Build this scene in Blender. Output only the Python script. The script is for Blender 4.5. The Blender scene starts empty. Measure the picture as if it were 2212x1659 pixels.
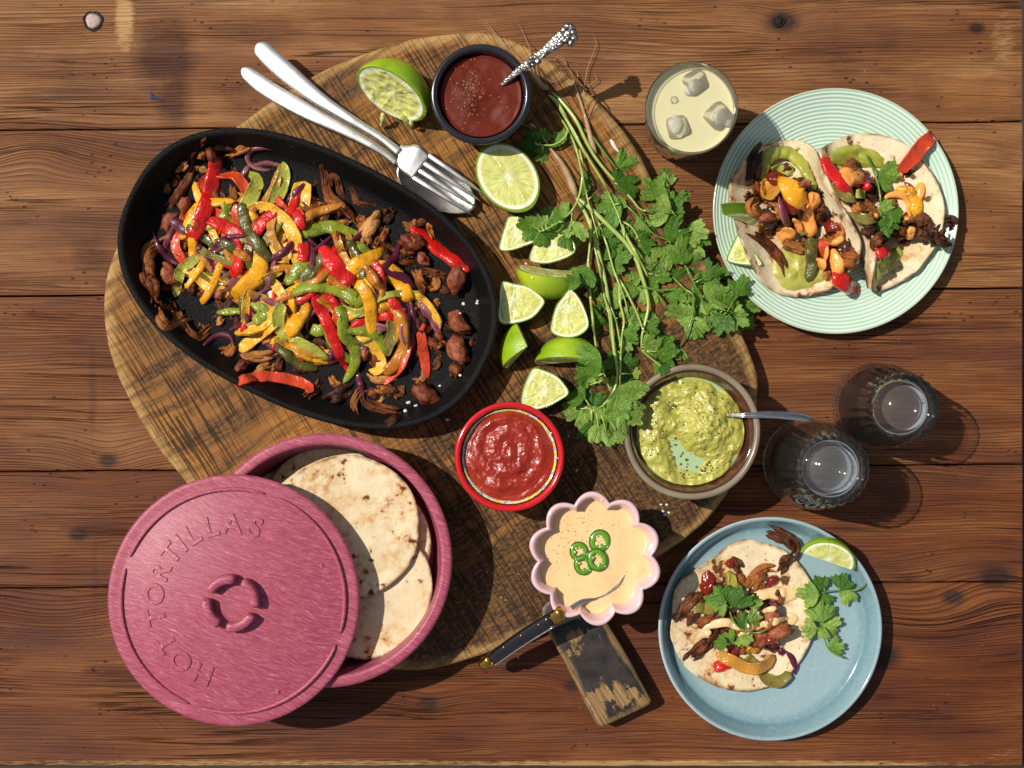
import bpy, bmesh, math, random
import numpy as np
from mathutils import Vector, Matrix, Euler, noise as mn

random.seed(7)
SC = bpy.context.scene
COL = SC.collection

# ---------------------------------------------------------------- camera, world, sun, exposure
H = 1.12                       # camera height above the table top (metres)
S = 0.00038                    # metres on the table top per unit of the layout grid
CX, CY = 1106.0, 829.5
cam = bpy.data.cameras.new("camera")
cam.sensor_width = 36.0
cam.lens = 36.0 * H / (2212 * S)
cam.clip_start, cam.clip_end = 0.01, 50
camo = bpy.data.objects.new("camera", cam)
camo.location = (0, 0, H)
COL.objects.link(camo)
SC.camera = camo
SUN_EL = math.radians(53)
SUN_DIR = Vector((1.0, -0.40, 0)).normalized()      # where the light travels, seen from above
w = bpy.data.worlds.new("World")
SC.world = w
w.use_nodes = True
wn = w.node_tree
sky = wn.nodes.new("ShaderNodeTexSky")
sky.sky_type = 'NISHITA'
sky.sun_disc = False
sky.sun_elevation = SUN_EL
sky.sun_rotation = math.atan2(-SUN_DIR.x, -SUN_DIR.y)
hs = wn.nodes.new('ShaderNodeHueSaturation')          # a hazy, pale sky: neutral fill light
hs.inputs['Saturation'].default_value = 0.45
wn.links.new(sky.outputs[0], hs.inputs['Color'])
wn.links.new(hs.outputs[0], wn.nodes['Background'].inputs[0])
wn.nodes['Background'].inputs[1].default_value = 0.085
sun = bpy.data.lights.new("sun", 'SUN')
sun.energy = 4.6
sun.angle = math.radians(0.6)
sun.color = (1.0, 0.93, 0.80)
suno = bpy.data.objects.new("sun", sun)
dv = Vector((SUN_DIR.x * math.cos(SUN_EL), SUN_DIR.y * math.cos(SUN_EL), -math.sin(SUN_EL)))
suno.rotation_euler = dv.to_track_quat('-Z', 'Y').to_euler()
suno.location = -dv * 3
COL.objects.link(suno)
SC.view_settings.view_transform = 'Standard'
SC.view_settings.look = 'None'
SC.view_settings.exposure = 0.0
SC.view_settings.gamma = 1.0
SC.cycles.use_denoising = True
SC.cycles.max_bounces = 10
SC.cycles.transparent_max_bounces = 48
SC.cycles.transmission_bounces = 10
SC.cycles.sample_clamp_indirect = 4.0

# ---------------------------------------------------------------- layout grid -> table
CR = {0: (0, 0, 1), 1: (241.5, 254.3, .22983), 2: (635.6, 254.3, .2299), 3: (241.5, 572.1, .22225), 4: (635.6, 572.1, .22219),
      5: (495.8, 50.85, .2605), 6: (1017, 254.25, .30647), 7: (1017, 572.07, .30647), 8: (1525.5, 152.55, .35248),
      9: (216.1, 915.3, .40622), 10: (953.4, 851.75, .44456), 11: (1398.4, 1093.3, .31426), 12: (1589.1, 737.3, .24518),
      17: (1118.7, 1042.4, .19924), 18: (1029.7, 25.4, .27011), 19: (1004.3, 1106, .29119)}


def C(n, pts):
    ox, oy, s = CR[n]
    return [(ox + p[0] * s, oy + p[1] * s) + tuple(p[2:]) for p in pts]


def W(px, py, z=0.0):
    k = S * (H - z) / H
    return Vector(((px - CX) * k, -(py - CY) * k, z))


# ---------------------------------------------------------------- node helpers
class G:
    def __init__(s, name, **bs):
        s.m = bpy.data.materials.new(name)
        s.m.use_nodes = True
        s.t = s.m.node_tree
        s.b = s.t.nodes['Principled BSDF']
        s.out = s.t.nodes['Material Output']
        s.set(**bs)

    def set(s, **bs):
        al = dict(col='Base Color', rough='Roughness', metal='Metallic', spec='Specular IOR Level', trans='Transmission Weight',
                  ior='IOR', coat='Coat Weight', coatr='Coat Roughness', sss='Subsurface Weight', sssr='Subsurface Radius', ssss='Subsurface Scale',
                  normal='Normal', aniso='Anisotropic', sheen='Sheen Weight')
        for k, v in bs.items():
            s.put(s.b.inputs[al[k]], v)

    def put(s, sock, v):
        if isinstance(v, bpy.types.NodeSocket):
            s.t.links.new(v, sock)
        elif isinstance(v, (tuple, list)) and len(v) == 3 and sock.type == 'RGBA':
            sock.default_value = (*v, 1)
        else:
            sock.default_value = v

    def n(s, ty, ins=None, **pr):
        nd = s.t.nodes.new('ShaderNode' + ty)
        for k, v in pr.items():
            setattr(nd, k, v)
        for k, v in (ins or {}).items():
            s.put(nd.inputs[k], v)
        return nd

    def obj(s):
        return s.n('TexCoord').outputs['Object']

    def attr(s, name):
        return s.n('Attribute', attribute_name=name).outputs['Fac']

    def math(s, op, a, b=0.0, c=None):
        nd = s.n('Math', {0: a, 1: b}, operation=op)
        if c is not None:
            s.put(nd.inputs[2], c)
        return nd.outputs[0]

    def mul(s, a, b): return s.math('MULTIPLY', a, b)
    def add(s, a, b): return s.math('ADD', a, b)
    def sub(s, a, b): return s.math('SUBTRACT', a, b)

    def sep(s, v):
        nd = s.n('SeparateXYZ', {0: v})
        return nd.outputs[0], nd.outputs[1], nd.outputs[2]

    def comb(s, x, y, z=0.0):
        return s.n('CombineXYZ', {0: x, 1: y, 2: z}).outputs[0]

    def map(s, v, scale=(1, 1, 1), rot=(0, 0, 0), loc=(0, 0, 0)):
        return s.n('Mapping', {'Vector': v, 'Scale': scale, 'Rotation': rot, 'Location': loc}).outputs[0]

    def rnd(s):
        return s.n('ObjectInfo').outputs['Random']

    def jit(s, v, k=7.0):
        r = s.mul(s.rnd(), k)
        return s.n('VectorMath', {0: v, 1: s.comb(r, r, r)}, operation='ADD').outputs[0]

    def noise(s, v, scale=5., det=2., rough=.5, dist=0.0):
        return s.n('TexNoise', {'Vector': v, 'Scale': scale, 'Detail': det, 'Roughness': rough, 'Distortion': dist}).outputs[0]

    def vor(s, v, scale=5., feat='F1', out='Distance', rand=1.0):
        return s.n('TexVoronoi', {'Vector': v, 'Scale': scale, 'Randomness': rand}, feature=feat).outputs[out]

    def ramp(s, f, st, interp='LINEAR'):
        nd = s.n('ValToRGB', {0: f})
        cr = nd.color_ramp
        cr.interpolation = interp
        while len(cr.elements) < len(st):
            cr.elements.new(0.5)
        for e, (p, c) in zip(cr.elements, st):
            e.position = p
            e.color = (c, c, c, 1) if isinstance(c, (int, float)) else (*c, 1)
        return nd.outputs[0]

    def mix(s, f, a, b, bt='MIX'):
        nd = s.n('Mix', data_type='RGBA', blend_type=bt)
        s.put(nd.inputs[0], f)
        s.put(nd.inputs[6], a)
        s.put(nd.inputs[7], b)
        return nd.outputs[2]

    def bump(s, h, st=.5, d=.001):
        return s.n('Bump', {'Height': h, 'Strength': st, 'Distance': d}).outputs[0]


def P(px, py):
    v = W(px, py)
    return v.x, v.y


# ---------------------------------------------------------------- materials
def near(g, x, y, px, py, rx, ry):
    """1 at a spot on the wood, falling to 0 at its rim (rx, ry in metres)."""
    wx, wy = P(px, py)
    dx = g.mul(g.sub(x, wx), 1 / rx)
    dy = g.mul(g.sub(y, wy), 1 / ry)
    d = g.add(g.mul(dx, dx), g.mul(dy, dy))
    return g.math('POWER', 2.718, g.mul(d, -1.0)), g.math('SQRT', d)


def mat_table():
    g = G('table_wood')
    co = g.obj()
    x, y, z = g.sep(co)
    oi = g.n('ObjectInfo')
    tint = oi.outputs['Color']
    r = g.mul(oi.outputs['Random'], 13.0)
    yy = g.add(y, r)
    warp = g.noise(g.comb(g.mul(x, 2.2), g.mul(yy, 7.0)), 1.0, 2.0)
    y1 = g.add(yy, g.mul(g.sub(warp, .5), .014))
    warp2 = g.noise(g.comb(g.mul(x, 9.0), g.mul(yy, 25.0)), 1.0, 2.0)
    y1 = g.add(y1, g.mul(g.sub(warp2, .5), .0022))
    knots = [(233, 995, .032, .026, .016), (2140, 1240, .05, .03, -.02), (2020, 1345, .06, .028, .02), (75, 330, .035, .02, -.016),
             (330, 345, .05, .018, .016), (925, 1518, .025, .012, .008), (2090, 300, .07, .02, -.018), (1240, 1480, .02, .012, .01), (110, 1330, .05, .02, .014),
             (1690, 46, .02, .012, .01), (2180, 1010, .05, .02, .012), (1245, 40, .06, .012, -.008)]
    dark = None
    for (kx, ky, rx, ry, am) in knots:
        e, d = near(g, x, y, kx, ky, rx, ry)
        wy = P(kx, ky)[1]
        y1 = g.add(y1, g.mul(e, am * .62))
    for (kx, ky, rr) in [(233, 995, .006), (2150, 1245, .011), (2060, 1290, .007), (925, 1518, .006), (1238, 1481, .006), (1690, 46, .010), (170, 1155, .006), (2110, 60, .005), (1905, 1420, .012)]:
        e, d = near(g, x, y, kx, ky, rr * 1.5, rr)
        dark = e if dark is None else g.math('MAXIMUM', dark, e)
    # softwood rings: each darkens slowly and ends sharply
    wob = g.noise(g.comb(g.mul(x, 5.), g.mul(y1, 60.)), 1.0, 2.)
    ring = g.math('FRACT', g.add(g.mul(y1, 1 / .0027), g.mul(wob, 5.5)))
    ring = g.ramp(ring, [(.0, .55), (.10, .0), (.55, .25), (.88, 1.0), (1.0, .8)])
    amp = g.ramp(g.noise(g.comb(g.mul(x, 4.), g.mul(yy, 22.)), 1.0, 3.), [(.34, .12), (.64, 1.0)])
    fine = g.noise(g.comb(g.mul(x, 22.), g.mul(y1, 1100.)), 1.0, 3., .65)
    tone = g.noise(g.comb(g.mul(x, 5.), g.mul(yy, 14.)), 1.0, 5., .6)
    broad = g.noise(g.comb(g.mul(x, 3.), g.mul(y1, 45.)), 1.0, 3., .6)
    base = g.ramp(g.add(g.mul(tone, .55), g.mul(broad, .45)), [(.33, (.105, .034, .013)), (.49, (.245, .098, .031)), (.65, (.40, .205, .078))])
    base = g.mix(g.ramp(fine, [(.36, .60), (.56, 0.0)]), base, (.085, .030, .013))
    lines = g.mul(ring, amp)
    colr = g.mix(g.mul(lines, .66), base, (.070, .025, .014))
    # checks: thin cracks that follow the grain
    cn = g.noise(g.comb(g.mul(x, 1.6), g.mul(y1, 75.)), 1.0, 3., .55)
    crack = g.ramp(g.math('ABSOLUTE', g.sub(cn, .5)), [(.0, 1.0), (.006, .75), (.014, 0.0)])
    crack = g.mul(crack, g.ramp(g.noise(g.comb(g.mul(x, 6.), g.mul(yy, 18.)), 1.0, 3.), [(.46, 0.0), (.60, 1.0)]))
    colr = g.mix(g.mul(crack, .85), colr, (.022, .010, .008))
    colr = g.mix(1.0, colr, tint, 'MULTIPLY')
    # stains that belong to the wood
    st = None
    for (sx, sy, rx, ry, a) in [(355, 120, .028, .035, 1.0), (375, 215, .018, .03, .9), (560, 70, .06, .02, .55), (520, 200, .03, .03, .5), (195, 545, .022, .02, .6),
                                (200, 850, .006, .08, .45), (205, 1250, .005, .1, .4), (300, 1250, .03, .02, .4), (1920, 100, .03, .014, .4), (2010, 200, .04, .016, .35),
                                (1840, 1420, .04, .02, .5), (2000, 1560, .07, .02, .4), (960, 1600, .04, .014, .45), (1180, 1560, .05, .02, .35), (1700, 930, .04, .03, .35),
                                (130, 1230, .03, .03, .35), (310, 1460, .05, .03, .3), (2080, 760, .05, .02, .4), (800, 1530, .05, .02, .3), (2150, 330, .04, .015, .5)]:
        e, d = near(g, x, y, sx, sy, rx, ry)
        e = g.mul(e, a)
        st = e if st is None else g.math('MAXIMUM', st, e)
    sn = g.noise(co, 60., 4., .65)
    sn2 = g.noise(g.comb(g.mul(x, 40.), g.mul(y1, 130.)), 1.0, 4., .65)
    st = g.ramp(g.mul(st, g.add(.1, g.add(g.mul(sn, .7), g.mul(sn2, .7)))), [(.22, 0.0), (.60, 1.0)])
    colr = g.mix(g.mul(st, .92), colr, (.34, .27, .33), 'MULTIPLY')
    blot = g.ramp(g.noise(g.comb(g.mul(x, 9.), g.mul(yy, 20.)), 1.0, 4., .6), [(.46, 0.0), (.68, 1.0)])
    colr = g.mix(g.mul(blot, .55), colr, (.062, .022, .018))
    colr = g.mix(g.ramp(dark, [(.2, 0.0), (.75, .9)]), colr, (.028, .013, .010))
    # worn pale scrapes: fresh wood at the chafed band and along the front edge
    wx0, wy0 = P(268, 70)
    e1, d1 = near(g, x, y, 270, 40, .011, .035)
    e2, d2 = near(g, x, y, 600, 1650, .45, .006)
    e3, d3 = near(g, x, y, 2170, 90, .022, .05)
    e4, d4 = near(g, x, y, 2170, 1630, .06, .02)
    e5, d5 = near(g, x, y, 1500, 1652, .3, .005)
    pale = g.math('MAXIMUM', g.math('MAXIMUM', e1, g.mul(e2, .72)), g.math('MAXIMUM', g.mul(e3, .6), g.math('MAXIMUM', g.mul(e4, .5), e5)))
    pn = g.noise(g.comb(g.mul(x, 90.), g.mul(y1, 500.)), 1.0, 3., .6)
    pale = g.ramp(g.mul(pale, g.add(pn, .35)), [(.42, 0.0), (.66, 1.0)])
    colr = g.mix(g.mul(pale, .75), colr, (.50, .30, .13))
    # scratches and pin holes
    sc = g.vor(g.comb(g.mul(g.add(x, g.mul(y, .25)), 16.), g.mul(g.add(y, g.mul(x, .3)), 16.)), 1.0, 'DISTANCE_TO_EDGE')
    scr = g.mul(g.ramp(sc, [(.0, 1.0), (.006, 0.0)]), g.ramp(g.noise(co, 9., 2.), [(.63, 0.0), (.70, .30)]))
    colr = g.mix(scr, colr, (.035, .015, .010))
    pin = g.mul(g.ramp(g.vor(g.comb(g.mul(x, 90.), g.mul(y, 210.)), 1.0), [(.10, 1.0), (.18, 0.0)]), g.ramp(g.noise(co, 25., 2.), [(.54, 0.0), (.62, .8)]))
    colr = g.mix(pin, colr, (.03, .012, .010))
    dust = g.mul(g.ramp(g.vor(co, 190.), [(.05, 1.0), (.09, 0.0)]), g.ramp(g.noise(co, 40., 2.), [(.62, 0.0), (.68, .7)]))
    colr = g.mix(dust, colr, (.55, .45, .36))
    hgt = g.sub(g.add(g.mul(fine, .35), g.mul(pale, .8)), g.add(g.mul(lines, .8), g.add(g.mul(crack, 1.6), g.add(pin, scr))))
    g.set(col=colr, rough=g.add(.42, g.mul(fine, .3)), spec=.20, normal=g.bump(hgt, .85, .0012))
    return g.m


def mat_board(name='board_wood', rot=-32., dk=0.0):
    g = G(name)
    co = g.obj()
    p = g.map(co, rot=(0, 0, math.radians(rot)))
    x, y, z = g.sep(p)
    wv = g.noise(co, 6., 2.)
    y1 = g.add(y, g.mul(g.sub(wv, .5), .03))
    bands = g.noise(g.comb(g.mul(x, 9.), g.mul(y1, 95.)), 1.0, 3., .62)
    fine = g.noise(g.comb(g.mul(x, 40.), g.mul(y1, 900.)), 1.0, 3., .6)
    cross = g.noise(g.comb(g.mul(x, 480.), g.mul(y1, 16.)), 1.0, 2., .5)
    big = g.noise(co, 13., 3., .6)
    ox, oy, oz = g.sep(co)
    base = g.ramp(fine, [(.3, (.18, .072, .016)), (.55, (.34, .150, .035)), (.75, (.46, .225, .060))])
    base = g.mix(g.ramp(big, [(.35, 0.0), (.65, .75)]), base, (.215, .095, .030))
    # soot and old dirt worked into the grain; painted shade darkens the handle side
    sl = g.ramp(g.add(g.mul(ox, 1.05), g.mul(oy, -.95)), [(-.02, 0.05), (.24, .55)])
    drt_shade = g.add(g.add(bands, g.mul(g.sub(big, .5), .35)), g.add(g.mul(sl, .42), dk))
    drt_shade = g.ramp(drt_shade, [(.47, 0.0), (.57, .5), (.70, .95)])
    spk = g.noise(g.comb(g.mul(x, 220.), g.mul(y1, 420.)), 1.0, 3., .6)
    drt_shade = g.mul(drt_shade, g.ramp(spk, [(.33, .35), (.6, 1.0)]))
    colr = g.mix(drt_shade, base, (.030, .022, .016))
    ck = g.mul(g.ramp(cross, [(.40, 1.0), (.48, 0.0)]), g.ramp(g.noise(co, 22., 3.), [(.34, .25), (.56, .9)]))
    colr = g.mix(ck, colr, (.035, .020, .012))
    cut = g.vor(g.map(co, rot=(0, 0, .5), scale=(30, 11, 1)), 1.0, 'DISTANCE_TO_EDGE')
    cut = g.mul(g.ramp(cut, [(0, 1.0), (.010, 0.0)]), g.ramp(g.noise(co, 17., 2.), [(.58, 0.0), (.68, .4)]))
    colr = g.mix(cut, colr, (.05, .03, .018))
    rim = g.attr('rim')
    rn = g.noise(co, 120., 3.)
    rimf = g.ramp(g.mul(rim, g.add(.45, rn)), [(.35, 0.0), (.7, .85)])
    colr = g.mix(rimf, colr, g.mix(g.ramp(bands, [(.45, 0.0), (.62, 1.0)]), (.42, .26, .10), (.20, .10, .035)))
    hgt = g.sub(g.add(g.mul(fine, .5), g.mul(bands, .6)), g.add(g.mul(ck, .9), g.mul(cut, .8)))
    g.set(col=colr, rough=.6, spec=.15, normal=g.bump(hgt, .9, .0012))
    return g.m


def mat_handle():
    g = G('handle_wood')
    co = g.obj()
    p = g.map(co, rot=(0, 0, math.radians(58)))
    x, y, z = g.sep(p)
    wear = g.noise(g.comb(g.mul(x, 34.), g.mul(y, 60.)), 1.0, 5., .68)
    wear2 = g.noise(co, 22., 3., .6)
    wr = g.ramp(g.add(g.mul(wear, .6), g.mul(wear2, .5)), [(.605, 0.0), (.63, 1.0)])
    grain = g.noise(g.comb(g.mul(x, 30.), g.mul(y, 700.)), 1.0, 3., .6)
    wood = g.ramp(grain, [(.3, (.10, .055, .022)), (.55, (.25, .15, .06)), (.75, (.40, .27, .13))])
    rim = g.attr('rim')
    rimf = g.ramp(g.mul(rim, g.add(.4, wear)), [(.5, 0.0), (.75, .9)])
    paint = g.ramp(g.noise(co, 90., 3.), [(.35, (.012, .010, .010)), (.7, (.040, .032, .028))])
    colr = g.mix(g.math('MAXIMUM', wr, rimf), paint, wood)
    g.set(col=colr, rough=.5, spec=.35, normal=g.bump(g.add(g.mul(grain, .3), g.mul(wr, -.8)), .8, .001))
    return g.m


def mat_iron():
    g = G('cast_iron')
    co = g.obj()
    a = g.noise(co, 900., 3., .6)
    b = g.noise(co, 18., 3.)
    g.set(col=g.ramp(b, [(.3, (.004, .004, .0045)), (.7, (.009, .0085, .009))]), rough=g.ramp(b, [(.3, .26), (.7, .40)]), spec=.10, normal=g.bump(a, .9, .0010))
    return g.m


def mat_metal(name, c=(.80, .785, .76), rough=.36, scr=True):
    g = G(name, metal=1.0)
    co = g.obj()
    a = g.noise(co, 260., 4., .7)
    b = g.noise(co, 1500., 2., .6)
    g.set(col=g.mix(g.ramp(a, [(.35, .0), (.7, .45)]), c, tuple(v * .75 for v in c)), rough=g.add(rough, g.mul(g.sub(a, .5), .25)), normal=g.bump(b, .12, .0004))
    return g.m


def mat_ornate():
    g = G('engraved_silver', metal=1.0)
    co = g.obj()
    a = g.vor(co, 620., 'SMOOTH_F1')
    h = g.ramp(a, [(.05, 1.0), (.7, 0.0)])
    g.set(col=g.mix(h, (.13, .12, .11), (.52, .49, .46)), rough=.34, normal=g.bump(h, .5, .0008))
    return g.m


def mat_glaze(name, c, c2=None, rough=.12, coat=.6, sp=None):
    g = G(name)
    co = g.obj()
    a = g.noise(co, 20., 3.)
    col = g.mix(g.ramp(a, [(.35, 0.0), (.7, 1.0)]), c, c2 or tuple(v * .92 for v in c))
    if sp:
        s = g.ramp(g.vor(co, 420.), [(.10, 1.0), (.2, 0.0)])
        s = g.mul(s, g.ramp(g.noise(co, 90., 2.), [(.5, 0.0), (.6, .9)]))
        col = g.mix(s, col, sp)
    g.set(col=col, rough=rough, coat=coat, coatr=.06, normal=g.bump(g.noise(co, 55., 2.), .06, .001))
    return g.m


def mat_mint():
    g = G('mint_glaze')
    co = g.obj()
    r = g.attr('rad')          # radius in millimetres
    ph = g.math('SINE', g.mul(r, 2 * math.pi / 3.0))
    nn = g.noise(co, 35., 3.)
    f = g.ramp(g.add(g.mul(ph, .5), g.add(g.mul(nn, .7), .15)), [(.2, 0.0), (.9, 1.0)])
    colr = g.mix(f, (.36, .55, .44), (.62, .71, .61))
    e = g.ramp(r, [(.0, 0.0), (1.0, 0.0)])
    rimw = g.math('GREATER_THAN', r, 98.3)
    colr = g.mix(g.mul(rimw, .6), colr, (.52, .50, .36))
    sp = g.mul(g.ramp(g.vor(co, 300.), [(.05, 1.0), (.09, 0.0)]), g.ramp(g.noise(co, 60., 1.), [(.6, 0.0), (.66, .6)]))
    colr = g.mix(sp, colr, (.16, .20, .15))
    g.set(col=colr, rough=.16, coat=.5, coatr=.08)
    return g.m


def mat_crackle():
    g = G('blue_crackle_glaze')
    co = g.obj()
    r = g.attr('rad')
    wv = g.n('VectorMath', {0: co, 1: g.n('VectorMath', {0: g.n('TexNoise', {'Vector': co, 'Scale': 40.}).outputs[1], 3: .012}, operation='SCALE').outputs[0]}, operation='ADD').outputs[0]
    c1 = g.vor(wv, 135., 'DISTANCE_TO_EDGE')
    c2 = g.vor(wv, 300., 'DISTANCE_TO_EDGE')
    ln = g.math('MAXIMUM', g.ramp(c1, [(.0, 1.0), (.03, 0.0)]), g.mul(g.ramp(c2, [(.0, .7), (.035, 0.0)]), g.ramp(g.noise(co, 14., 2.), [(.45, 0.0), (.55, 1.0)])))
    b = g.noise(co, 12., 3.)
    colr = g.mix(g.ramp(b, [(.35, 0.0), (.7, 1.0)]), (.235, .350, .390), (.262, .380, .420))
    # glaze pool and painted wall shading at base; thins to white on the rim
    pool = g.ramp(g.math('ABSOLUTE', g.sub(r, 81.)), [(0.0, .75), (1.0, 0.0)])
    pool = g.ramp(g.mul(g.math('ABSOLUTE', g.sub(r, 81.)), 1 / 9.), [(0.0, .8), (1.0, 0.0)])
    colr = g.mix(pool, colr, (.10, .205, .255))
    rimw = g.ramp(g.mul(g.sub(r, 88.6), 1 / 2.2), [(0.0, 0.0), (1.0, .85)])
    colr = g.mix(rimw, colr, (.62, .72, .76))
    colr = g.mix(g.mul(ln, .17), colr, (.62, .72, .74))
    g.set(col=colr, rough=.13, coat=.6, coatr=.05, normal=g.bump(g.noise(co, 30., 2.), .05, .001))
    return g.m


def mat_plastic():
    g = G('pink_fibre_plastic')
    co = g.obj()
    r = g.map(co, rot=(0, 0, .35))
    x, y, z = g.sep(r)
    nz = g.noise(co, 22., 2.)
    f1 = g.noise(g.comb(g.mul(x, 75.), g.add(g.mul(y, 950.), g.mul(nz, 14.)), g.mul(z, 500.)), 1.0, 3., .65)
    f2 = g.noise(g.comb(g.mul(x, 240.), g.add(g.mul(y, 1500.), g.mul(nz, 9.)), g.mul(z, 900.)), 1.0, 2., .6)
    f = g.add(g.mul(f1, .6), g.mul(f2, .4))
    colr = g.ramp(f, [(.32, (.22, .028, .062)), (.50, (.33, .066, .108)), (.60, (.43, .105, .165)), (.72, (.62, .29, .345))])
    g.set(col=colr, rough=.42, spec=.35, normal=g.bump(f, .4, .0007))
    return g.m


def mat_tortilla():
    g = G('tortilla')
    co = g.jit(g.obj(), 3.)
    a = g.noise(co, 30., 4., .6)
    b = g.noise(co, 110., 4., .65)
    big = g.noise(co, 16., 3., .55)
    base = g.ramp(a, [(.3, (.62, .50, .31)), (.6, (.72, .62, .43)), (.8, (.76, .68, .51))])
    toast = g.mul(g.ramp(big, [(.43, 0.0), (.57, 1.0)]), g.ramp(b, [(.42, .05), (.60, 1.0)]))
    base = g.mix(g.mul(toast, .80), base, (.50, .235, .060))
    sp = g.ramp(g.add(g.mul(g.noise(co, 55., 3., .6), .62), g.mul(b, .48)), [(.625, 0.0), (.665, .9)])
    base = g.mix(g.mul(sp, .5), base, (.36, .145, .035))
    sp2 = g.ramp(g.add(g.mul(g.noise(co, 55., 3., .6), .62), g.mul(b, .48)), [(.665, 0.0), (.70, 1.0)])
    base = g.mix(g.mul(sp2, .9), base, (.07, .022, .008))
    dots = g.mul(g.ramp(g.vor(co, 250.), [(.10, 1.0), (.22, 0.0)]), g.ramp(g.noise(co, 45., 2.), [(.52, 0.0), (.6, .75)]))
    base = g.mix(dots, base, (.30, .13, .04))
    e = g.attr('edge')
    em = g.mul(g.ramp(e, [(.95, 0.0), (.99, 1.0)]), g.ramp(g.noise(co, 75., 2.), [(.45, .12), (.62, .85)]))
    base = g.mix(em, base, (.14, .06, .022))
    fl = g.noise(co, 700., 2.)
    g.set(col=base, rough=.78, spec=.2, normal=g.bump(g.add(g.mul(a, 1.2), g.add(g.mul(b, .5), g.mul(fl, .12))), .6, .0022))
    return g.m


def mat_pepper(name, skin, flesh, deep):
    g = G(name)
    co = g.jit(g.obj())
    s = g.attr('s')
    n1 = g.noise(co, 160., 3., .6)
    n2 = g.noise(co, 60., 2.)
    f = g.ramp(g.add(g.mul(s, .5), g.add(.5, g.mul(g.sub(n1, .5), .25))), [(.42, 0.0), (.58, 1.0)])
    au_ = g.math('ABSOLUTE', g.attr('u'))
    f = g.mul(f, g.ramp(g.add(au_, g.mul(g.sub(n1, .5), .2)), [(.86, 1.0), (.97, .25)]))
    sk = g.mix(g.ramp(n2, [(.35, 0.0), (.7, .85)]), skin, deep)
    colr = g.mix(f, flesh, sk)
    ch = g.ramp(g.add(g.mul(g.noise(co, 70., 3.), .6), g.mul(n1, .4)), [(.56, 0.0), (.67, .65)])
    colr = g.mix(ch, colr, tuple(v * .28 for v in deep))
    pp = g.mul(g.ramp(g.vor(co, 330.), [(.10, 1.0), (.16, 0.0)]), g.ramp(g.noise(co, 120., 1.), [(.5, 0.0), (.58, .85)]))
    colr = g.mix(pp, colr, (.02, .012, .008))
    g.set(col=colr, rough=.26, spec=.35, coat=.55, coatr=.05, sss=.12, sssr=(.8, .35, .1), ssss=.003, normal=g.bump(g.add(n1, g.mul(g.noise(co, 420., 2.), .6)), .6, .0020))
    return g.m


def mat_onion():
    g = G('onion')
    co = g.jit(g.obj())
    v = g.attr('v')
    s = g.attr('s')
    n1 = g.noise(co, 90., 3.)
    n2 = g.noise(g.comb(g.mul(v, 2.), g.mul(g.attr('u'), 6.), g.mul(g.rnd(), 30.)), 1.0, 2.)
    f = g.add(g.mul(g.add(g.mul(s, .22), .1), 1.0), g.add(g.mul(n2, .75), g.mul(g.rnd(), .36)))
    f = g.sub(f, .12)
    colr = g.ramp(f, [(.24, (.50, .33, .22)), (.42, (.40, .20, .18)), (.56, (.22, .055, .075)), (.74, (.085, .010, .028))])
    ch = g.ramp(n1, [(.62, 0.0), (.74, .6)])
    colr = g.mix(ch, colr, (.05, .018, .012))
    g.set(col=colr, rough=.3, spec=.25, coat=.35, coatr=.06, sss=.15, sssr=(.6, .3, .2), ssss=.002, normal=g.bump(g.add(n1, g.noise(g.comb(g.mul(v, 3.), g.mul(g.attr('u'), 16.)), 1., 2.)), .3, .001))
    return g.m


def mat_mush(name='mushroom', lo=(.040, .010, .004), mid=(.225, .060, .013), hi=(.50, .185, .040)):
    g = G(name)
    co = g.jit(g.obj())
    v = g.attr('v')
    u = g.attr('u')
    rr = g.rnd()
    fib = g.noise(g.comb(g.mul(v, 3.0), g.mul(u, 9.), g.mul(rr, 40.)), 1.0, 3., .6)
    n1 = g.noise(co, 75., 4., .65)
    n2 = g.noise(co, 300., 3., .6)
    f = g.add(g.add(g.mul(n1, .60), g.mul(fib, .55)), g.sub(g.mul(rr, .34), .24))
    colr = g.ramp(f, [(.30, lo), (.50, mid), (.72, hi)])
    colr = g.mix(g.ramp(n2, [(.58, 0.0), (.7, .7)]), colr, tuple(c * .5 for c in lo))
    g.set(col=colr, rough=g.add(.22, g.mul(n2, .3)), spec=.28, normal=g.bump(g.add(n1, g.add(g.mul(n2, .35), g.mul(fib, .5))), .85, .0028))
    return g.m


def mat_bean():
    g = G('bean')
    co = g.jit(g.obj())
    n1 = g.noise(co, 90., 4., .65)
    n2 = g.noise(co, 420., 3., .65)
    colr = g.ramp(g.add(n1, g.sub(g.mul(g.rnd(), .3), .15)), [(.32, (.10, .020, .010)), (.5, (.25, .062, .028)), (.7, (.40, .145, .070))])
    colr = g.mix(g.ramp(n2, [(.6, 0.0), (.72, .7)]), colr, (.05, .014, .008))
    g.set(col=colr, rough=.42, spec=.25, normal=g.bump(g.add(n1, g.mul(n2, .6)), .8, .002))
    return g.m


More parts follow.
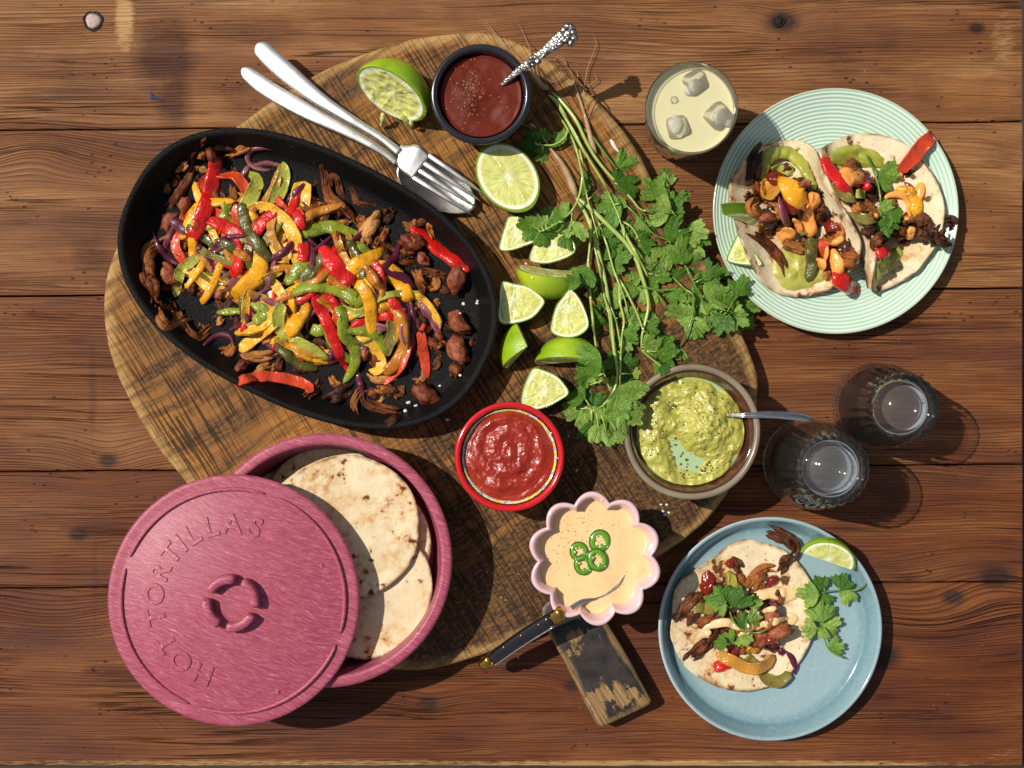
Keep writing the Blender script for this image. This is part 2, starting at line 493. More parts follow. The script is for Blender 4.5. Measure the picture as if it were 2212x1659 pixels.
def mat_sauce(name, a, b, rough=.18, seed=0., bump=.5, speck=None, sss=0.0, sc=1.0, coat=.25, spec=.5):
    g = G(name)
    co = g.map(g.obj(), loc=(seed, seed, 0))
    n1 = g.noise(co, 60. * sc, 4., .6)
    n2 = g.noise(co, 420. * sc, 4., .65)
    colr = g.mix(g.ramp(g.add(g.mul(n1, .6), g.mul(n2, .4)), [(.36, 0.0), (.64, 1.0)]), a, b)
    if speck:
        s = g.mul(g.ramp(g.vor(co, 480.), [(.10, 1.0), (.18, 0.0)]), g.ramp(g.noise(co, 70., 2.), [(.48, 0.0), (.6, .8)]))
        colr = g.mix(s, colr, speck)
    g.set(col=colr, rough=rough, spec=spec, coat=coat, coatr=.08, normal=g.bump(g.add(g.mul(n1, .6), g.mul(n2, .5)), bump, .0012))
    if sss:
        g.set(sss=sss, sssr=(1., .7, .35), ssss=.003)
    return g.m


def mat_flesh():
    g = G('lime_flesh')
    lx, ly = g.attr('lx'), g.attr('ly')
    co = g.jit(g.obj())
    ang = g.math('ARCTAN2', ly, lx)
    rad = g.math('SQRT', g.add(g.mul(lx, lx), g.mul(ly, ly)))
    wob = g.noise(co, 120., 2.)
    ph = g.add(g.mul(ang, 5.0), g.add(g.mul(g.sub(wob, .5), 1.1), g.mul(g.rnd(), 6.)))
    sn = g.math('ABSOLUTE', g.math('SINE', ph))
    seg = g.ramp(g.mul(sn, g.add(.18, g.mul(rad, 45.))), [(.0, 1.0), (.055, .5), (.13, 0.0)])
    cells = g.noise(g.comb(g.mul(ang, 9.), g.mul(rad, 160.), g.mul(g.rnd(), 20.)), 1.0, 3., .6)
    colr = g.ramp(cells, [(.3, (.52, .54, .11)), (.5, (.66, .66, .20)), (.72, (.80, .79, .38))])
    sec = g.n('TexWhiteNoise', {'W': g.math('FLOOR', g.mul(ph, 1 / math.pi))}, noise_dimensions='1D').outputs[0]
    colr = g.mix(g.mul(sec, .35), colr, (.42, .45, .10))
    colr = g.mix(g.mul(seg, .75), colr, (.82, .84, .60))
    core = g.ramp(g.mul(rad, g.add(.6, wob)), [(.0022, 1.0), (.0042, 0.0)])
    colr = g.mix(core, colr, (.85, .86, .72))
    ed = g.attr('edge')
    colr = g.mix(g.ramp(ed, [(.80, 0.0), (.86, .9)]), colr, (.83, .84, .66))
    colr = g.mix(g.ramp(ed, [(.925, 0.0), (.955, 1.0)]), colr, (.19, .30, .012))
    g.set(col=colr, rough=.16, spec=.5, coat=.3, coatr=.06, sss=.2, sssr=(.8, .8, .2), ssss=.004, normal=g.bump(g.add(cells, g.mul(seg, -.6)), .5, .0012))
    return g.m


def mat_rind():
    g = G('lime_rind')
    co = g.jit(g.obj())
    a = g.noise(co, 30., 3.)
    p = g.vor(co, 1100.)
    colr = g.ramp(a, [(.3, (.115, .24, .006)), (.5, (.25, .39, .010)), (.72, (.42, .50, .018))])
    colr = g.mix(g.ramp(p, [(.12, .35), (.3, 0.0)]), colr, (.45, .55, .10))
    g.set(col=colr, rough=.28, spec=.5, coat=.2, normal=g.bump(p, .35, .0006))
    return g.m


def mat_leaf():
    g = G('coriander_leaf')
    a, r = g.attr('ang'), g.attr('rad')
    co = g.jit(g.obj())
    n1 = g.noise(co, 2.2, 3.)
    v = g.math('ABSOLUTE', g.math('SINE', g.mul(g.add(a, g.mul(r, g.mul(g.sub(n1, .5), .12))), 4.6)))
    vein = g.ramp(v, [(.0, 1.0), (.12, 0.0)])
    v2 = g.math('ABSOLUTE', g.math('SINE', g.add(g.mul(a, 14.), g.mul(r, 9.))))
    vein = g.math('MAXIMUM', vein, g.mul(g.ramp(v2, [(.0, 1.0), (.14, 0.0)]), .45))
    rr = g.rnd()
    base = g.ramp(rr, [(.0, (.050, .155, .009)), (.4, (.13, .29, .020)), (1.0, (.34, .50, .095))])
    base = g.mix(g.ramp(n1, [(.4, 0.0), (.7, .5)]), base, (.035, .11, .010))
    colr = g.mix(g.mul(vein, .4), base, (.25, .40, .10))
    g.set(col=colr, rough=.38, spec=.5, normal=g.bump(g.add(g.mul(vein, -1.0), g.mul(g.noise(co, 9., 3.), .9)), .6, .003))
    tr = g.n('BsdfTranslucent', {'Color': g.mix(.5, colr, (.22, .42, .03))})
    mx = g.n('MixShader', {0: .28, 1: g.b.outputs[0], 2: tr.outputs[0]})
    g.t.links.new(mx.outputs[0], g.out.inputs[0])
    return g.m


def mat_thin(name, c, solid, rough=0.0, haze=.007):
    # thin clear walls: most light goes straight through, part of it bends, the glancing part is mirrored
    g = G(name, col=c, rough=rough, trans=1.0, ior=1.45)
    tr = g.n('BsdfTransparent', {'Color': (*c, 1)})
    gl = g.n('BsdfGlossy', {'Color': (1, 1, 1, 1), 'Roughness': max(rough, .02)})
    fr = g.n('Fresnel', {'IOR': 1.45}).outputs[0]
    m1 = g.n('MixShader', {0: fr, 1: tr.outputs[0], 2: gl.outputs[0]})
    m2 = g.n('MixShader', {0: solid, 1: m1.outputs[0], 2: g.b.outputs[0]})
    hz = g.n('BsdfDiffuse', {'Color': (.88, .85, .81, 1)})
    tl = g.n('BsdfTranslucent', {'Color': (.9, .88, .85, 1)})
    hm_ = g.n('MixShader', {0: .5, 1: hz.outputs[0], 2: tl.outputs[0]})
    m3 = g.n('MixShader', {0: haze, 1: m2.outputs[0], 2: hm_.outputs[0]})
    g.t.links.new(m3.outputs[0], g.out.inputs[0])
    return g.m


def mat_glass():
    return mat_thin('clear_glass', (.992, .994, .992), .12)


M = {}


def build_mats():
    M['table'] = mat_table()
    M['board'] = mat_board()
    M['handle'] = mat_handle()
    M['iron'] = mat_iron()
    M['steel'] = mat_metal('brushed_steel')
    M['steel2'] = mat_metal('polished_steel', (.62, .60, .57), .24)
    M['ornate'] = mat_ornate()
    M['brass'] = mat_metal('brass', (.55, .30, .06), .2)
    M['nail'] = mat_metal('rusty_nail', (.20, .155, .145), .55)
    M['black_glaze'] = mat_glaze('black_glaze', (.010, .010, .013), (.016, .016, .022), .22, .3)
    M['red_enamel'] = mat_glaze('red_enamel', (.56, .006, .010), (.50, .005, .010), .14, .7)
    M['stone_glaze'] = mat_glaze('stoneware_rim', (.25, .205, .14), (.16, .12, .08), .3, .3, (.06, .02, .015))
    M['stone_in'] = mat_glaze('stoneware_inside', (.085, .022, .018), (.04, .012, .010), .12, .6)
    M['pink_glaze'] = mat_glaze('pink_glaze', (.66, .43, .48), (.70, .47, .51), .12, .7)
    M['mint'] = mat_mint()
    M['crackle'] = mat_crackle()
    M['plastic'] = mat_plastic()
    M['tortilla'] = mat_tortilla()
    M['r'] = mat_pepper('red_pepper', (.60, .010, .006), (.56, .055, .016), (.40, .006, .006))
    M['y'] = mat_pepper('yellow_pepper', (.78, .37, .008), (.70, .38, .030), (.66, .27, .006))
    M['g'] = mat_pepper('green_pepper', (.25, .29, .016), (.38, .37, .055), (.13, .17, .014))
    M['go'] = mat_pepper('dark_green_pepper', (.10, .095, .012), (.20, .16, .03), (.055, .05, .008))
    M['yo'] = mat_pepper('amber_pepper', (.52, .20, .012), (.48, .22, .03), (.34, .10, .008))
    M['o'] = mat_onion()
    M['m'] = mat_mush()
    M['md'] = mat_mush('dark_mushroom', (.014, .005, .003), (.065, .019, .008), (.20, .062, .020))
    M['mp'] = mat_mush('pale_mushroom', (.13, .038, .011), (.37, .135, .034), (.58, .28, .088))
    M['b'] = mat_bean()
    M['salsa'] = mat_sauce('salsa', (.23, .011, .004), (.33, .026, .009), .28, 1., .8)
    M['salsa2'] = mat_sauce('cooked_salsa', (.13, .008, .004), (.20, .015, .006), .14, 14., .6)
    M['darksauce'] = mat_sauce('dark_red_sauce', (.100, .011, .005), (.135, .017, .008), .50, 2., .2, (.22, .06, .03), coat=0.0, spec=.15)
    M['cream'] = mat_sauce('chipotle_cream', (.80, .52, .26), (.83, .56, .29), .2, 3., .06, (.62, .34, .13), .12)
    M['orange'] = mat_sauce('orange_cream', (.90, .335, .070), (.90, .365, .085), .24, 4., .05, None, .1, coat=.05)
    M['guac'] = mat_sauce('guacamole', (.34, .33, .052), (.46, .425, .092), .36, 5., .6, (.10, .11, .02))
    M['guac2'] = mat_sauce('dark_guacamole', (.24, .26, .025), (.37, .37, .050), .34, 6., .8, (.10, .10, .02))
    M['herb'] = mat_sauce('herb_oil', (.37, .49, .27), (.33, .46, .25), .10, 7., .1)
    M['herbbit'] = G('chopped_herb', col=(.075, .080, .018), rough=.4).m
    M['flesh'] = mat_flesh()
    M['rind'] = mat_rind()
    M['leaf'] = mat_leaf()
    g = G('dark_rind', col=(.06, .12, .006), rough=.35, spec=.3)
    g.set(normal=g.bump(g.vor(g.obj(), 1100.), .35, .0006))
    M['rind2'] = g.m
    M['stem'] = mat_sauce('coriander_stem', (.28, .40, .075), (.40, .50, .14), .3, 8., .2, None, .1, .6)
    M['stemd'] = mat_sauce('dark_coriander_stem', (.085, .19, .020), (.14, .26, .035), .3, 9., .2, None, .1, .6)
    M['root'] = mat_sauce('coriander_root', (.46, .34, .20), (.33, .17, .075), .6, 10., .6, None, 0., 2.)
    M['jal'] = mat_sauce('chilli_skin', (.020, .10, .006), (.045, .17, .010), .14, 11., .1)
    M['jalin'] = mat_sauce('chilli_flesh', (.085, .235, .014), (.15, .33, .030), .2, 12., .3)
    M['seed'] = G('chilli_seed', col=(.50, .52, .16), rough=.35).m
    M['ebony'] = G('black_handle', col=(.010, .008, .010), rough=.14, coat=.5).m
    M['glass'] = mat_glass()
    M['glass_base'] = mat_thin('worn_glass', (.985, .985, .98), .02, .06, .04)
    M['drink'] = mat_sauce('cloudy_drink', (.60, .555, .335), (.63, .585, .36), .08, 13., .02, None, .35)
    M['ice'] = mat_thin('ice', (.998, .998, .99), .22, .03, .10)
    g = G('cloudy_ice', col=(.93, .94, .92), rough=.35, sss=.5, sssr=(1, 1, 1), ssss=.004)
    M['cloud'] = mat_thin('cloudy_ice', (.99, .99, .98), 0.0, .25, .62)
    M['salt'] = G('salt_flake', col=(.88, .86, .82), rough=.25, trans=.25).m
    M['pep'] = G('pepper_grain', col=(.030, .015, .008), rough=.5).m
    M['pept'] = G('pepper_husk', col=(.36, .17, .055), rough=.5).m
    M['floor'] = G('dark_floor', col=(.03, .024, .02), rough=.8).m
    M['chip'] = G('blue_paint', col=(.04, .05, .09), rough=.3).m


build_mats()

# ---------------------------------------------------------------- objects: things, parts, sub-parts
ORG = {}


def thing(name, label, cat, loc=(0, 0, 0), group=None):
    o = bpy.data.objects.new(name, None)
    COL.objects.link(o)
    o.location = loc
    o.empty_display_size = .01
    ORG[o.name] = Vector(loc)
    tag(o, label, cat, group)
    return o


def tag(o, label=None, cat=None, group=None, kind=None):
    if label: o['label'] = label
    if cat: o['category'] = cat
    if group: o['group'] = group
    if kind: o['kind'] = kind
    return o


def mk(name, V, F, mat, parent=None, attrs=None, smooth=True, loc=None):
    """One mesh object from world-space vertices; its origin is its parent's or LOC."""
    V = np.asarray([tuple(v) for v in V], float) if not isinstance(V, np.ndarray) else V
    org = ORG[parent.name] if parent else Vector(loc if loc is not None else V.mean(0))
    me = bpy.data.meshes.new(name)
    me.from_pydata((V - np.array(org)).tolist(), [], F)
    me.update()
    if attrs:
        for k, a in attrs.items():
            at = me.attributes.new(k, 'FLOAT', 'POINT')
            at.data.foreach_set('value', np.asarray(a, np.float32))
    if smooth:
        me.polygons.foreach_set('use_smooth', [True] * len(me.polygons))
    me.materials.append(M[mat] if isinstance(mat, str) else mat)
    o = bpy.data.objects.new(name, me)
    COL.objects.link(o)
    if parent:
        o.parent = parent
    else:
        o.location = org
    ORG[o.name] = Vector(org)
    return o


# ---------------------------------------------------------------- height map: what lies where, so that things rest on each other
HX, HY, HR = -.46, -.36, .001
HM = np.zeros((720, 920))


def hm_ix(x, y):
    return int((x - HX) / HR), int((y - HY) / HR)


def hm_win(x, y, r):
    i, j = hm_ix(x, y)
    k = max(1, int(r / HR))
    return max(0, j - k), min(720, j + k + 1), max(0, i - k), min(920, i + k + 1)


def hm_top(x, y, r=.002, q=None):
    a, b, c, d = hm_win(x, y, r)
    s = HM[a:b, c:d]
    if s.size == 0:
        return 0.0
    return float(s.max() if q is None else np.quantile(s, q))


def hm_disc(x, y, r, z):
    a, b, c, d = hm_win(x, y, r)
    if b <= a or d <= c:
        return
    yy, xx = np.mgrid[a:b, c:d]
    m = (xx * HR + HX - x) ** 2 + (yy * HR + HY - y) ** 2 <= r * r
    s = HM[a:b, c:d]
    s[m] = np.maximum(s[m], z)


YY, XX = np.mgrid[0:720, 0:920]
XX = XX * HR + HX
YY = YY * HR + HY


def hm_set(mask, z):
    if np.isscalar(z):
        HM[mask] = z
    else:
        HM[mask] = z[mask]


def in_poly(poly):
    m = np.zeros(HM.shape, bool)
    n = len(poly)
    for i in range(n):
        x1, y1 = poly[i][:2]
        x2, y2 = poly[(i + 1) % n][:2]
        c = ((y1 > YY) != (y2 > YY)) & (XX < (x2 - x1) * (YY - y1) / (y2 - y1 + 1e-12) + x1)
        m ^= c
    return m


# ---------------------------------------------------------------- curve and shape helpers
def catmull(pts, n, closed=False):
    P_ = np.array(pts, float)
    if closed:
        P_ = np.vstack([P_[-1], P_, P_[0], P_[1]])
    elif len(P_) == 2:
        t = np.linspace(0, 1, n)[:, None]
        return P_[0] * (1 - t) + P_[1] * t
    else:
        P_ = np.vstack([2 * P_[0] - P_[1], P_, 2 * P_[-1] - P_[-2]])
    out = []
    segs = len(P_) - 3
    for i in range(segs):
        p0, p1, p2, p3 = P_[i:i + 4]
        t = np.linspace(0, 1, 16, endpoint=False)[:, None]
        out.append(.5 * ((2 * p1) + (-p0 + p2) * t + (2 * p0 - 5 * p1 + 4 * p2 - p3) * t ** 2 + (-p0 + 3 * p1 - 3 * p2 + p3) * t ** 3))
    out.append(P_[-2][None])
    D = np.vstack(out)
    L = np.concatenate([[0], np.cumsum(np.linalg.norm(np.diff(D[:, :2], axis=0), axis=1))])
    tt = np.linspace(0, L[-1], n, endpoint=not closed)
    return np.stack([np.interp(tt, L, D[:, k]) for k in range(D.shape[1])], 1)


def nz(x, y, z, s=1.0):
    return mn.noise(Vector((x * s, y * s, z * s)))


def sweep(name, pts, wid, thk, mat, parent=None, K=12, roll=0.0, bend=0.0, sq=1.0, wob=0.0, seed=0.0, widths=None, tip=6.0, curl=0.0, tips=None, geo=False, fibre=0.0):
    """A strip or tube along world points PTS. wid/thk full sizes; tip: how blunt the ends are; bend: cup of the section; returns the object."""
    n = len(pts)
    pts = np.array(pts, float)
    T = np.gradient(pts, axis=0)
    T /= np.linalg.norm(T, axis=1)[:, None] + 1e-12
    V, av, au, as_ = [], [], [], []
    F = []
    for i in range(n):
        t = Vector(T[i])
        up = Vector((0, 0, 1))
        b = t.cross(up)
        b = b.normalized() if b.length > 1e-4 else Vector((1, 0, 0))
        nn = b.cross(t).normalized()
        v = i / (n - 1)
        rl = roll if not callable(roll) else roll(v)
        rl += curl * (v - .5)
        b2 = b * math.cos(rl) + nn * math.sin(rl)
        n2 = -b * math.sin(rl) + nn * math.cos(rl)
        q = abs(2 * v - 1)
        tp = tip if tips is None else (tips[0] if v < .5 else tips[1])
        e = max(.02, (1 - q ** tp)) ** .5
        wi = wid * e * (1.0 if widths is None else float(np.interp(v, np.linspace(0, 1, len(widths)), widths)))
        th = thk * (e if tp < 4 else max(e, .5) if q < .999 else e)
        c = Vector(pts[i])
        for k in range(K):
            a = 2 * math.pi * k / K
            cu, su = math.cos(a), math.sin(a)
            x = math.copysign(abs(cu) ** sq, cu) * wi / 2
            y = math.copysign(abs(su) ** sq, su) * th / 2
            y -= bend * (cu * cu) * wi / 2 - bend * wi / 4
            p = c + b2 * x + n2 * y
            if fibre:
                p = p + (b2 * cu * wi + n2 * su * th) * (fibre * mn.noise(Vector((cu * 2.2 + seed, su * 2.2, v * 2.5))))
            if wob:
                s = 130.
                d = mn.noise(Vector((p.x * s + seed, p.y * s, p.z * s))) + .5 * mn.noise(Vector((p.x * s * 2.3 + seed, p.y * s * 2.3, p.z * s * 2.3 + 5)))
                dirv = (b2 * cu + n2 * su)
                p = p + dirv * (d * wob * min(1, e * 2))
            V.append(p)
            av.append(v)
            au.append(cu)
            as_.append(su)
    for i in range(n - 1):
        for k in range(K):
            k2 = (k + 1) % K
            F.append((i * K + k, i * K + k2, (i + 1) * K + k2, (i + 1) * K + k))
    F.append(tuple(range(K - 1, -1, -1)))
    F.append(tuple((n - 1) * K + k for k in range(K)))
    F = [tuple(reversed(f)) for f in F]
    if geo:
        return V, F, av, au, as_
    return mk(name, V, F, mat, parent, dict(v=av, u=au, s=as_))


_ICO = {}


def ico(sub):
    if sub not in _ICO:
        bm = bmesh.new()
        bmesh.ops.create_icosphere(bm, subdivisions=sub, radius=1)
        _ICO[sub] = (np.array([v.co[:] for v in bm.verts]), [tuple(v.index for v in f.verts) for f in bm.faces])
        bm.free()
    return _ICO[sub]


def lump(name, c, r, mat, parent=None, seed=0., am=.35, fr=1.6, sub=3, rot=0.0, bean=0.0, loc=None):
    V, F = ico(sub)
    out = np.empty_like(V)
    ca, sa = math.cos(rot), math.sin(rot)
    for i, p in enumerate(V):
        d = 1 + am * (mn.noise(Vector(p * fr) + Vector((seed, seed * .7, 3))) + .45 * mn.noise(Vector(p * fr * 2.7) + Vector((seed, 9, seed))) + .2 * mn.noise(Vector(p * fr * 6) + Vector((seed, 2, seed))))
        x, y, z = p * d
        y -= bean * (x * x - .4)
        x, y, z = x * r[0], y * r[1], z * r[2]
        out[i] = (c[0] + x * ca - y * sa, c[1] + x * sa + y * ca, c[2] + z)
    return mk(name, out, F, mat, parent, dict(v=V[:, 0] * .5 + .5, u=V[:, 1], s=V[:, 2]), loc=loc)


def lathe(name, prof, ctr, mat, parent=None, seg=96, rf=None, oval=None, attrs=None, close=False):
    """Profile [(r, z)] turned about ctr; rf(theta, r, z) scales r; oval=(a, b, rot, exp): r is then an inset from that outline."""
    V, rad = [], []
    for (r, z) in prof:
        for k in range(seg):
            t = 2 * math.pi * k / seg
            if oval:
                a, b, ro, ex = oval
                c, s = math.cos(t), math.sin(t)
                a1, b1 = max(a - r, .0005), max(b - r, .0005)
                x = math.copysign(abs(c) ** (2 / ex), c) * a1
                y = math.copysign(abs(s) ** (2 / ex), s) * b1
                V.append((ctr[0] + x * math.cos(ro) - y * math.sin(ro), ctr[1] + x * math.sin(ro) + y * math.cos(ro), ctr[2] + z))
            else:
                rr = r * (rf(t, r, z) if rf else 1)
                V.append((ctr[0] + rr * math.cos(t), ctr[1] + rr * math.sin(t), ctr[2] + z))
            rad.append(r * 1000)
    F = []
    n = len(prof)
    for i in range(n - 1 if not close else n):
        for k in range(seg):
            k2 = (k + 1) % seg
            i2 = (i + 1) % n
            F.append((i * seg + k, i * seg + k2, i2 * seg + k2, i2 * seg + k))
    if not close:
        F.append(tuple(range(seg - 1, -1, -1)))
        F.append(tuple((n - 1) * seg + k for k in range(seg)))
    return mk(name, V, F, mat, parent, dict(rad=rad))


def rnd_prof(pts, n=None):
    """Smooth a lathe profile through its points."""
    return [tuple(p) for p in catmull(pts, n or len(pts) * 4)]


def field(name, outline, zf, mat, parent=None, rings=26, thick=0.0, loc=None, ctr=None):
    """A mound: star-shaped OUTLINE (world xy), height zf(x, y, e) with e 0 at the middle, 1 at the rim."""
    O = np.array([p[:2] for p in outline])
    c = O.mean(0) if ctr is None else np.array(ctr)
    n = len(O)
    V = [(c[0], c[1], zf(c[0], c[1], 0.0))]
    ed = [0.0]
    for i in range(1, rings + 1):
        f = (i / rings) ** .85
        for k in range(n):
            x, y = c + (O[k] - c) * f
            V.append((x, y, zf(x, y, f)))
            ed.append(f)
    F = [(0, 1 + k, 1 + (k + 1) % n) for k in range(n)]
    for i in range(rings - 1):
        a, b = 1 + i * n, 1 + (i + 1) * n
        for k in range(n):
            F.append((a + k, b + k, b + (k + 1) % n, a + (k + 1) % n))
    area = sum(O[k][0] * O[(k + 1) % n][1] - O[(k + 1) % n][0] * O[k][1] for k in range(n))
    if area < 0:
        F = [tuple(reversed(f)) for f in F]
    if thick:
        m = len(V)
        V += [(x, y, z - thick) for (x, y, z) in V]
        ed += ed
        F += [tuple(m + v for v in reversed(f)) for f in F]
        a = 1 + (rings - 1) * n
        for k in range(n):
            q = (a + k, a + k + m, a + (k + 1) % n + m, a + (k + 1) % n)
            F.append(q if area > 0 else tuple(reversed(q)))
    return mk(name, V, F, mat, parent, dict(edge=ed), loc=loc)


def circle(cx, cy, r, n=72, wob=0.0, seed=0.0):
    return [(cx + (r + wob * mn.noise(Vector((math.cos(t) * 1.6 + seed, math.sin(t) * 1.6, seed)))) * math.cos(t),
             cy + (r + wob * mn.noise(Vector((math.cos(t) * 1.6 + seed, math.sin(t) * 1.6, seed)))) * math.sin(t)) for t in np.linspace(0, 2 * math.pi, n, endpoint=False)]


def grid(name, rails, mat, parent=None, nu=40, nv=40, thick=.002, attr_edge=True, wob=0.0, seed=0.):
    """A sheet lofted across rails of (x, y, z), with thickness."""
    R = [catmull(r, nv) for r in rails]
    A = np.stack(R, 0)                                 # rails x nv x 3
    out = np.empty((nu, nv, 3))
    for j in range(nv):
        out[:, j] = catmull(A[:, j], nu)
    if wob:
        for i in range(nu):
            for j in range(nv):
                x, y, z = out[i, j]
                out[i, j, 2] += wob * (nz(x, y, seed, 70) + .5 * nz(x, y, seed, 180))
    du = np.gradient(out, axis=0)
    dv_ = np.gradient(out, axis=1)
    N = np.cross(du, dv_)
    N /= np.linalg.norm(N, axis=2)[..., None] + 1e-12
    if N[nu // 2, nv // 2, 2] < 0:
        N = -N
    top = out.reshape(-1, 3)
    bot = (out - N * thick).reshape(-1, 3)
    V = np.vstack([top, bot])
    m = nu * nv
    F = []
    for i in range(nu - 1):
        for j in range(nv - 1):
            a, b, c, d = i * nv + j, (i + 1) * nv + j, (i + 1) * nv + j + 1, i * nv + j + 1
            F += [(a, b, c, d), (m + a, m + d, m + c, m + b)]
    ring = [(0, j) for j in range(nv)] + [(i, nv - 1) for i in range(1, nu)] + [(nu - 1, j) for j in range(nv - 2, -1, -1)] + [(i, 0) for i in range(nu - 2, 0, -1)]
    ix = [i * nv + j for i, j in ring]
    for k in range(len(ix)):
        a, b = ix[k], ix[(k + 1) % len(ix)]
        F.append((a, b, m + b, m + a))
    u = np.abs(np.linspace(-1, 1, nu))[:, None] * np.ones((1, nv))
    v = np.abs(np.linspace(-1, 1, nv))[None] * np.ones((nu, 1))
    e = np.maximum(u, v).reshape(-1)
    e = e.copy()
    o = mk(name, V, F, mat, parent, dict(edge=np.concatenate([e, e])))
    bm = bmesh.new()
    bm.from_mesh(o.data)
    bmesh.ops.recalc_face_normals(bm, faces=bm.faces)
    bm.to_mesh(o.data)
    bm.free()
    for x, y, z in top:
        hm_disc(x, y, .002, z)
    return o


def slab(name, poly, z0, z1, mat, parent=None, bev=.003, loc=None, inner=None):
    """A flat body with outline POLY (world xy), worn rounded top edge; attribute rim marks the edge."""
    n = len(poly)
    P_ = np.array(poly)
    c = P_.mean(0)

    def ins(d):
        L = np.linalg.norm(P_ - c, axis=1)[:, None]
        return c + (P_ - c) * (1 - d / L)
    rings = [(0, z0), (0, z1 - bev), (bev * .35, z1 - bev * .3), (bev * 1.1, z1), (bev * 3.5, z1 + .0002), (bev * 7, z1 + .0003)]
    V, rim = [], []
    for d, z in rings:
        for x, y in ins(d):
            V.append((x, y, z))
            rim.append(max(0.0, 1 - d / (bev * 5)) if z > z0 else .8)
    F = []
    for i in range(len(rings) - 1):
        for k in range(n):
            k2 = (k + 1) % n
            F.append((i * n + k, i * n + k2, (i + 1) * n + k2, (i + 1) * n + k))
    F.append(tuple(range(n - 1, -1, -1)))
    F.append(tuple((len(rings) - 1) * n + k for k in range(n)))
    area = sum(P_[k][0] * P_[(k + 1) % n][1] - P_[(k + 1) % n][0] * P_[k][1] for k in range(n))
    if area < 0:
        F = [tuple(reversed(f)) for f in F]
    return mk(name, V, F, mat, parent, dict(rim=rim), loc=loc)


def rest(pts, half, lift=0.0, sink=.0015, smooth=3, q=None, n=18, z0=.03):
    """World points for a thing laid along layout PTS, draped over what is already there (half: its half thickness; r: half width)."""
    Q = catmull([p[:2] for p in pts], n)
    XY = np.array([W(a, b, z0)[:2] for a, b in Q])
    z = np.array([hm_top(x, y, max(.0015, half), q) for x, y in XY])
    XY = np.array([W(a, b, zz)[:2] for (a, b), zz in zip(Q, z)])
    z = np.array([hm_top(x, y, max(.0015, half), q) for x, y in XY])
    for _ in range(smooth):
        zp = np.concatenate([[z[0]], z, [z[-1]]])
        z = np.maximum(z * .55, 0) + .45 * (zp[:-2] * .25 + zp[1:-1] * .5 + zp[2:] * .25)
    z = z + half - sink + lift
    XY = np.array([W(a, b, zz)[:2] for (a, b), zz in zip(Q, z)])
    return np.column_stack([XY, z])


def stamp(pts, half, top):
    for x, y, z in pts:
        hm_disc(x, y, half, z + top)


def px(v):
    return v * S


ORDW = ['', 'first', 'second', 'third', 'fourth', 'fifth', 'sixth', 'seventh', 'eighth', 'ninth', 'tenth', 'eleventh', 'twelfth', 'thirteenth', 'fourteenth', 'fifteenth',
        'sixteenth', 'seventeenth', 'eighteenth', 'nineteenth']
TENS = ['', '', 'twenty', 'thirty', 'forty', 'fifty', 'sixty', 'seventy', 'eighty', 'ninety']
TENTH = ['', '', 'twentieth', 'thirtieth', 'fortieth', 'fiftieth', 'sixtieth', 'seventieth', 'eightieth', 'ninetieth']


def ordinal(n):
    if n < 20:
        return ORDW[n]
    return TENTH[n // 10] if n % 10 == 0 else TENS[n // 10] + '-' + ORDW[n % 10]


def closed(n, pts, N=72, z=0.0):
    """Smooth closed world outline from layout points."""
    Q = catmull(C(n, pts), N, closed=True)
    return [tuple(W(a, b, z)[:2]) for a, b in Q]


# ================================================================ THE SETTING: floor, table
fl = mk('floor', [(-6, -6, -.74), (6, -6, -.74), (6, 6, -.74), (-6, 6, -.74)], [(0, 1, 2, 3)], 'floor', smooth=False, loc=(0, 0, -.74))
tag(fl, kind='structure')

table = bpy.data.objects.new('wooden_table', None)
COL.objects.link(table)
table.empty_display_size = .05
ORG['wooden_table'] = Vector((0, 0, 0))
tag(table, kind='structure')
seams = [(-420, -423), (-100, -104), (281, 262), (640, 622), (1019, 1003), (1270, 1257), (1658, 1658)]
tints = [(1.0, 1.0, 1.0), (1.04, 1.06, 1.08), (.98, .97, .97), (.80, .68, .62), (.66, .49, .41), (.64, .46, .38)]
XL, XR = -420, 2208
for i in range(6):
    a, b = seams[i], seams[i + 1]
    gap = 1.6 if i in (2, 3) else 1.2
    if i == 4:
        gap = 1.1
    N = 60
    V, F = [], []
    rows = []
    for k in range(N + 1):
        t = k / N
        x = XL + (XR - XL) * t
        top = a[0] + (a[1] - a[0]) * (x / 2212) + gap + 2.0 * nz(x * .006, i, 0)
        bot = b[0] + (b[1] - b[0]) * (x / 2212) - gap + 2.0 * nz(x * .006, i + 1, 0)
        if i == 5:
            bot = b[0] + 2.0 * nz(x * .02, 7, 0) + 1.0 * nz(x * .09, 3, 0)
        rows.append((x, top, bot))
    zt = [0, -.0004, .0001, -.0003, .0002, 0][i]
    for (x, t_, b_) in rows:
        er = 3.0 if i < 5 else 12.0
        xx = x
        for (yy, zz) in [(t_, -.034), (t_, -.0016), (t_ + 1.2, -.0003), (t_ + 4, zt), (b_ - er, zt), (b_ - er * .35, zt - (.0004 if i < 5 else .0012)), (b_, -.0018 if i < 5 else -.004), (b_, -.034)]:
            v = W(xx, yy, 0)
            V.append((v.x, v.y, zz))
    for k in range(N):
        for j in range(8):
            j2 = (j + 1) % 8
            F.append((k * 8 + j, k * 8 + j2, (k + 1) * 8 + j2, (k + 1) * 8 + j))
    F.append(tuple(range(7, -1, -1)))
    F.append(tuple(N * 8 + j for j in range(8)))
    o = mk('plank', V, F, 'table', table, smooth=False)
    o.color = (*tints[i], 1)
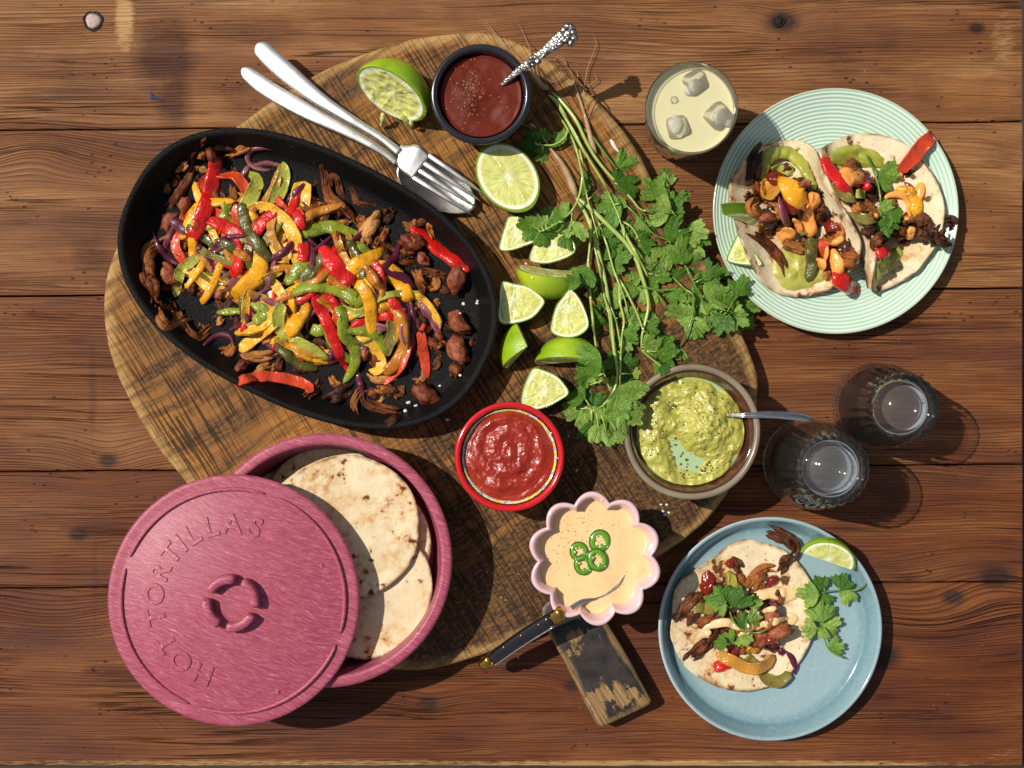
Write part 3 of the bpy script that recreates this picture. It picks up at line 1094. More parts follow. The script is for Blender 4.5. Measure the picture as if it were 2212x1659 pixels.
# apron and legs under the top
for (xa, ya, xb, yb) in [(-380, 1600, 2160, 1622), (2150, -380, 2172, 1600)]:
    a, b = W(xa, ya), W(xb, yb)
    x0, x1, y0, y1 = a.x, b.x, b.y, a.y
    V = [(x0, y0, -.13), (x1, y0, -.13), (x1, y1, -.13), (x0, y1, -.13), (x0, y0, -.035), (x1, y0, -.035), (x1, y1, -.035), (x0, y1, -.035)]
    mk('apron', V, [(3, 2, 1, 0), (4, 5, 6, 7), (0, 1, 5, 4), (1, 2, 6, 5), (2, 3, 7, 6), (3, 0, 4, 7)], 'table', table, smooth=False)
# nail, bolt hole with its ring of dark wood
v = W(202, 45)
nail = lathe('nail', rnd_prof([(.0015, -.02), (.0015, -.002), (.0062, -.0015), (.0072, -.0002), (.0068, .0005), (.0050, .0009), (.0003, .0010)], 26), (v.x, v.y, 0), 'nail', table, seg=28,
             rf=lambda t, r, z: 1 + .06 * math.sin(3 * t + 1))
v = W(1690, 46)
M['hole'] = G('burnt_hole', col=(.010, .006, .005), rough=.9).m
lathe('bolt_hole', [(.0036, .0009), (.0042, .0012), (.0050, .0010), (.0052, -.001), (.0036, -.004)], (v.x - .003, v.y, 0), 'hole', table, seg=24,
      rf=lambda t, r, z: 1 + .12 * math.sin(2 * t + .5) + .05 * math.sin(5 * t), close=True)
lathe('hole_floor', [(.0004, -.001), (.0036, .0007), (.0005, .00075)], (v.x - .003, v.y, 0), 'hole', table, seg=20)
ch = W(335, 206)
vn = W(202, 45)
lathe('nail_recess', [(.0070, .0002), (.0076, .0004), (.0083, .0002), (.0083, -.002), (.0070, -.002)], (vn.x - .0004, vn.y, 0), 'hole', table, seg=36, rf=lambda t, r, z: 1 + .05 * math.sin(3 * t) + .04 * math.sin(7 * t), close=True)
o = mk('paint_chip', [W(322, 199, .0004), W(322, 197, .001), W(334, 207, .0015), W(350, 213, .0009), W(350, 216, .0004), W(324, 214, .0004), W(328, 204, .0018)],
       [(0, 1, 6), (1, 2, 6), (2, 3, 6), (3, 4, 6), (4, 5, 6), (5, 0, 6)], 'chip', table, smooth=False)

# ================================================================ ROUND BOARD WITH HANDLE
BZ = .020
bpts = [(1030, 68), (950, 74), (880, 85), (800, 110), (735, 134), (690, 155), (590, 214), (510, 272), (400, 350), (320, 430), (265, 505), (245, 545), (228, 600), (222, 650), (225, 705), (233, 750),
        (245, 790), (262, 832), (300, 905), (345, 975), (395, 1035), (450, 1110), (540, 1220), (640, 1330), (740, 1405), (830, 1442), (890, 1449), (945, 1444), (1004, 1428), (1060, 1410), (1120, 1385), (1179, 1358), (1260, 1320),
        (1340, 1270), (1430, 1200), (1500, 1150), (1560, 1085), (1600, 1010), (1627, 925), (1638, 850), (1633, 795), (1600, 713), (1560, 620), (1500, 520), (1450, 445), (1405, 380), (1390, 345), (1340, 272), (1280, 208), (1200, 140), (1130, 96), (1070, 74)]
Q = catmull(bpts, 190, closed=True)
Q = [(a + 1.6 * nz(a * .03, b * .03, 1), b + 1.6 * nz(a * .03, b * .03, 5)) for a, b in Q]
poly = [tuple(W(a, b, BZ)[:2]) for a, b in Q]
cb = W(930, 760)
board = thing('serving_board', 'large round worn wooden board with a dark painted handle, under the pan and bowls', 'board', (cb.x, cb.y, 0))
slab('board_top', poly, .0012, BZ, 'board', board, bev=.0035)
hm_set(in_poly(poly), BZ)
hp = [(560, 700), (730, 600), (940, 650), (1060, 830), (1240, 1130), (1380, 1392), (1384, 1420), (1345, 1452), (1200, 1520), (1050, 1592), (1010, 1598), (975, 1575), (880, 1400), (740, 1120), (620, 900)]
Qh = catmull(C(19, hp), 70, closed=True)
hpoly = [tuple(W(a, b, .021)[:2]) for a, b in Qh]
slab('handle', hpoly, .0012, .0206, 'handle', board, bev=.0032)
hm_set(in_poly(hpoly), .0206)

# ================================================================ CAST IRON PAN
RIMZ = BZ + .031
pc = W(664.5, 602.1, RIMZ)
kz = (H - RIMZ) / H
PA, PB, PROT, PEX = 426.5 * S * kz, 275.5 * S * kz, -.4574, 2.36
prof = [(.030, BZ + .0012), (.0195, BZ + .0008), (.0165, BZ + .003), (.006, RIMZ - .008), (.0012, RIMZ - .0028), (0, RIMZ - .0012), (.0004, RIMZ - .0002), (.0020, RIMZ + .0003), (.0042, RIMZ),
        (.0054, RIMZ - .0014), (.0066, RIMZ - .006), (.0135, BZ + .0095), (.0165, BZ + .0062), (.022, BZ + .0046), (.030, BZ + .0042), (.055, BZ + .0044), (.085, BZ + .0044)]
o = lathe('oval_pan', prof, (pc.x, pc.y, 0), 'iron', seg=128, oval=(PA, PB, PROT, PEX))
tag(o, 'black oval cast iron pan heaped with fried peppers, mushrooms and beans', 'pan')
dx, dy = XX - pc.x, YY - pc.y
uu = dx * math.cos(PROT) + dy * math.sin(PROT)
vv = -dx * math.sin(PROT) + dy * math.cos(PROT)


def oval_r(ins):
    return (np.abs(uu / (PA - ins)) ** PEX + np.abs(vv / (PB - ins)) ** PEX)


hm_set(oval_r(0) < 1, RIMZ)
hm_set(oval_r(.0075) < 1, BZ + .013)
hm_set(oval_r(.014) < 1, BZ + .008)
hm_set(oval_r(.019) < 1, BZ + .0046)

# ---- food: every strip, bean and mushroom is laid in turn on what lies below it
KIND = {'r': ('red_pepper_strip', 'red pepper strip', 'pepper'), 'y': ('yellow_pepper_strip', 'yellow pepper strip', 'pepper'), 'yo': ('amber_pepper_strip', 'amber fried pepper strip', 'pepper'),
        'g': ('green_pepper_strip', 'green pepper strip', 'pepper'), 'go': ('dark_pepper_strip', 'dark green pepper strip', 'pepper'), 'o': ('onion_strip', 'red onion strip', 'onion'),
        'm': ('mushroom_shred', 'brown mushroom shred', 'mushroom'), 'md': ('charred_mushroom', 'dark charred mushroom shred', 'mushroom'), 'mp': ('pale_mushroom', 'pale brown mushroom shred', 'mushroom'),
        'b': ('bean', 'brown-red bean', 'bean')}
FOOD = {}
SEED = [0]


def shred(name, P3, w_, thk, kind, parent, rng, sd):
    # a torn piece: a few fibrous strands that run together and part at the ends
    P3 = np.array(P3)
    n = len(P3)
    T = np.gradient(P3, axis=0)
    B = np.column_stack([T[:, 1], -T[:, 0], np.zeros(n)])
    B /= np.linalg.norm(B, axis=1)[:, None] + 1e-9
    V, F, A_, U_, S_ = [], [], [], [], []
    t = np.linspace(-1, 1, n)
    ns = rng.choice([2, 3, 3])
    for k in range(ns):
        off = (k - (ns - 1) / 2) / ns * w_ * .78
        sp_ = 1 + rng.uniform(-.2, .9) * np.abs(t) ** 2
        i0, i1 = rng.randint(0, n // 5), n - rng.randint(0, n // 4)
        if k == ns // 2:
            i0, i1 = 0, n
        Q_ = P3 + B * (off * sp_)[:, None]
        Q_[:, 2] += rng.uniform(-.2, .5) * thk * np.cos(t * 2.2 + k) + thk * .25 * np.sin(t * 5 + k * 2)
        seg = Q_[i0:i1]
        if len(seg) < 5:
            seg = Q_
        V1, F1, a1, u1, s1 = sweep(name, seg, w_ / ns * rng.uniform(1.25, 1.75), thk * rng.uniform(.75, 1.1), None, K=8, roll=rng.uniform(-.7, .7), bend=rng.uniform(0, .4), sq=.8, wob=w_ * .07, seed=sd + k * 7,
                                   widths=[rng.uniform(.3, .7), rng.uniform(.8, 1.2), rng.uniform(.8, 1.1), rng.uniform(.25, .7)], tips=(rng.choice([2, 5, 20]), rng.choice([2, 4])), curl=rng.uniform(-2, 2), geo=True, fibre=.30)
        b_ = len(V)
        V += V1
        F += [tuple(i + b_ for i in f) for f in F1]
        A_ += a1; U_ += [u * .5 + k * 1.3 for u in u1]; S_ += s1
    return mk(name, V, F, kind, parent, dict(v=A_, u=U_, s=S_))


def desc(pts):
    d = np.array([p[:2] for p in pts], float)
    L = np.linalg.norm(np.diff(d, axis=0), axis=1).sum()
    ch_ = np.linalg.norm(d[-1] - d[0])
    size = 'long' if L > 170 else 'short' if L < 75 else ''
    bend = 'curled' if ch_ < .72 * L else 'curved' if ch_ < .93 * L else 'straight'
    return (size + ' ' + bend).strip()


def piece(where, kind, pts, wd, lift=0.0, sink=.0015, roll=None, thk=None, q=.9, tip=None, z=None, parent=None, name=None, z0=.03, smooth=4):
    """One strip of food; PTS in layout units, WD its width there."""
    SEED[0] += 1
    sd = SEED[0] * 3.71
    rng = random.Random(SEED[0])
    mush = kind in ('m', 'md', 'mp')
    w_ = px(wd) * (1.2 if mush else 1.16 if kind != 'o' else 1.05)
    if thk is None:
        thk = min(w_ * .45, .0034) if kind in ('r', 'y', 'g', 'go', 'yo') else min(w_ * .45, .0022) if kind == 'o' else w_ * .42
    n = max(14, min(34, int(sum(math.dist(pts[i][:2], pts[i + 1][:2]) for i in range(len(pts) - 1)) / 7)))
    P3 = rest(pts, thk / 2, lift, sink, smooth, q, n, z0)
    if not mush and kind != 'o':
        # cooked strips arch a little over what they lie on
        t = np.linspace(0, 1, n)
        P3[:, 2] += .0022 * np.sin(math.pi * t) * rng.uniform(.2, 1.0)
    nm, ds, cat = KIND[kind]
    nm = name or nm
    if kind in ('r', 'y', 'g', 'go', 'yo'):
        rl_ = rng.uniform(-.5, .5) if roll is None else roll * .8
        if rng.random() < {'r': .35, 'y': .5, 'yo': .6, 'g': .5, 'go': .5}[kind] and not (kind == 'r' and wd > 27):
            rl_ += math.pi
        o = sweep(nm, P3, w_, thk, kind, parent, K=14, roll=rl_, bend=rng.uniform(.15, .40), sq=.36, wob=.0009, seed=sd,
                  widths=[rng.uniform(.72, .95), rng.uniform(.95, 1.1), rng.uniform(.98, 1.12), rng.uniform(.92, 1.1), rng.uniform(.68, .95)], tips=(rng.choice([3, 14, 40]), rng.choice([4, 20, 40])) if tip is None else tuple(40 if t_ > 4 else t_ for t_ in tip), curl=rng.uniform(-.9, .9))
    elif kind == 'o':
        o = sweep(nm, P3, w_, thk, 'o', parent, K=12, roll=rng.uniform(-.8, .8) if roll is None else roll, bend=.5, sq=.7, wob=.0004, seed=sd, widths=[.35, .85, 1.05, .95, .45], tips=(3, 3), curl=rng.uniform(-.5, .5))
    else:
        o = shred(nm, P3, w_, thk, kind, parent, rng, sd)
    if False:
        o = sweep(nm, P3, w_, thk, kind, parent, K=12, roll=rng.uniform(-.9, .9), bend=rng.uniform(-.1, .5), sq=.75, wob=w_ * .13, seed=sd,
                  widths=[rng.uniform(.55, 1.0), rng.uniform(.85, 1.15), rng.uniform(.8, 1.1), rng.uniform(.45, .95)], tips=(rng.choice([2, 4, 20]), rng.choice([2, 3, 8])), curl=rng.uniform(-2.2, 2.2))
    stamp(P3, w_ * .42, thk * .45)
    FOOD.setdefault((where, kind), []).append((o, np.mean([p[0] for p in pts]), np.mean([p[1] for p in pts]), desc(pts)))
    return o


def pebble(where, kind, x, y, r, flat=.75, lift=0.0, sink=.002, mat=None, q=.8, asp=None, z0=.03, fr=None):
    """A bean or a knob of mushroom at layout (x, y)."""
    SEED[0] += 1
    rng = random.Random(SEED[0])
    w0 = W(x, y, z0)
    rr = px(r)
    z = hm_top(w0.x, w0.y, rr * .6, q) + rr * flat - sink + lift
    c = W(x, y, z)
    nm, ds, cat = KIND[kind]
    if kind != 'b':
        # a curled scrap of mushroom
        a0 = rng.uniform(0, 6.28)
        da = rng.choice([-1, 1]) * rng.uniform(1.6, 3.4)
        pts = [(x + r * .85 * math.cos(a0 + da * i_ / 5) * rng.uniform(.7, 1.25), y + r * .85 * math.sin(a0 + da * i_ / 5) * rng.uniform(.7, 1.25)) for i_ in range(6)]
        FO = FOOD.setdefault((where, kind), [])
        nb = len(FO)
        o = piece(where, kind, pts, r * rng.uniform(.62, .85), lift=lift, sink=sink, q=q, z0=z0, name={'m': 'mushroom_piece', 'md': 'charred_mushroom_piece', 'mp': 'pale_mushroom_piece'}[kind], thk=rr * .42)
        rec = FO.pop(nb)
        FOOD.setdefault((where, kind + 'l'), []).append((o, x, y, ''))
        if rng.random() < .55:
            hm_disc(c.x, c.y, rr * .3, z + rr * flat * .4)
        return o
    asp = asp or rng.uniform(.58, .78)
    if kind == 'b':
        o = lump('bean', c, (rr * 1.08, rr * asp, rr * flat), mat or 'b', seed=SEED[0] * 1.3, am=.38, fr=1.9, rot=rng.uniform(0, 3.1), bean=.25, loc=c)
    else:
        nm = {'m': 'mushroom_piece', 'md': 'charred_mushroom_piece', 'mp': 'pale_mushroom_piece'}[kind]
        o = lump(nm, c, (rr * 1.1, rr * asp, rr * flat), mat or kind, seed=SEED[0] * 1.3, am=.62, fr=fr or 1.7, rot=rng.uniform(0, 3.1), loc=c)
    hm_disc(c.x, c.y, rr * .75, z + rr * flat * .75)
    FOOD.setdefault((where, kind + 'l'), []).append((o, x, y, ''))
    return o


def label_food(where, place, extra_group):
    for (wh, kind), L in FOOD.items():
        if wh != where:
            continue
        base = kind[:-1] if kind.endswith('l') and kind not in KIND else kind
        nm, ds, cat = KIND[base]
        if kind == 'ml': ds = 'knobbly brown mushroom piece'
        if kind == 'mdl': ds = 'knobbly charred mushroom piece'
        if kind == 'mpl': ds = 'knobbly pale mushroom piece'
        L.sort(key=lambda t: t[1])
        for i, (o, x, y, d) in enumerate(L):
            txt = (d + ' ' + ds).strip()
            tail = '' if len(L) == 1 else (f', {ordinal(i + 1)} from the left of {len(L)}' if len(L) < 4 else f', {ordinal(i + 1)} such piece from the left' if i < len(L) / 2 else f', {ordinal(len(L) - i)} such piece from the right')
            tag(o, f'{txt} {place}{tail}', cat, f'{ds}s {extra_group}')


# hidden bed of the heap: scraps that fill the gaps between the traced pieces
rngf = random.Random(11)
BED = []
for k in range(150):
    while True:
        a, b = rngf.uniform(-1, 1), rngf.uniform(-1, 1)
        if (abs(a) ** 2.2 + abs(b) ** 2.2) < 1 and rngf.random() > .25 * (abs(a) + abs(b)):
            break
    u_, v_ = a * 285, b * 150
    cxp = 655 + u_ * math.cos(.4574) - v_ * math.sin(.4574)
    cyp = 600 + u_ * math.sin(.4574) + v_ * math.cos(.4574)
    an = rngf.uniform(0, math.pi)
    L = rngf.uniform(26, 55)
    k1 = rngf.uniform(-16, 16)
    dxp, dyp = math.cos(an) * L, math.sin(an) * L
    kind = rngf.choice(['m', 'md', 'o', 'yo', 'y', 'o', 'm', 'md'] if (a * a + b * b) < .5 and k > 60 else ['m', 'md', 'md', 'm', 'm'])
    pts = [(cxp - dxp, cyp - dyp), (cxp - dyp / L * k1, cyp + dxp / L * k1), (cxp + dxp, cyp + dyp)]
    piece('bed', kind, pts, rngf.uniform(16, 27), q=.6, sink=.002)
for (wh, kind), L in list(FOOD.items()):
    nm, ds, cat = KIND[kind]
    for (o, x, y, d) in L:
        tag(o, f'{ds} half buried at the bottom of the heap in the black pan', cat, f'{ds}s buried in the pan heap')
FOOD.clear()
# raise the middle of the heap
dome = np.clip(1 - ((uu - .004) / .105) ** 2 - ((vv) / .058) ** 2, 0, 1)
HM[:] = np.where(dome > 0, np.maximum(HM, BZ + .0046 + .015 * dome), HM)

PAN = []


def add(cr, kind, pts, wd, lay, **k):
    s = CR[cr][2]
    D_ = C(cr, pts)
    L_ = sum(math.dist(D_[i], D_[i + 1]) for i in range(len(D_) - 1))
    if kind in ('r', 'y', 'g', 'go', 'yo', 'o') and lay <= 3 and L_ < 95 and not k.get('tip'):
        # short glimpses are the visible part of longer strips that run on under their neighbours
        e_ = .5 if L_ < 60 else .3
        (x0, y0), (x1, y1) = D_[0], D_[1]
        (x2, y2), (x3, y3) = D_[-2], D_[-1]
        d0, d1 = math.dist(D_[0], D_[1]), math.dist(D_[-2], D_[-1])
        D_ = [(x0 + (x0 - x1) / d0 * L_ * e_, y0 + (y0 - y1) / d0 * L_ * e_)] + D_ + [(x3 + (x3 - x2) / d1 * L_ * e_, y3 + (y3 - y2) / d1 * L_ * e_)]
    PAN.append((lay, kind, D_, wd * s, k))


def addl(cr, kind, x, y, r, lay, **k):
    s = CR[cr][2]
    (X, Y), = C(cr, [(x, y)])
    PAN.append((lay, kind + 'L', (X, Y), r * s, k))


a = add
# mushrooms, crop 1
a(1, 'm', [(893, 183), (815, 260), (740, 330), (705, 425)], 74, 1)
a(1, 'm', [(780, 375), (745, 500), (690, 620), (610, 735), (495, 852)], 84, 2)
a(1, 'm', [(1325, 252), (1210, 305), (1090, 365), (1050, 400)], 64, 1)
a(1, 'mp', [(770, 465), (850, 478), (930, 488)], 56, 1)
a(1, 'mp', [(720, 425), (660, 470), (610, 525)], 66, 1)
addl(1, 'mp', 555, 575, 74, 1); addl(1, 'm', 560, 680, 66, 0)
addl(1, 'b', 935, 345, 66, 1)
a(1, 'md', [(870, 300), (960, 260), (1060, 255), (1165, 275)], 84, 0)
a(1, 'm', [(790, 360), (850, 340), (890, 390)], 66, 0)
a(1, 'mp', [(1110, 620), (1140, 700), (1150, 770), (1210, 800)], 62, 1)
addl(1, 'mp', 1170, 815, 60, 2)
a(1, 'm', [(530, 1105), (420, 1180), (340, 1270), (330, 1400), (360, 1540), (410, 1640)], 105, 1)
a(3, 'm', [(370, 60), (350, 130), (400, 240), (430, 380)], 118, 1)
addl(1, 'mp', 425, 1325, 78, 2); addl(1, 'b', 545, 1480, 100, 1); addl(1, 'b', 545, 985, 92, 2, mat='b')
addl(1, 'b', 690, 815, 66, 1); addl(1, 'md', 580, 850, 52, 0); addl(1, 'md', 1190, 470, 60, 0); addl(1, 'md', 860, 580, 55, 0)
# mushrooms, crop 2
a(2, 'm', [(185, 432), (205, 398), (255, 430), (290, 540), (300, 650), (340, 740), (450, 830), (545, 930), (580, 1010)], 66, 2)
a(2, 'm', [(330, 650), (335, 570), (385, 545), (418, 620), (440, 720), (520, 790)], 62, 2)
a(2, 'm', [(300, 690), (350, 780), (440, 860), (540, 950)], 96, 1)
a(2, 'm', [(525, 640), (570, 730), (590, 800), (690, 820), (830, 845)], 46, 1)
a(2, 'md', [(915, 840), (880, 930), (820, 1000)], 100, 2)
a(2, 'mp', [(830, 900), (730, 1000), (655, 1090), (690, 1200)], 104, 2)
a(2, 'm', [(860, 1010), (830, 1110), (770, 1200)], 80, 2)
addl(2, 'md', 1160, 930, 76, 1); addl(2, 'mp', 1050, 960, 92, 2)
a(2, 'm', [(1290, 950), (1275, 1040), (1310, 1140)], 54, 1); a(2, 'md', [(1310, 940), (1290, 1010)], 40, 2)
addl(2, 'b', 440, 1170, 94, 1); addl(2, 'b', 590, 1255, 66, 2); addl(2, 'b', 690, 985, 58, 1); addl(2, 'b', 1110, 1170, 112, 2)
a(2, 'mp', [(1080, 1130), (1130, 1210)], 70, 3)
a(2, 'm', [(950, 1340), (1090, 1370), (1210, 1395)], 54, 2); a(2, 'mp', [(1200, 1440), (1320, 1470), (1440, 1490)], 66, 2)
a(2, 'm', [(1140, 1420), (1180, 1520), (1240, 1610)], 76, 2); addl(2, 'm', 1290, 1545, 84, 2)
addl(2, 'b', 1540, 1510, 132, 2, flat=.6); addl(2, 'm', 205, 725, 84, 1); addl(2, 'md', 150, 585, 60, 1)
a(2, 'm', [(150, 820), (240, 850), (310, 810)], 60, 1); a(2, 'm', [(300, 870), (280, 960), (200, 1000)], 70, 1); a(2, 'm', [(400, 850), (410, 950)], 60, 0)
addl(2, 'md', 800, 1190, 70, 1); addl(2, 'md', 900, 1230, 70, 1); addl(2, 'md', 1060, 1300, 80, 1); addl(2, 'm', 620, 1170, 60, 1)
addl(2, 'b', 1210, 1330, 70, 1); a(2, 'md', [(780, 1290), (880, 1330), (960, 1300)], 80, 1); a(2, 'm', [(1000, 1230), (1060, 1260), (1130, 1300)], 70, 1)
a(2, 'm', [(590, 930), (640, 960), (700, 940)], 70, 1); a(2, 'm', [(120, 950), (160, 1010)], 80, 0); addl(2, 'm', 1190, 1010, 50, 1)
a(2, 'm', [(390, 1000), (480, 990), (550, 970)], 55, 2)
# mushrooms, crop 3
a(3, 'm', [(600, 345), (640, 480), (690, 590), (760, 675), (850, 705), (940, 625), (1020, 575)], 80, 1)
a(3, 'mp', [(450, 400), (470, 520), (540, 595), (650, 550), (760, 500), (860, 540)], 88, 2)
addl(3, 'md', 520, 345, 72, 1); addl(3, 'md', 985, 400, 84, 2); addl(3, 'mp', 1005, 510, 74, 2); addl(3, 'mp', 880, 570, 40, 2)
a(3, 'm', [(470, 235), (600, 210), (730, 235)], 58, 1); a(3, 'md', [(760, 190), (790, 300)], 48, 1); addl(3, 'md', 900, 265, 56, 1); addl(3, 'md', 820, 190, 50, 1)
addl(3, 'm', 1110, 785, 86, 2); addl(3, 'md', 1215, 800, 66, 2)
a(3, 'mp', [(1230, 825), (1350, 880), (1480, 890), (1625, 860)], 90, 2)
addl(3, 'b', 1260, 985, 78, 2); a(3, 'mp', [(1380, 1045), (1480, 1010), (1610, 960)], 90, 2); addl(3, 'm', 1690, 975, 76, 2); addl(3, 'md', 1300, 640, 92, 2); addl(3, 'md', 1250, 510, 74, 1)
addl(3, 'md', 1180, 620, 60, 1); addl(3, 'md', 1020, 300, 56, 1); a(3, 'md', [(1750, 960), (1850, 1020), (1960, 1060)], 80, 1); addl(3, 'md', 1120, 250, 60, 1)
addl(3, 'b', 1050, 290, 56, 2)
# mushrooms, crop 4
a(4, 'mp', [(700, 1055), (800, 1115), (920, 1115), (1025, 1070)], 74, 2)
a(4, 'mp', [(690, 1190), (620, 1250), (580, 1350), (585, 1470)], 66, 2)
a(4, 'm', [(655, 1270), (700, 1340), (800, 1390), (920, 1420), (1020, 1450)], 84, 2)
a(4, 'md', [(1040, 1430), (970, 1505), (880, 1555)], 66, 2)
a(4, 'm', [(350, 1080), (390, 1150), (450, 1165), (490, 1130)], 58, 2)
a(4, 'm', [(265, 1110), (220, 1200), (90, 1290)], 88, 1)
a(4, 'md', [(590, 1180), (440, 1260), (290, 1330)], 120, 1)
a(4, 'mp', [(790, 1345), (860, 1310), (905, 1240)], 56, 3)
a(4, 'm', [(890, 1180), (960, 1230), (1040, 1285)], 80, 2)
a(4, 'm', [(780, 1190), (860, 1220), (930, 1200)], 80, 1); a(4, 'md', [(1040, 1170), (1050, 1290)], 60, 1); a(4, 'm', [(720, 1210), (800, 1280)], 60, 2)
addl(4, 'mp', 1180, 1065, 86, 2); addl(4, 'b', 1275, 1250, 128, 2, flat=.62); addl(4, 'b', 1595, 830, 142, 2, flat=.62)
a(4, 'm', [(1580, 940), (1570, 1020), (1540, 1100)], 96, 1)
addl(4, 'b', 1600, 560, 118, 2); addl(4, 'm', 1450, 400, 74, 1)
a(4, 'md', [(1430, 565), (1530, 630), (1650, 710)], 66, 2); addl(4, 'b', 1350, 755, 66, 1); addl(4, 'm', 1425, 835, 72, 1); a(4, 'm', [(1690, 780), (1760, 730)], 54, 1)
a(4, 'm', [(1360, 200), (1450, 245), (1560, 305)], 56, 1); addl(4, 'md', 1350, 910, 80, 1); a(4, 'm', [(1220, 60), (1350, 80), (1480, 95)], 56, 2)
a(4, 'm', [(1175, 80), (1230, 210), (1280, 340)], 66, 1); addl(4, 'm', 1310, 150, 76, 1); a(4, 'md', [(1120, 960), (1100, 1060)], 60, 1); addl(4, 'md', 1240, 900, 70, 1); a(4, 'm', [(1300, 420), (1360, 520)], 70, 1)
addl(4, 'b', 60, 870, 56, 2); a(4, 'm', [(860, 1010), (930, 990)], 60, 2); addl(4, 'b', 690, 850, 60, 2); addl(4, 'md', 860, 620, 70, 2); addl(4, 'b', 1410, 690, 50, 1); addl(4, 'm', 1480, 250, 40, 1)
# peppers and onions, crop 1
a(1, 'r', [(860, 610), (830, 700), (840, 770)], 74, 2, roll=.2)
a(1, 'r', [(835, 850), (745, 910), (695, 1000), (690, 1060)], 78, 2, roll=-.5)
a(1, 'r', [(1060, 545), (1150, 550), (1230, 620), (1285, 730)], 84, 3, roll=.6)
a(1, 'r', [(960, 890), (1045, 940), (980, 1090)], 92, 2)
a(1, 'r', [(1100, 830), (1190, 890), (1200, 960)], 92, 2, roll=0)
a(1, 'r', [(610, 1110), (610, 1230), (660, 1320)], 78, 2)
a(1, 'o', [(560, 1070), (510, 1210)], 70, 2)
a(1, 'o', [(1530, 300), (1410, 285), (1310, 305), (1280, 380), (1330, 450), (1440, 492), (1500, 480)], 52, 1)
a(1, 'o', [(1370, 440), (1470, 420), (1570, 440)], 50, 2)
a(1, 'o', [(1280, 460), (1230, 530)], 50, 1)
a(1, 'y', [(1790, 690), (1760, 840), (1680, 980)], 150, 3, roll=0)
a(1, 'y', [(1560, 1010), (1560, 1130), (1600, 1250)], 160, 2, roll=0)
a(1, 'yo', [(1560, 560), (1530, 680), (1460, 790)], 80, 2)
a(1, 'r', [(1500, 910), (1420, 990), (1350, 1085)], 92, 3, roll=-.2)
a(1, 'g', [(1100, 890), (1140, 1000), (1210, 1090)], 84, 3)
a(1, 'g', [(1300, 500), (1370, 590), (1315, 740), (1245, 880), (1250, 965)], 118, 3, roll=.3)
a(1, 'g', [(1610, 415), (1615, 570), (1560, 720), (1485, 855)], 112, 3, roll=.35)
a(1, 'go', [(1240, 910), (1275, 1050), (1360, 1170), (1425, 1265)], 92, 3)
a(1, 'r', [(870, 955), (1010, 995), (1120, 1060), (1245, 1150)], 108, 3, roll=.2)
a(1, 'o', [(555, 960), (640, 1010), (745, 1095)], 110, 3, roll=.1)
a(1, 'go', [(795, 1080), (890, 1145), (990, 1220)], 74, 3)
a(1, 'o', [(385, 1055), (420, 1180), (490, 1290), (580, 1360), (672, 1398)], 64, 3)
a(1, 'o', [(655, 1290), (760, 1320), (860, 1370), (945, 1425)], 92, 3, roll=.2)
a(1, 'g', [(730, 1370), (650, 1440), (620, 1570)], 82, 3, roll=.4)
a(1, 'o', [(890, 1300), (980, 1400), (1120, 1500)], 64, 3, roll=0)
a(1, 'r', [(1185, 1220), (1190, 1330), (1170, 1420)], 94, 3)
a(1, 'yo', [(1190, 1270), (1270, 1320)], 70, 3)
a(1, 'r', [(1740, 845), (1770, 970), (1760, 1075)], 92, 3, roll=.1, tip=(1.6, 8))
a(1, 'o', [(1810, 610), (1700, 740), (1585, 870)], 74, 4, roll=.1)
a(1, 'go', [(880, 1470), (960, 1510), (1090, 1540)], 90, 2)
a(1, 'o', [(830, 1200), (820, 1260)], 60, 3)
a(1, 'o', [(940, 1250), (1050, 1150), (1200, 1120)], 66, 3)
a(1, 'r', [(985, 345), (960, 560), (905, 800), (825, 1000), (735, 1175)], 128, 5, roll=.55, tip=(9, 9))
a(1, 'o', [(895, 1392), (955, 1270), (1075, 1190), (1200, 1190), (1290, 1265), (1310, 1365)], 66, 5)
a(1, 'o', [(1205, 1160), (1325, 1195), (1400, 1290), (1430, 1375)], 56, 4)
a(1, 'y', [(670, 1435), (800, 1480), (920, 1560), (1040, 1600), (1180, 1650)], 112, 4, roll=-.4, tip=(9, 5))
a(1, 'o', [(1255, 1435), (1170, 1520), (1050, 1640)], 84, 5, roll=.1)
a(1, 'y', [(1330, 1280), (1395, 1400), (1350, 1500), (1230, 1610), (1150, 1700)], 135, 4, roll=.3)
a(1, 'g', [(1860, 1330), (1740, 1430), (1630, 1570)], 108, 4, roll=-.2)
a(1, 'o', [(1770, 1130), (1870, 1220), (1900, 1350), (1840, 1520)], 76, 5, roll=.3)
a(1, 'y', [(1255, 852), (1400, 826), (1540, 880), (1660, 1000), (1730, 1150), (1740, 1390)], 96, 5, roll=-.4, tip=(1.5, 7))
a(1, 'r', [(1790, 1140), (1810, 1250), (1780, 1360)], 90, 4)
# crop 2
a(2, 'g', [(50, 1100), (190, 1055), (330, 1025), (480, 1065), (615, 1095)], 106, 4, roll=.3, tip=(9, 2))
a(2, 'y', [(845, 1225), (720, 1325), (570, 1405), (470, 1475)], 124, 3, roll=.15, tip=(1.6, 6))
a(2, 'yo', [(690, 1450), (740, 1520), (790, 1620)], 92, 3)
a(2, 'y', [(850, 1410), (980, 1510), (1050, 1650)], 128, 3, roll=.1)
a(2, 'o', [(990, 1200), (940, 1320), (840, 1400)], 68, 3)
a(2, 'y', [(590, 1520), (660, 1600), (720, 1700)], 118, 3, roll=-.3)
a(2, 'r', [(250, 1190), (330, 1320), (430, 1440), (560, 1570)], 136, 4, roll=.25)
a(2, 'go', [(60, 1560), (180, 1420), (290, 1290)], 110, 4, roll=.2)
a(2, 'o', [(750, 1385), (880, 1450), (1010, 1500), (1140, 1610)], 104, 4, roll=.1)
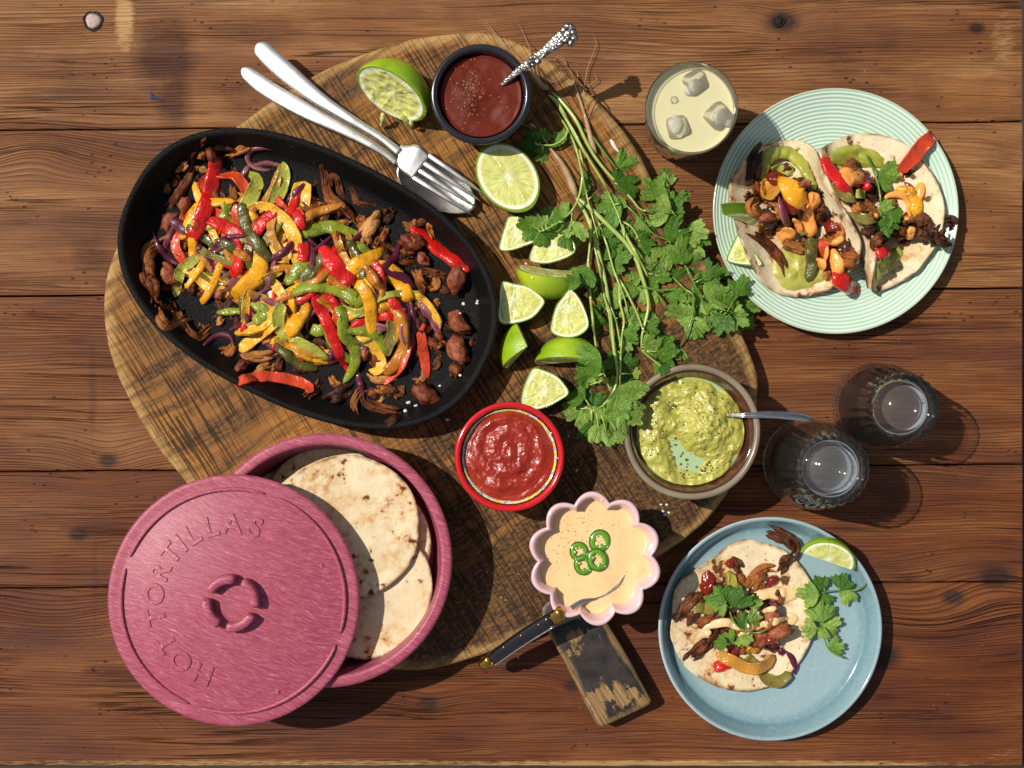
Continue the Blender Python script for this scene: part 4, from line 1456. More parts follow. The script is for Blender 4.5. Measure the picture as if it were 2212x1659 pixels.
a(2, 'r', [(1085, 1020), (1180, 1070), (1300, 1190), (1430, 1290), (1560, 1370), (1665, 1435)], 118, 4, roll=.7, tip=(9, 9))
a(2, 'r', [(390, 1230), (380, 1290)], 70, 3)
a(2, 'r', [(20, 860), (50, 980), (50, 1060)], 90, 3, roll=0, tip=(1.5, 8))
# crop 3
a(3, 'o', [(865, 812), (960, 720), (1060, 680), (1150, 700), (1190, 790)], 52, 2)
a(3, 'r', [(1193, 1150), (1350, 1105), (1530, 1090), (1700, 1110), (1850, 1150), (1925, 1195), (1895, 1245)], 88, 2, roll=.5, tip=(9, 6))
a(3, 'y', [(1540, 560), (1600, 620), (1580, 700)], 104, 3)
a(3, 'y', [(1540, 600), (1430, 690), (1310, 785)], 106, 3, roll=-.3)
a(3, 'o', [(1280, 470), (1315, 540), (1205, 600)], 66, 3)
a(3, 'o', [(1525, 650), (1500, 780)], 66, 4, roll=0)
a(3, 'go', [(1590, 710), (1640, 810), (1740, 900), (1870, 975), (2020, 1010)], 88, 3, roll=.3)
a(3, 'yo', [(1700, 740), (1820, 800), (1950, 830)], 100, 3)
a(3, 'o', [(1560, 20), (1510, 130), (1500, 250)], 76, 3)
a(3, 'o', [(1500, 340), (1610, 390)], 76, 3)
a(3, 'g', [(1090, 460), (1230, 450)], 60, 2); a(3, 'g', [(1430, 400), (1500, 470), (1440, 520)], 100, 3, roll=0)
a(3, 'o', [(1720, 170), (1560, 210), (1430, 310), (1370, 430), (1410, 550)], 76, 5, roll=.3)
a(3, 'y', [(1890, 330), (1830, 470), (1760, 600), (1690, 690)], 136, 4, roll=-.2)
a(3, 'g', [(1660, 370), (1620, 500), (1640, 620), (1710, 740)], 96, 4, roll=.2)
a(3, 'o', [(1700, 860), (1560, 800)], 60, 2)
# crop 4
a(4, 'yo', [(790, 445), (940, 455), (1040, 560), (1055, 700), (1050, 850), (960, 985), (860, 1055)], 104, 3, roll=-.3)
a(4, 'go', [(930, 500), (970, 640), (920, 780), (910, 890)], 96, 4, roll=.1)
a(4, 'y', [(1170, 280), (1290, 400), (1370, 520), (1385, 650)], 96, 3, roll=-.5)
a(4, 'o', [(690, 170), (830, 145), (950, 180), (1000, 225)], 54, 4)
a(4, 'o', [(890, 160), (830, 230), (785, 310)], 92, 4, roll=.1)
a(4, 'g', [(550, 630), (680, 640), (810, 690), (865, 790)], 84, 3, roll=.4)
a(4, 'r', [(1080, 880), (1040, 990), (955, 1080)], 68, 3)
a(4, 'r', [(1220, 630), (1250, 800), (1272, 950), (1292, 1120)], 84, 3, roll=.2, tip=(9, 2))
a(4, 'r', [(1230, 600), (1330, 640)], 60, 4, roll=0)
a(4, 'o', [(1260, 430), (1310, 520), (1370, 600)], 104, 3)
a(4, 'o', [(1215, 415), (1115, 480), (1070, 600), (1090, 740), (1140, 870)], 96, 5, roll=.35)
a(4, 'o', [(1030, 440), (1120, 455)], 50, 4); a(4, 'o', [(370, 820), (335, 910)], 76, 3); a(4, 'o', [(620, 1040), (640, 1120), (660, 1210)], 60, 3)
a(4, 'g', [(520, 440), (600, 470), (680, 460)], 70, 3); a(4, 'r', [(300, 260), (370, 340), (420, 440)], 70, 3); a(4, 'o', [(450, 270), (490, 380)], 66, 3); a(4, 'g', [(170, 620), (250, 640), (300, 600)], 96, 4)
a(4, 'o', [(200, 930), (330, 940), (400, 920)], 84, 2); a(4, 'o', [(530, 530), (650, 560)], 60, 3); a(4, 'g', [(60, 750), (200, 820), (250, 860)], 76, 3)
a(4, 'r', [(390, 430), (430, 540), (420, 650)], 66, 4)
a(4, 'y', [(600, 690), (720, 745), (810, 850), (855, 960), (800, 1040), (725, 1020)], 90, 4, roll=-.4)
a(4, 'y', [(610, 155), (690, 260), (740, 400), (755, 560), (765, 720)], 104, 5, roll=.2, tip=(8, 3))
a(4, 'g', [(395, 395), (470, 480), (480, 600), (500, 700), (590, 800), (600, 920), (560, 1030), (475, 1150)], 92, 5, roll=.3)
a(4, 'g', [(-30, 275), (60, 235), (170, 205), (300, 205), (450, 250), (580, 320), (675, 395)], 106, 6, roll=.45, tip=(8, 8))
a(4, 'r', [(190, 260), (240, 400), (320, 560), (400, 740), (460, 900), (525, 1050)], 96, 6, roll=.2, tip=(10, 3))
a(4, 'o', [(145, 695), (115, 560), (180, 460), (290, 425), (390, 470)], 50, 7, roll=.3)
# strips of pepper and onion that show between the traced ones
rngf = random.Random(23)
for k in range(78):
    while True:
        a_, b_ = rngf.uniform(-1, 1), rngf.uniform(-1, 1)
        if a_ * a_ + b_ * b_ < 1:
            break
    u_, v_ = a_ * 262, b_ * 128
    cxp = 650 + u_ * math.cos(.4574) - v_ * math.sin(.4574)
    cyp = 598 + u_ * math.sin(.4574) + v_ * math.cos(.4574)
    an = rngf.gauss(.9, .9)
    L = rngf.uniform(48, 82)
    k1 = rngf.uniform(-38, 38)
    dxp, dyp = math.cos(an) * L, math.sin(an) * L
    kd = rngf.choice(['y', 'g', 'o', 'yo', 'r', 'y', 'y', 'o', 'go', 'yo', 'r'])
    PAN.append((rngf.choice([2.2, 2.5, 2.8]), kd, [(cxp - dxp, cyp - dyp), (cxp - dyp / L * k1, cyp + dxp / L * k1), (cxp + dxp, cyp + dyp)], rngf.uniform(12, 19), {}))
PAN.sort(key=lambda t: t[0])
for lay, kind, pts, wd, k in PAN:
    if kind.endswith('L'):
        pebble('pan', kind[:-1], pts[0], pts[1], wd, **k)
    else:
        piece('pan', kind, pts, wd, q=.62 if lay >= 3 else .8, sink=.0024 if lay >= 3 else .0015, smooth=5 if lay > 3 else 3, **k)
label_food('pan', 'in the black pan', 'in the black pan')

# ================================================================ FORK AND SPOON beside the pan
def ribbon(name, cr, up, lo, zs, thk, mat, parent, n=30, dome=.0012):
    """A flat metal part between its upper and lower edge lines (layout), with heights zs along it."""
    A = catmull(C(cr, up), 600)
    B = catmull(C(cr, lo), 600)
    n = n + 14
    ii = (np.linspace(0, 1, n) ** 1.7 * 599).astype(int)
    A, B = A[ii], B[ii]
    z = np.interp(ii / 599, np.linspace(0, 1, len(zs)), zs)
    K = 9
    V, F = [], []
    for i in range(n):
        for k in range(K):
            t = k / (K - 1)
            p = A[i] * (1 - t) + B[i] * t
            h = dome * (1 - (2 * t - 1) ** 2)
            v = W(p[0], p[1], z[i])
            V.append((v.x, v.y, z[i] + h))
        for k in range(K):
            t = 1 - k / (K - 1)
            p = A[i] * (1 - t) + B[i] * t
            h = dome * (1 - (2 * t - 1) ** 2) - thk * (.25 + .75 * (1 - (2 * t - 1) ** 4))
            v = W(p[0], p[1], z[i])
            V.append((v.x, v.y, z[i] + h))
    R = 2 * K
    for i in range(n - 1):
        for k in range(R):
            k2 = (k + 1) % R
            F.append((i * R + k, i * R + k2, (i + 1) * R + k2, (i + 1) * R + k))
    F.append(tuple(range(R - 1, -1, -1)))
    F.append(tuple((n - 1) * R + k for k in range(R)))
    o = mk(name, V, F, mat, parent)
    bm = bmesh.new()
    bm.from_mesh(o.data)
    bmesh.ops.recalc_face_normals(bm, faces=bm.faces)
    bm.to_mesh(o.data)
    bm.free()
    return o


c0 = W(*C(5, [(1500, 1250)])[0], BZ)
spoon = thing('serving_spoon', 'large steel serving spoon lying under the fork, bowl against the black pan', 'spoon', (c0.x, c0.y, BZ))
def handle(parent, pts, zs_, wid, widths, thk):
    Q_ = catmull(C(5, pts), 60)
    z_ = np.interp(np.linspace(0, 1, 60), np.linspace(0, 1, len(zs_)), zs_)
    P3 = np.array([tuple(W(p[0], p[1], z)) for p, z in zip(Q_, z_)])
    # closer rings at the rounded end
    t_ = np.concatenate([np.linspace(0, .06, 14)[:-1], np.linspace(.06, 1, 50)]) * 59
    P3 = np.column_stack([np.interp(t_, np.arange(60), P3[:, k]) for k in range(3)])
    w2 = np.interp(t_ / 59, np.linspace(0, 1, len(widths)), widths)
    e_ = np.sqrt(np.clip(1 - (1 - np.clip(t_ / 59 / .055, 0, 1)) ** 2.2, .02, 1))
    V, F = [], []
    K = 20
    T = np.gradient(P3, axis=0)
    for i in range(len(P3)):
        t = Vector(T[i]).normalized()
        b = t.cross(Vector((0, 0, 1))).normalized()
        for k in range(K):
            a_ = 2 * math.pi * k / K
            cu, su = math.cos(a_), math.sin(a_)
            x = math.copysign(abs(cu) ** .9, cu) * px(wid * .2605) * w2[i] * e_[i] / 2
            y = math.copysign(abs(su) ** .7, su) * thk * (.5 + .5 * e_[i]) / 2
            V.append(Vector(P3[i]) + b * x + Vector((0, 0, y)))
    n = len(P3)
    for i in range(n - 1):
        for k in range(K):
            k2 = (k + 1) % K
            F.append((i * K + k, (i + 1) * K + k, (i + 1) * K + k2, i * K + k2))
    F.append(tuple(range(K)))
    F.append(tuple((n - 1) * K + k for k in range(K - 1, -1, -1)))
    o_ = mk('handle', V, F, 'steel', parent)
    bm = bmesh.new(); bm.from_mesh(o_.data); bmesh.ops.recalc_face_normals(bm, faces=bm.faces); bm.to_mesh(o_.data); bm.free()
    return o_


handle(spoon, [(103, 372), (200, 455), (350, 560), (650, 730), (950, 880), (1250, 1050), (1395, 1165)], [.0225, .0245, .026, .027, .027, .0265, .0245], 148, [.72, .95, 1.0, .98, .88, .74, .58, .48, .44], .0042)
# spoon bowl: an oval dish
ce, ax = C(5, [(1722, 1348)])[0], math.atan2(-.50, .86)
cw = W(*ce, .026)
V, F = [], []
nr, ns = 16, 56
ba, bb = px(350 * .2605), px(192 * .2605)
for layer in (0, 1):
    for i in range(nr + 1):
        f = i / nr
        for k in range(ns):
            t = 2 * math.pi * k / ns
            ex = ba * math.cos(t) * f
            ey = bb * math.sin(t) * f * (1 - .16 * math.cos(t) * f)
            z = .0225 + .0085 * f ** 2.2 * (.9 + .25 * (-math.cos(t)) * f) - layer * .0011
            V.append((cw.x + ex * math.cos(ax) - ey * math.sin(ax), cw.y + ex * math.sin(ax) + ey * math.cos(ax), z))
m = (nr + 1) * ns
for i in range(nr):
    for k in range(ns):
        k2 = (k + 1) % ns
        F.append((i * ns + k, (i + 1) * ns + k, (i + 1) * ns + k2, i * ns + k2))
        F.append((m + i * ns + k, m + i * ns + k2, m + (i + 1) * ns + k2, m + (i + 1) * ns + k))
for k in range(ns):
    k2 = (k + 1) % ns
    F.append((nr * ns + k, m + nr * ns + k, m + nr * ns + k2, nr * ns + k2))
mk('bowl', V, F, 'steel2', spoon)
c0 = W(*C(5, [(1480, 1140)])[0], .03)
fork = thing('serving_fork', 'large steel serving fork with four tines lying on top of the spoon', 'fork', (c0.x, c0.y, .02))
handle(fork, [(228, 168), (300, 245), (470, 400), (730, 612), (1000, 790), (1250, 945), (1415, 1075)], [.027, .0285, .031, .0345, .036, .0355, .0352], 158, [.9, 1.0, .98, .82, .66, .54, .45, .42, .48], .0046)
ribbon('head', 5, [(1418, 1004), (1470, 1012), (1545, 1000), (1590, 1015), (1640, 1060), (1668, 1085)], [(1392, 1128), (1388, 1160), (1400, 1205), (1430, 1235), (1480, 1275), (1505, 1298)], [.0355, .0365, .0372, .037], .0024, 'steel', fork, dome=.0010, n=18)
for (x0, y0, x1, y1) in [(1650, 1092, 2114, 1418), (1607, 1155, 2082, 1473), (1563, 1213, 2040, 1526), (1518, 1275, 2000, 1580)]:
    pts = C(5, [(x0 - 22, y0 - 17), (x0 + .33 * (x1 - x0), y0 + .33 * (y1 - y0) - 4), (x0 + .66 * (x1 - x0), y0 + .66 * (y1 - y0) - 4), (x1, y1)])
    Q_ = catmull(pts, 22)
    zz = np.interp(np.linspace(0, 1, 22), [0, .3, .65, 1], [.0362, .0372, .0362, .0325])
    P3 = np.array([tuple(W(p[0], p[1], z)) for p, z in zip(Q_, zz)])
    sweep('tine', P3, px(43 * .2605), .0021, 'steel', fork, K=10, widths=[1.15, 1.05, .95, .8, .3], tip=12, sq=.7)

# ================================================================ BOWLS WITH SAUCES


def bowl_prof(R, zb, zt, wall, foot=.55, lip=.0012, depth=None):
    depth = depth or (zt - zb - .004)
    out = [(R * foot * .92, zb + .001), (R * foot, zb), (R * foot + .001, zb + .004), (R * .80, zb + (zt - zb) * .32), (R * .945, zb + (zt - zb) * .66), (R, zt - lip * 1.5), (R - wall * .12, zt - lip * .3), (R - wall * .5, zt),
           (R - wall * .88, zt - lip * .3), (R - wall, zt - lip * 1.5), (R * .945 - wall, zt - (zt - zb) * .3), (R * .78 - wall, zt - depth * .75), (R * .5, zt - depth), (.0006, zt - depth)]
    return rnd_prof(out, 56)


def grains(name, cx, cy, R, n, zf, label, seed, core=None, mats=('pep', 'pept'), size=(.00035, .0009), parent=None):
    """Ground pepper: far too many grains to count, one mesh."""
    rng = random.Random(seed)
    V, F = [], []
    V0, F0 = ico(1)
    for k in range(n):
        while True:
            if core and rng.random() < .75:
                x, y = cx + core[0] + rng.gauss(0, core[2]), cy + core[1] + rng.gauss(0, core[3])
            else:
                t, r = rng.uniform(0, 6.283), R * math.sqrt(rng.random())
                x, y = cx + r * math.cos(t), cy + r * math.sin(t)
            if math.hypot(x - cx, y - cy) < R:
                break
        s = rng.uniform(*size) * .5
        z = zf(x, y) + s * .4
        b = len(V)
        for p in V0:
            q = 1 + .5 * mn.noise(Vector(p * 2) + Vector((k, 0, 0)))
            V.append((x + p[0] * s * q * 1.2, y + p[1] * s * q, z + p[2] * s * q * .8))
        F += [tuple(b + i for i in f) for f in F0]
    o = mk(name, V, F, mats[0], parent, smooth=False)
    o.data.materials.append(M[mats[1]])
    idx = []
    nf = len(F0)
    for k in range(n):
        idx += [1 if rng.random() < .4 else 0] * nf
    o.data.polygons.foreach_set('material_index', idx)
    o['kind'] = 'stuff'
    if label:
        tag(o, label, 'ground pepper')
    return o


# --- black bowl, dark red sauce, ornate spoon
zt = BZ + .041
c = W(1038.5, 203, zt)
R = px(109) * (H - zt) / H
bl = lathe('black_bowl', bowl_prof(R, BZ, zt, .0052), (c.x, c.y, 0), 'black_glaze', seg=96)
tag(bl, 'round black glazed bowl of dark red sauce at the top of the board', 'bowl')
rs = R * .945 - .0052
zs = zt - .0085


def zf_dark(x, y, e=0):
    d1 = math.hypot(x - c.x - .004, y - c.y + .012)
    return zs + .0011 * nz(x, y, 1, 55) + .0005 * nz(x, y, 2, 160) - .0016 * math.exp(-(d1 / .009) ** 2) + .0016 * math.exp(-((d1 - .016) / .007) ** 2) * .6 + .001 * max(0, e - .93) / .07


o = field('dark_red_sauce', circle(c.x, c.y, rs, 80), zf_dark, 'darksauce', rings=40, thick=.012, loc=(c.x, c.y, zs))
tag(o, 'smooth dark red sauce with ground pepper filling the black bowl', 'sauce')
grains('ground_pepper', c.x, c.y, rs * .95, 330, zf_dark, 'ground pepper scattered over the dark red sauce in the black bowl', 5, core=(-.009, .004, .006, .011), size=(.0005, .0013))
hm_set((XX - c.x) ** 2 + (YY - c.y) ** 2 < R * R, zt)
sp = thing('ornate_spoon', 'small ornate silver spoon with a hammered handle standing in the dark red sauce', 'spoon', (c.x + .02, c.y + .02, zs))
SP = C(18, [(190, 595), (300, 500), (400, 425), (470, 378), (560, 305), (640, 240), (700, 180)])
zz = [.052, .058, .064, .067, .071, .075, .078]
Q_ = catmull([p + (z,) for p, z in zip(SP, zz)], 46)
P3 = np.array([tuple(W(p[0], p[1], p[2])) for p in Q_])
shd = sweep('handle', P3, px(100 * .27), .0022, 'ornate', sp, K=12, widths=[.36, .42, .50, .58, .66, .88, .72, .72, .92, 1.1, 1.25], tip=14, sq=.7)
c1 = W(*C(18, [(728, 185)])[0], .0785)
for k, (dx_, dy_, r_) in enumerate([(0, -8, 46), (-30, -40, 30), (28, -62, 34), (44, -22, 32), (52, 24, 30), (24, 62, 30), (-20, 44, 26), (8, 24, 30), (-2, -72, 28), (20, -26, 22)]):
    q = W(*C(18, [(728 + dx_, 188 + dy_)])[0], .079)
    lump('scroll', q, (px(r_ * .27), px(r_ * .27) * .9, .0022), 'ornate', shd, seed=k * 2.2, am=.25, sub=2)
for k, (x_, y_, r_) in enumerate([(430, 400, 30), (465, 360, 30), (490, 395, 28), (515, 330, 22), (540, 320, 16), (450, 425, 18)]):
    q = W(*C(18, [(x_, y_)])[0], .0675)
    lump('scroll', q, (px(r_ * .27), px(r_ * .27) * .85, .002), 'ornate', shd, seed=k * 3.2, am=.3, sub=2)
# dish of the spoon, sunk in the sauce
q = W(*C(18, [(120, 650)])[0], .044)
lump('bowl', q, (.014, .010, .0022), 'steel2', sp, seed=3, am=.02, sub=3, rot=.7)

# --- red enamel bowl with salsa
zt = BZ + .042
c = W(1100.5, 987, zt)
R = px(118.5) * (H - zt) / H
rb = thing('red_bowl', 'red enamel bowl of tomato salsa with a coloured pattern inside', 'bowl', (c.x, c.y, BZ))
g = G('painted_inside')
co = g.obj()
pc_ = g.ramp(g.noise(co, 130., 3.), [(.36, (.60, .50, .05)), (.45, (.70, .66, .55)), (.52, (.10, .30, .42)), (.58, (.65, .45, .03)), (.66, (.35, .45, .08))], 'CONSTANT')
g.set(col=pc_, rough=.12, coat=.6)
M['painted'] = g.m
lathe('wall', bowl_prof(R, BZ, zt, .0042), (c.x, c.y, 0), 'red_enamel', rb, seg=96)
lathe('painted_inside', [(R - .0056, zt - .0048), (R - .0070, zt - .0090), (R - .0115, zt - .016), (R - .013, zt - .0165), (R - .0075, zt - .0086), (R - .0060, zt - .0046)], (c.x, c.y, 0), 'painted', rb, seg=96, close=True)
rs = R - .0060
zs = zt - .0058
sc_ = C(7, [(250, 1290)])[0]
scw = W(*sc_, zs)


def zf_salsa(x, y, e=0):
    dx_, dy_ = x - scw.x, y - scw.y
    r = math.hypot(dx_, dy_) + .0018 * nz(x, y, 0, 60)
    t = math.atan2(dy_, dx_)
    h = .0007 * math.sin((r / .0125 + t / (2 * math.pi)) * 2 * math.pi) * min(1, r / .004)
    h += .0022 * math.exp(-(r / .012) ** 2)
    h += .0012 * nz(x, y, 1, 120) + .0007 * nz(x, y, 2, 380) + .0022 * nz(x, y, 3, 52)
    return zs + h * (1 - max(0, e - .85) / .15 * .8) - .003 * max(0, e - .8) / .2


o = field('salsa', circle(c.x - .0006, c.y + .0006, rs, 110, .0008, 2), zf_salsa, 'salsa', rings=60, thick=.012, loc=(c.x, c.y, zs))
tag(o, 'chunky tomato salsa swirled in the red enamel bowl', 'salsa')
hm_set((XX - c.x) ** 2 + (YY - c.y) ** 2 < R * R, zt)

# --- stoneware bowl with guacamole
zt = BZ + .050
c = W(1495.5, 933.5, zt)
R = px(147.5) * (H - zt) / H
sb = thing('stoneware_bowl', 'brown speckled stoneware bowl of guacamole on the right edge of the board', 'bowl', (c.x, c.y, BZ))
pr = bowl_prof(R, BZ, zt, .0046, .5)
lathe('wall', pr, (c.x, c.y, 0), 'stone_glaze', sb, seg=96, rf=lambda t, r, z: 1 + .006 * math.sin(2 * t + 1) + .003 * math.sin(5 * t))
lathe('glazed_inside', rnd_prof([(R - .0052, zt - .0030), (R - .0098, zt - .015), (R - .0145, zt - .024), (R - .0165, zt - .024), (R - .0108, zt - .0155), (R - .0057, zt - .0028)], 20), (c.x, c.y, 0), 'stone_in', sb, seg=96, close=True,
      rf=lambda t, r, z: 1 + .006 * math.sin(2 * t + 1) + .003 * math.sin(5 * t))
rs = R - .0108
zs = zt - .015


def cw7(x, y):
    v_ = W(*C(7, [(x, y)])[0], zs)
    return v_.x, v_.y


gb = [(cw7(1640, 1150), .017, .0085), (cw7(1600, 1250), .015, .005), (cw7(1690, 1040), .013, .006), (cw7(1780, 1180), .012, .004), (cw7(1440, 940), .014, .0035), (cw7(1570, 860), .012, .0035), (cw7(1700, 900), .011, .0025),
      (cw7(1280, 1120), .014, .0045), (cw7(1260, 1280), .014, .004), (cw7(1330, 1420), .013, .0035), (cw7(1440, 1500), .012, .003), (cw7(1590, 1530), .013, .0032), (cw7(1740, 1480), .012, .0028), (cw7(1860, 1300), .012, .003),
      (cw7(1820, 1000), .011, .003), (cw7(1900, 1150), .011, .003), (cw7(1410, 1090), .009, .0035), (cw7(1340, 1000), .010, .003)]
gd = [(cw7(1540, 1400), .014, .0075), (cw7(1460, 1290), .008, .005), (cw7(1390, 980), .007, .003), (cw7(1440, 1030), .008, .0045), (cw7(1600, 770), .010, .0045), (cw7(1760, 830), .010, .005), (cw7(1920, 980), .010, .0045),
      (cw7(1900, 1400), .010, .005), (cw7(1180, 1250), .008, .004), (cw7(1230, 1450), .008, .004), (cw7(1440, 850), .007, .003), (cw7(1400, 1200), .005, .003)]


def zf_guac(x, y, e=0):
    h = .0016
    for (p, s_, a_) in gb:
        d = ((x - p[0]) ** 2 + (y - p[1]) ** 2) / (s_ * s_)
        if d < 6:
            h += a_ * math.exp(-d * 1.1) * .95
    for (p, s_, a_) in gd:
        d = ((x - p[0]) ** 2 + (y - p[1]) ** 2) / (s_ * s_)
        if d < 6:
            h -= a_ * math.exp(-d) * .95
    h += .0022 * nz(x, y, 1, 110) + .0014 * nz(x, y, 2, 260) + .0007 * nz(x, y, 3, 600)
    return zs + h


ga = thing('guacamole', 'lumpy green guacamole with herb oil in the stoneware bowl', 'guacamole', (c.x, c.y, zs))
field('mash', circle(c.x, c.y, rs, 150), zf_guac, 'guac', ga, rings=90, thick=.010)
field('herb_oil', circle(c.x, c.y, rs + .0005, 90), lambda x, y, e: zs + .0001 + .0007 * max(0, e - .95) / .05 + .00015 * nz(x, y, 5, 90), 'herb', ga, rings=12, thick=.006)
grains('herb_bits', c.x, c.y, rs * .96, 300, lambda x, y: max(zf_guac(x, y), zs + .0001) if zf_guac(x, y) < zs + .0022 else zs - .004, None, 8, mats=('herbbit', 'herbbit'), size=(.0006, .0024), parent=ga)
gcx, gcy = cw7(1640, 1060)
grains('herb_bits', c.x, c.y, rs * .94, 190, zf_guac, None, 18, mats=('herbbit', 'herbbit'), size=(.0005, .0014), parent=ga)
grains('ground_pepper', gcx, gcy, .02, 90, zf_guac, 'ground pepper scattered on top of the guacamole mound', 9, core=(0, 0, .007, .006), size=(.0004, .001))
hm_set((XX - c.x) ** 2 + (YY - c.y) ** 2 < R * R, zt)
# its spoon
gs = thing('steel_spoon', 'plain dark steel spoon sticking out of the guacamole over the bowl edge', 'spoon', (c.x + .03, c.y + .005, zt))
up = [(-180, 628), (0, 636), (120, 628), (250, 618), (380, 617), (500, 622), (600, 636), (660, 660), (697, 700)]
lo = [(-180, 650), (0, 665), (120, 672), (250, 676), (380, 682), (500, 695), (600, 707), (660, 710), (690, 708)]
ribbon('handle', 12, up, lo, [.056, .066, .072, .0735, .073, .071, .067, .061], .0016, 'steel2', gs, dome=-.0016)
q = W(*C(7, [(1790, 1050)])[0], .052)
lump('bowl', q, (.018, .011, .003), 'steel2', gs, seed=2, am=.02, rot=.1)

# --- pink scalloped bowl
zt = BZ + .044
c = W(1285.5, 1207.5, zt)
R = px(140) * (H - zt) / H
ph0 = math.radians(93)


def scal(t, r, z):
    f = min(1, max(0, (z - BZ - .004) / .02))
    f2 = min(1, r / (R * .55))
    a_ = (t - ph0) * 10
    s_ = abs(math.cos(a_ / 2)) ** .9
    return 1 + (.155 * s_ - .098) * f * f2


pk = rnd_prof([(R * .56, BZ + .0012), (R * .60, BZ + .0004), (R * .64, BZ + .003), (R * .82, zt - .022), (R * .95, zt - .008), (R * .985, zt - .003), (R * .975, zt - .0008), (R * .945, zt), (R * .912, zt - .0008), (R * .895, zt - .003),
               (R * .86, zt - .009), (R * .78, zt - .018), (R * .62, zt - .030), (R * .4, zt - .034), (.0006, zt - .034)], 60)
o = lathe('scalloped_bowl', pk, (c.x, c.y, 0), 'pink_glaze', seg=240, rf=scal)
tag(o, 'pale pink scalloped bowl of cream sauce at the foot of the board', 'bowl')
zs = zt - .0125
rs = R * .842


def scal2(x, y):
    return scal(math.atan2(y - c.y, x - c.x), R, zt)


O_ = [(c.x + rs * scal(t, R, zs + .012) * math.cos(t), c.y + rs * scal(t, R, zs + .012) * math.sin(t)) for t in np.linspace(0, 2 * math.pi, 160, endpoint=False)]


def zf_cream(x, y, e=0):
    q1 = W(*C(17, [(1130, 1120)])[0], zs)
    d = math.hypot(x - q1.x, y - q1.y)
    q2 = W(*C(17, [(1300, 960)])[0], zs)
    d2 = math.hypot((x - q2.x), (y - q2.y))
    return zs + .0013 * nz(x, y, 1, 34) + .0006 * nz(x, y, 2, 75) - .0022 * math.exp(-(d / .010) ** 2) + .0012 * math.exp(-(d2 / .006) ** 2) + .0006 * max(0, e - .95) / .05


o = field('cream_sauce', O_, zf_cream, 'cream', rings=44, thick=.012, loc=(c.x, c.y, zs))
tag(o, 'smooth pale orange cream sauce filling the pink scalloped bowl', 'sauce')
gq = W(*C(17, [(660, 560)])[0], zs)
grains('ground_pepper', c.x, c.y, rs * .92, 150, zf_cream, 'ground pepper scattered over the cream sauce in the pink bowl', 12, core=(gq.x - c.x, gq.y - c.y, .015, .012), size=(.0004, .0009), mats=('pept', 'pep'))
# chilli slices
JL = ['upper right and tallest', 'upper left', 'lower left', 'lower right and topmost']
for k, (x, y, ra, rb_, ro, gap, lift) in enumerate([(884, 632, 112, 124, -.3, 5.4, 0), (660, 745, 98, 104, .3, 5.7, 0), (706, 892, 98, 108, .2, 5.9, 0), (856, 834, 108, 122, .25, None, .0013)]):
    q = W(*C(17, [(x, y)])[0], zs)
    zc = zs + .0008 + lift
    js = thing('chilli_slice', f'green chilli ring floating on the cream sauce, {JL[k]} of the four', 'chilli', (q.x, q.y, zc), 'chilli rings on the cream sauce')
    A_, B_ = px(ra * .199), px(rb_ * .199)
    n = 48

    def ring(f, wv, z):
        out = []
        for i in range(n):
            t = 2 * math.pi * i / n
            s_ = f * (1 - wv * (max(0, math.cos(3 * (t - ro * 3))) ** 2) + .03 * mn.noise(Vector((math.cos(t) * 2 + k, math.sin(t) * 2, 1))))
            X_, Y_ = A_ * math.cos(t) * s_, B_ * math.sin(t) * s_
            out.append((q.x + X_ * math.cos(ro) - Y_ * math.sin(ro), q.y + X_ * math.sin(ro) + Y_ * math.cos(ro), zc + z))
        return out

    def band(name, rr, mat):
        V = sum([ring(*r_) for r_ in rr], [])
        F = []
        m_ = len(rr)
        for i in range(m_):
            for j in range(n):
                j2 = (j + 1) % n
                i2 = (i + 1) % m_
                F.append((i * n + j, i * n + j2, i2 * n + j2, i2 * n + j))
        o_ = mk(name, V, F, mat, js)
        bm = bmesh.new(); bm.from_mesh(o_.data); bmesh.ops.recalc_face_normals(bm, faces=bm.faces); bm.to_mesh(o_.data); bm.free()
        return o_
    band('skin', [(1.0, 0, -.0012), (1.0, 0, .0004), (.965, 0, .0009), (.875, .02, .0008), (.86, .02, -.0012)], 'jal')
    jfl = band('flesh', [(.885, .02, .0005), (.86, .02, .00085), (.60, .22, .0007), (.50, .42, .0003), (.48, .44, -.001), (.85, .02, -.001)], 'jalin')
    for i in range(4):
        t = random.uniform(0, 6.28)
        lump('seed', (q.x + A_ * .42 * math.cos(t), q.y + B_ * .42 * math.sin(t), zc + .0006), (.0013, .001, .0006), 'seed', jfl, seed=i + k * 5., am=.2, sub=1)
# its spoon with black handle
hs = thing('black_handled_spoon', 'spoon with a long black handle and brass ends leaning on the pink bowl', 'spoon', (c.x - .05, c.y - .06, zt))
ex_ = [(112, 1150), (400, 950), (640, 800), (735, 735)]
zl = [.030, .046, .058, .064]
Q_ = catmull([p + (z,) for p, z in zip(C(19, ex_), zl)], 40)
P3 = np.array([tuple(W(p[0], p[1], p[2])) for p in Q_])
L_ = len(P3)
wdt = px(112 * .2912) * .96
grp = sweep('grip', P3[5:35], wdt, .0085, 'ebony', hs, K=16, widths=[.86, .95, 1.0, 1.02, .98], tip=40, sq=.75)
sweep('tang', P3[5:35] + np.array([.00225, -.0046, -.0002]), .0016, .0092, 'steel2', hs, K=8, tip=40, sq=.6)
sweep('brass_ferrule', P3[33:], wdt, .0088, 'brass', hs, K=16, widths=[.97, .96], tip=30, sq=.75)
sweep('brass_cap', P3[:7], wdt, .0088, 'brass', hs, K=16, widths=[.66, .84, .87], tips=(4, 40), sq=.75)
for f in (.25, .52, .80):
    i = int(5 + f * 29)
    lump('rivet', P3[i] + np.array([-.0012, .0022, .0042]), (.0011, .0011, .0004), 'brass', grp, sub=2, am=0)
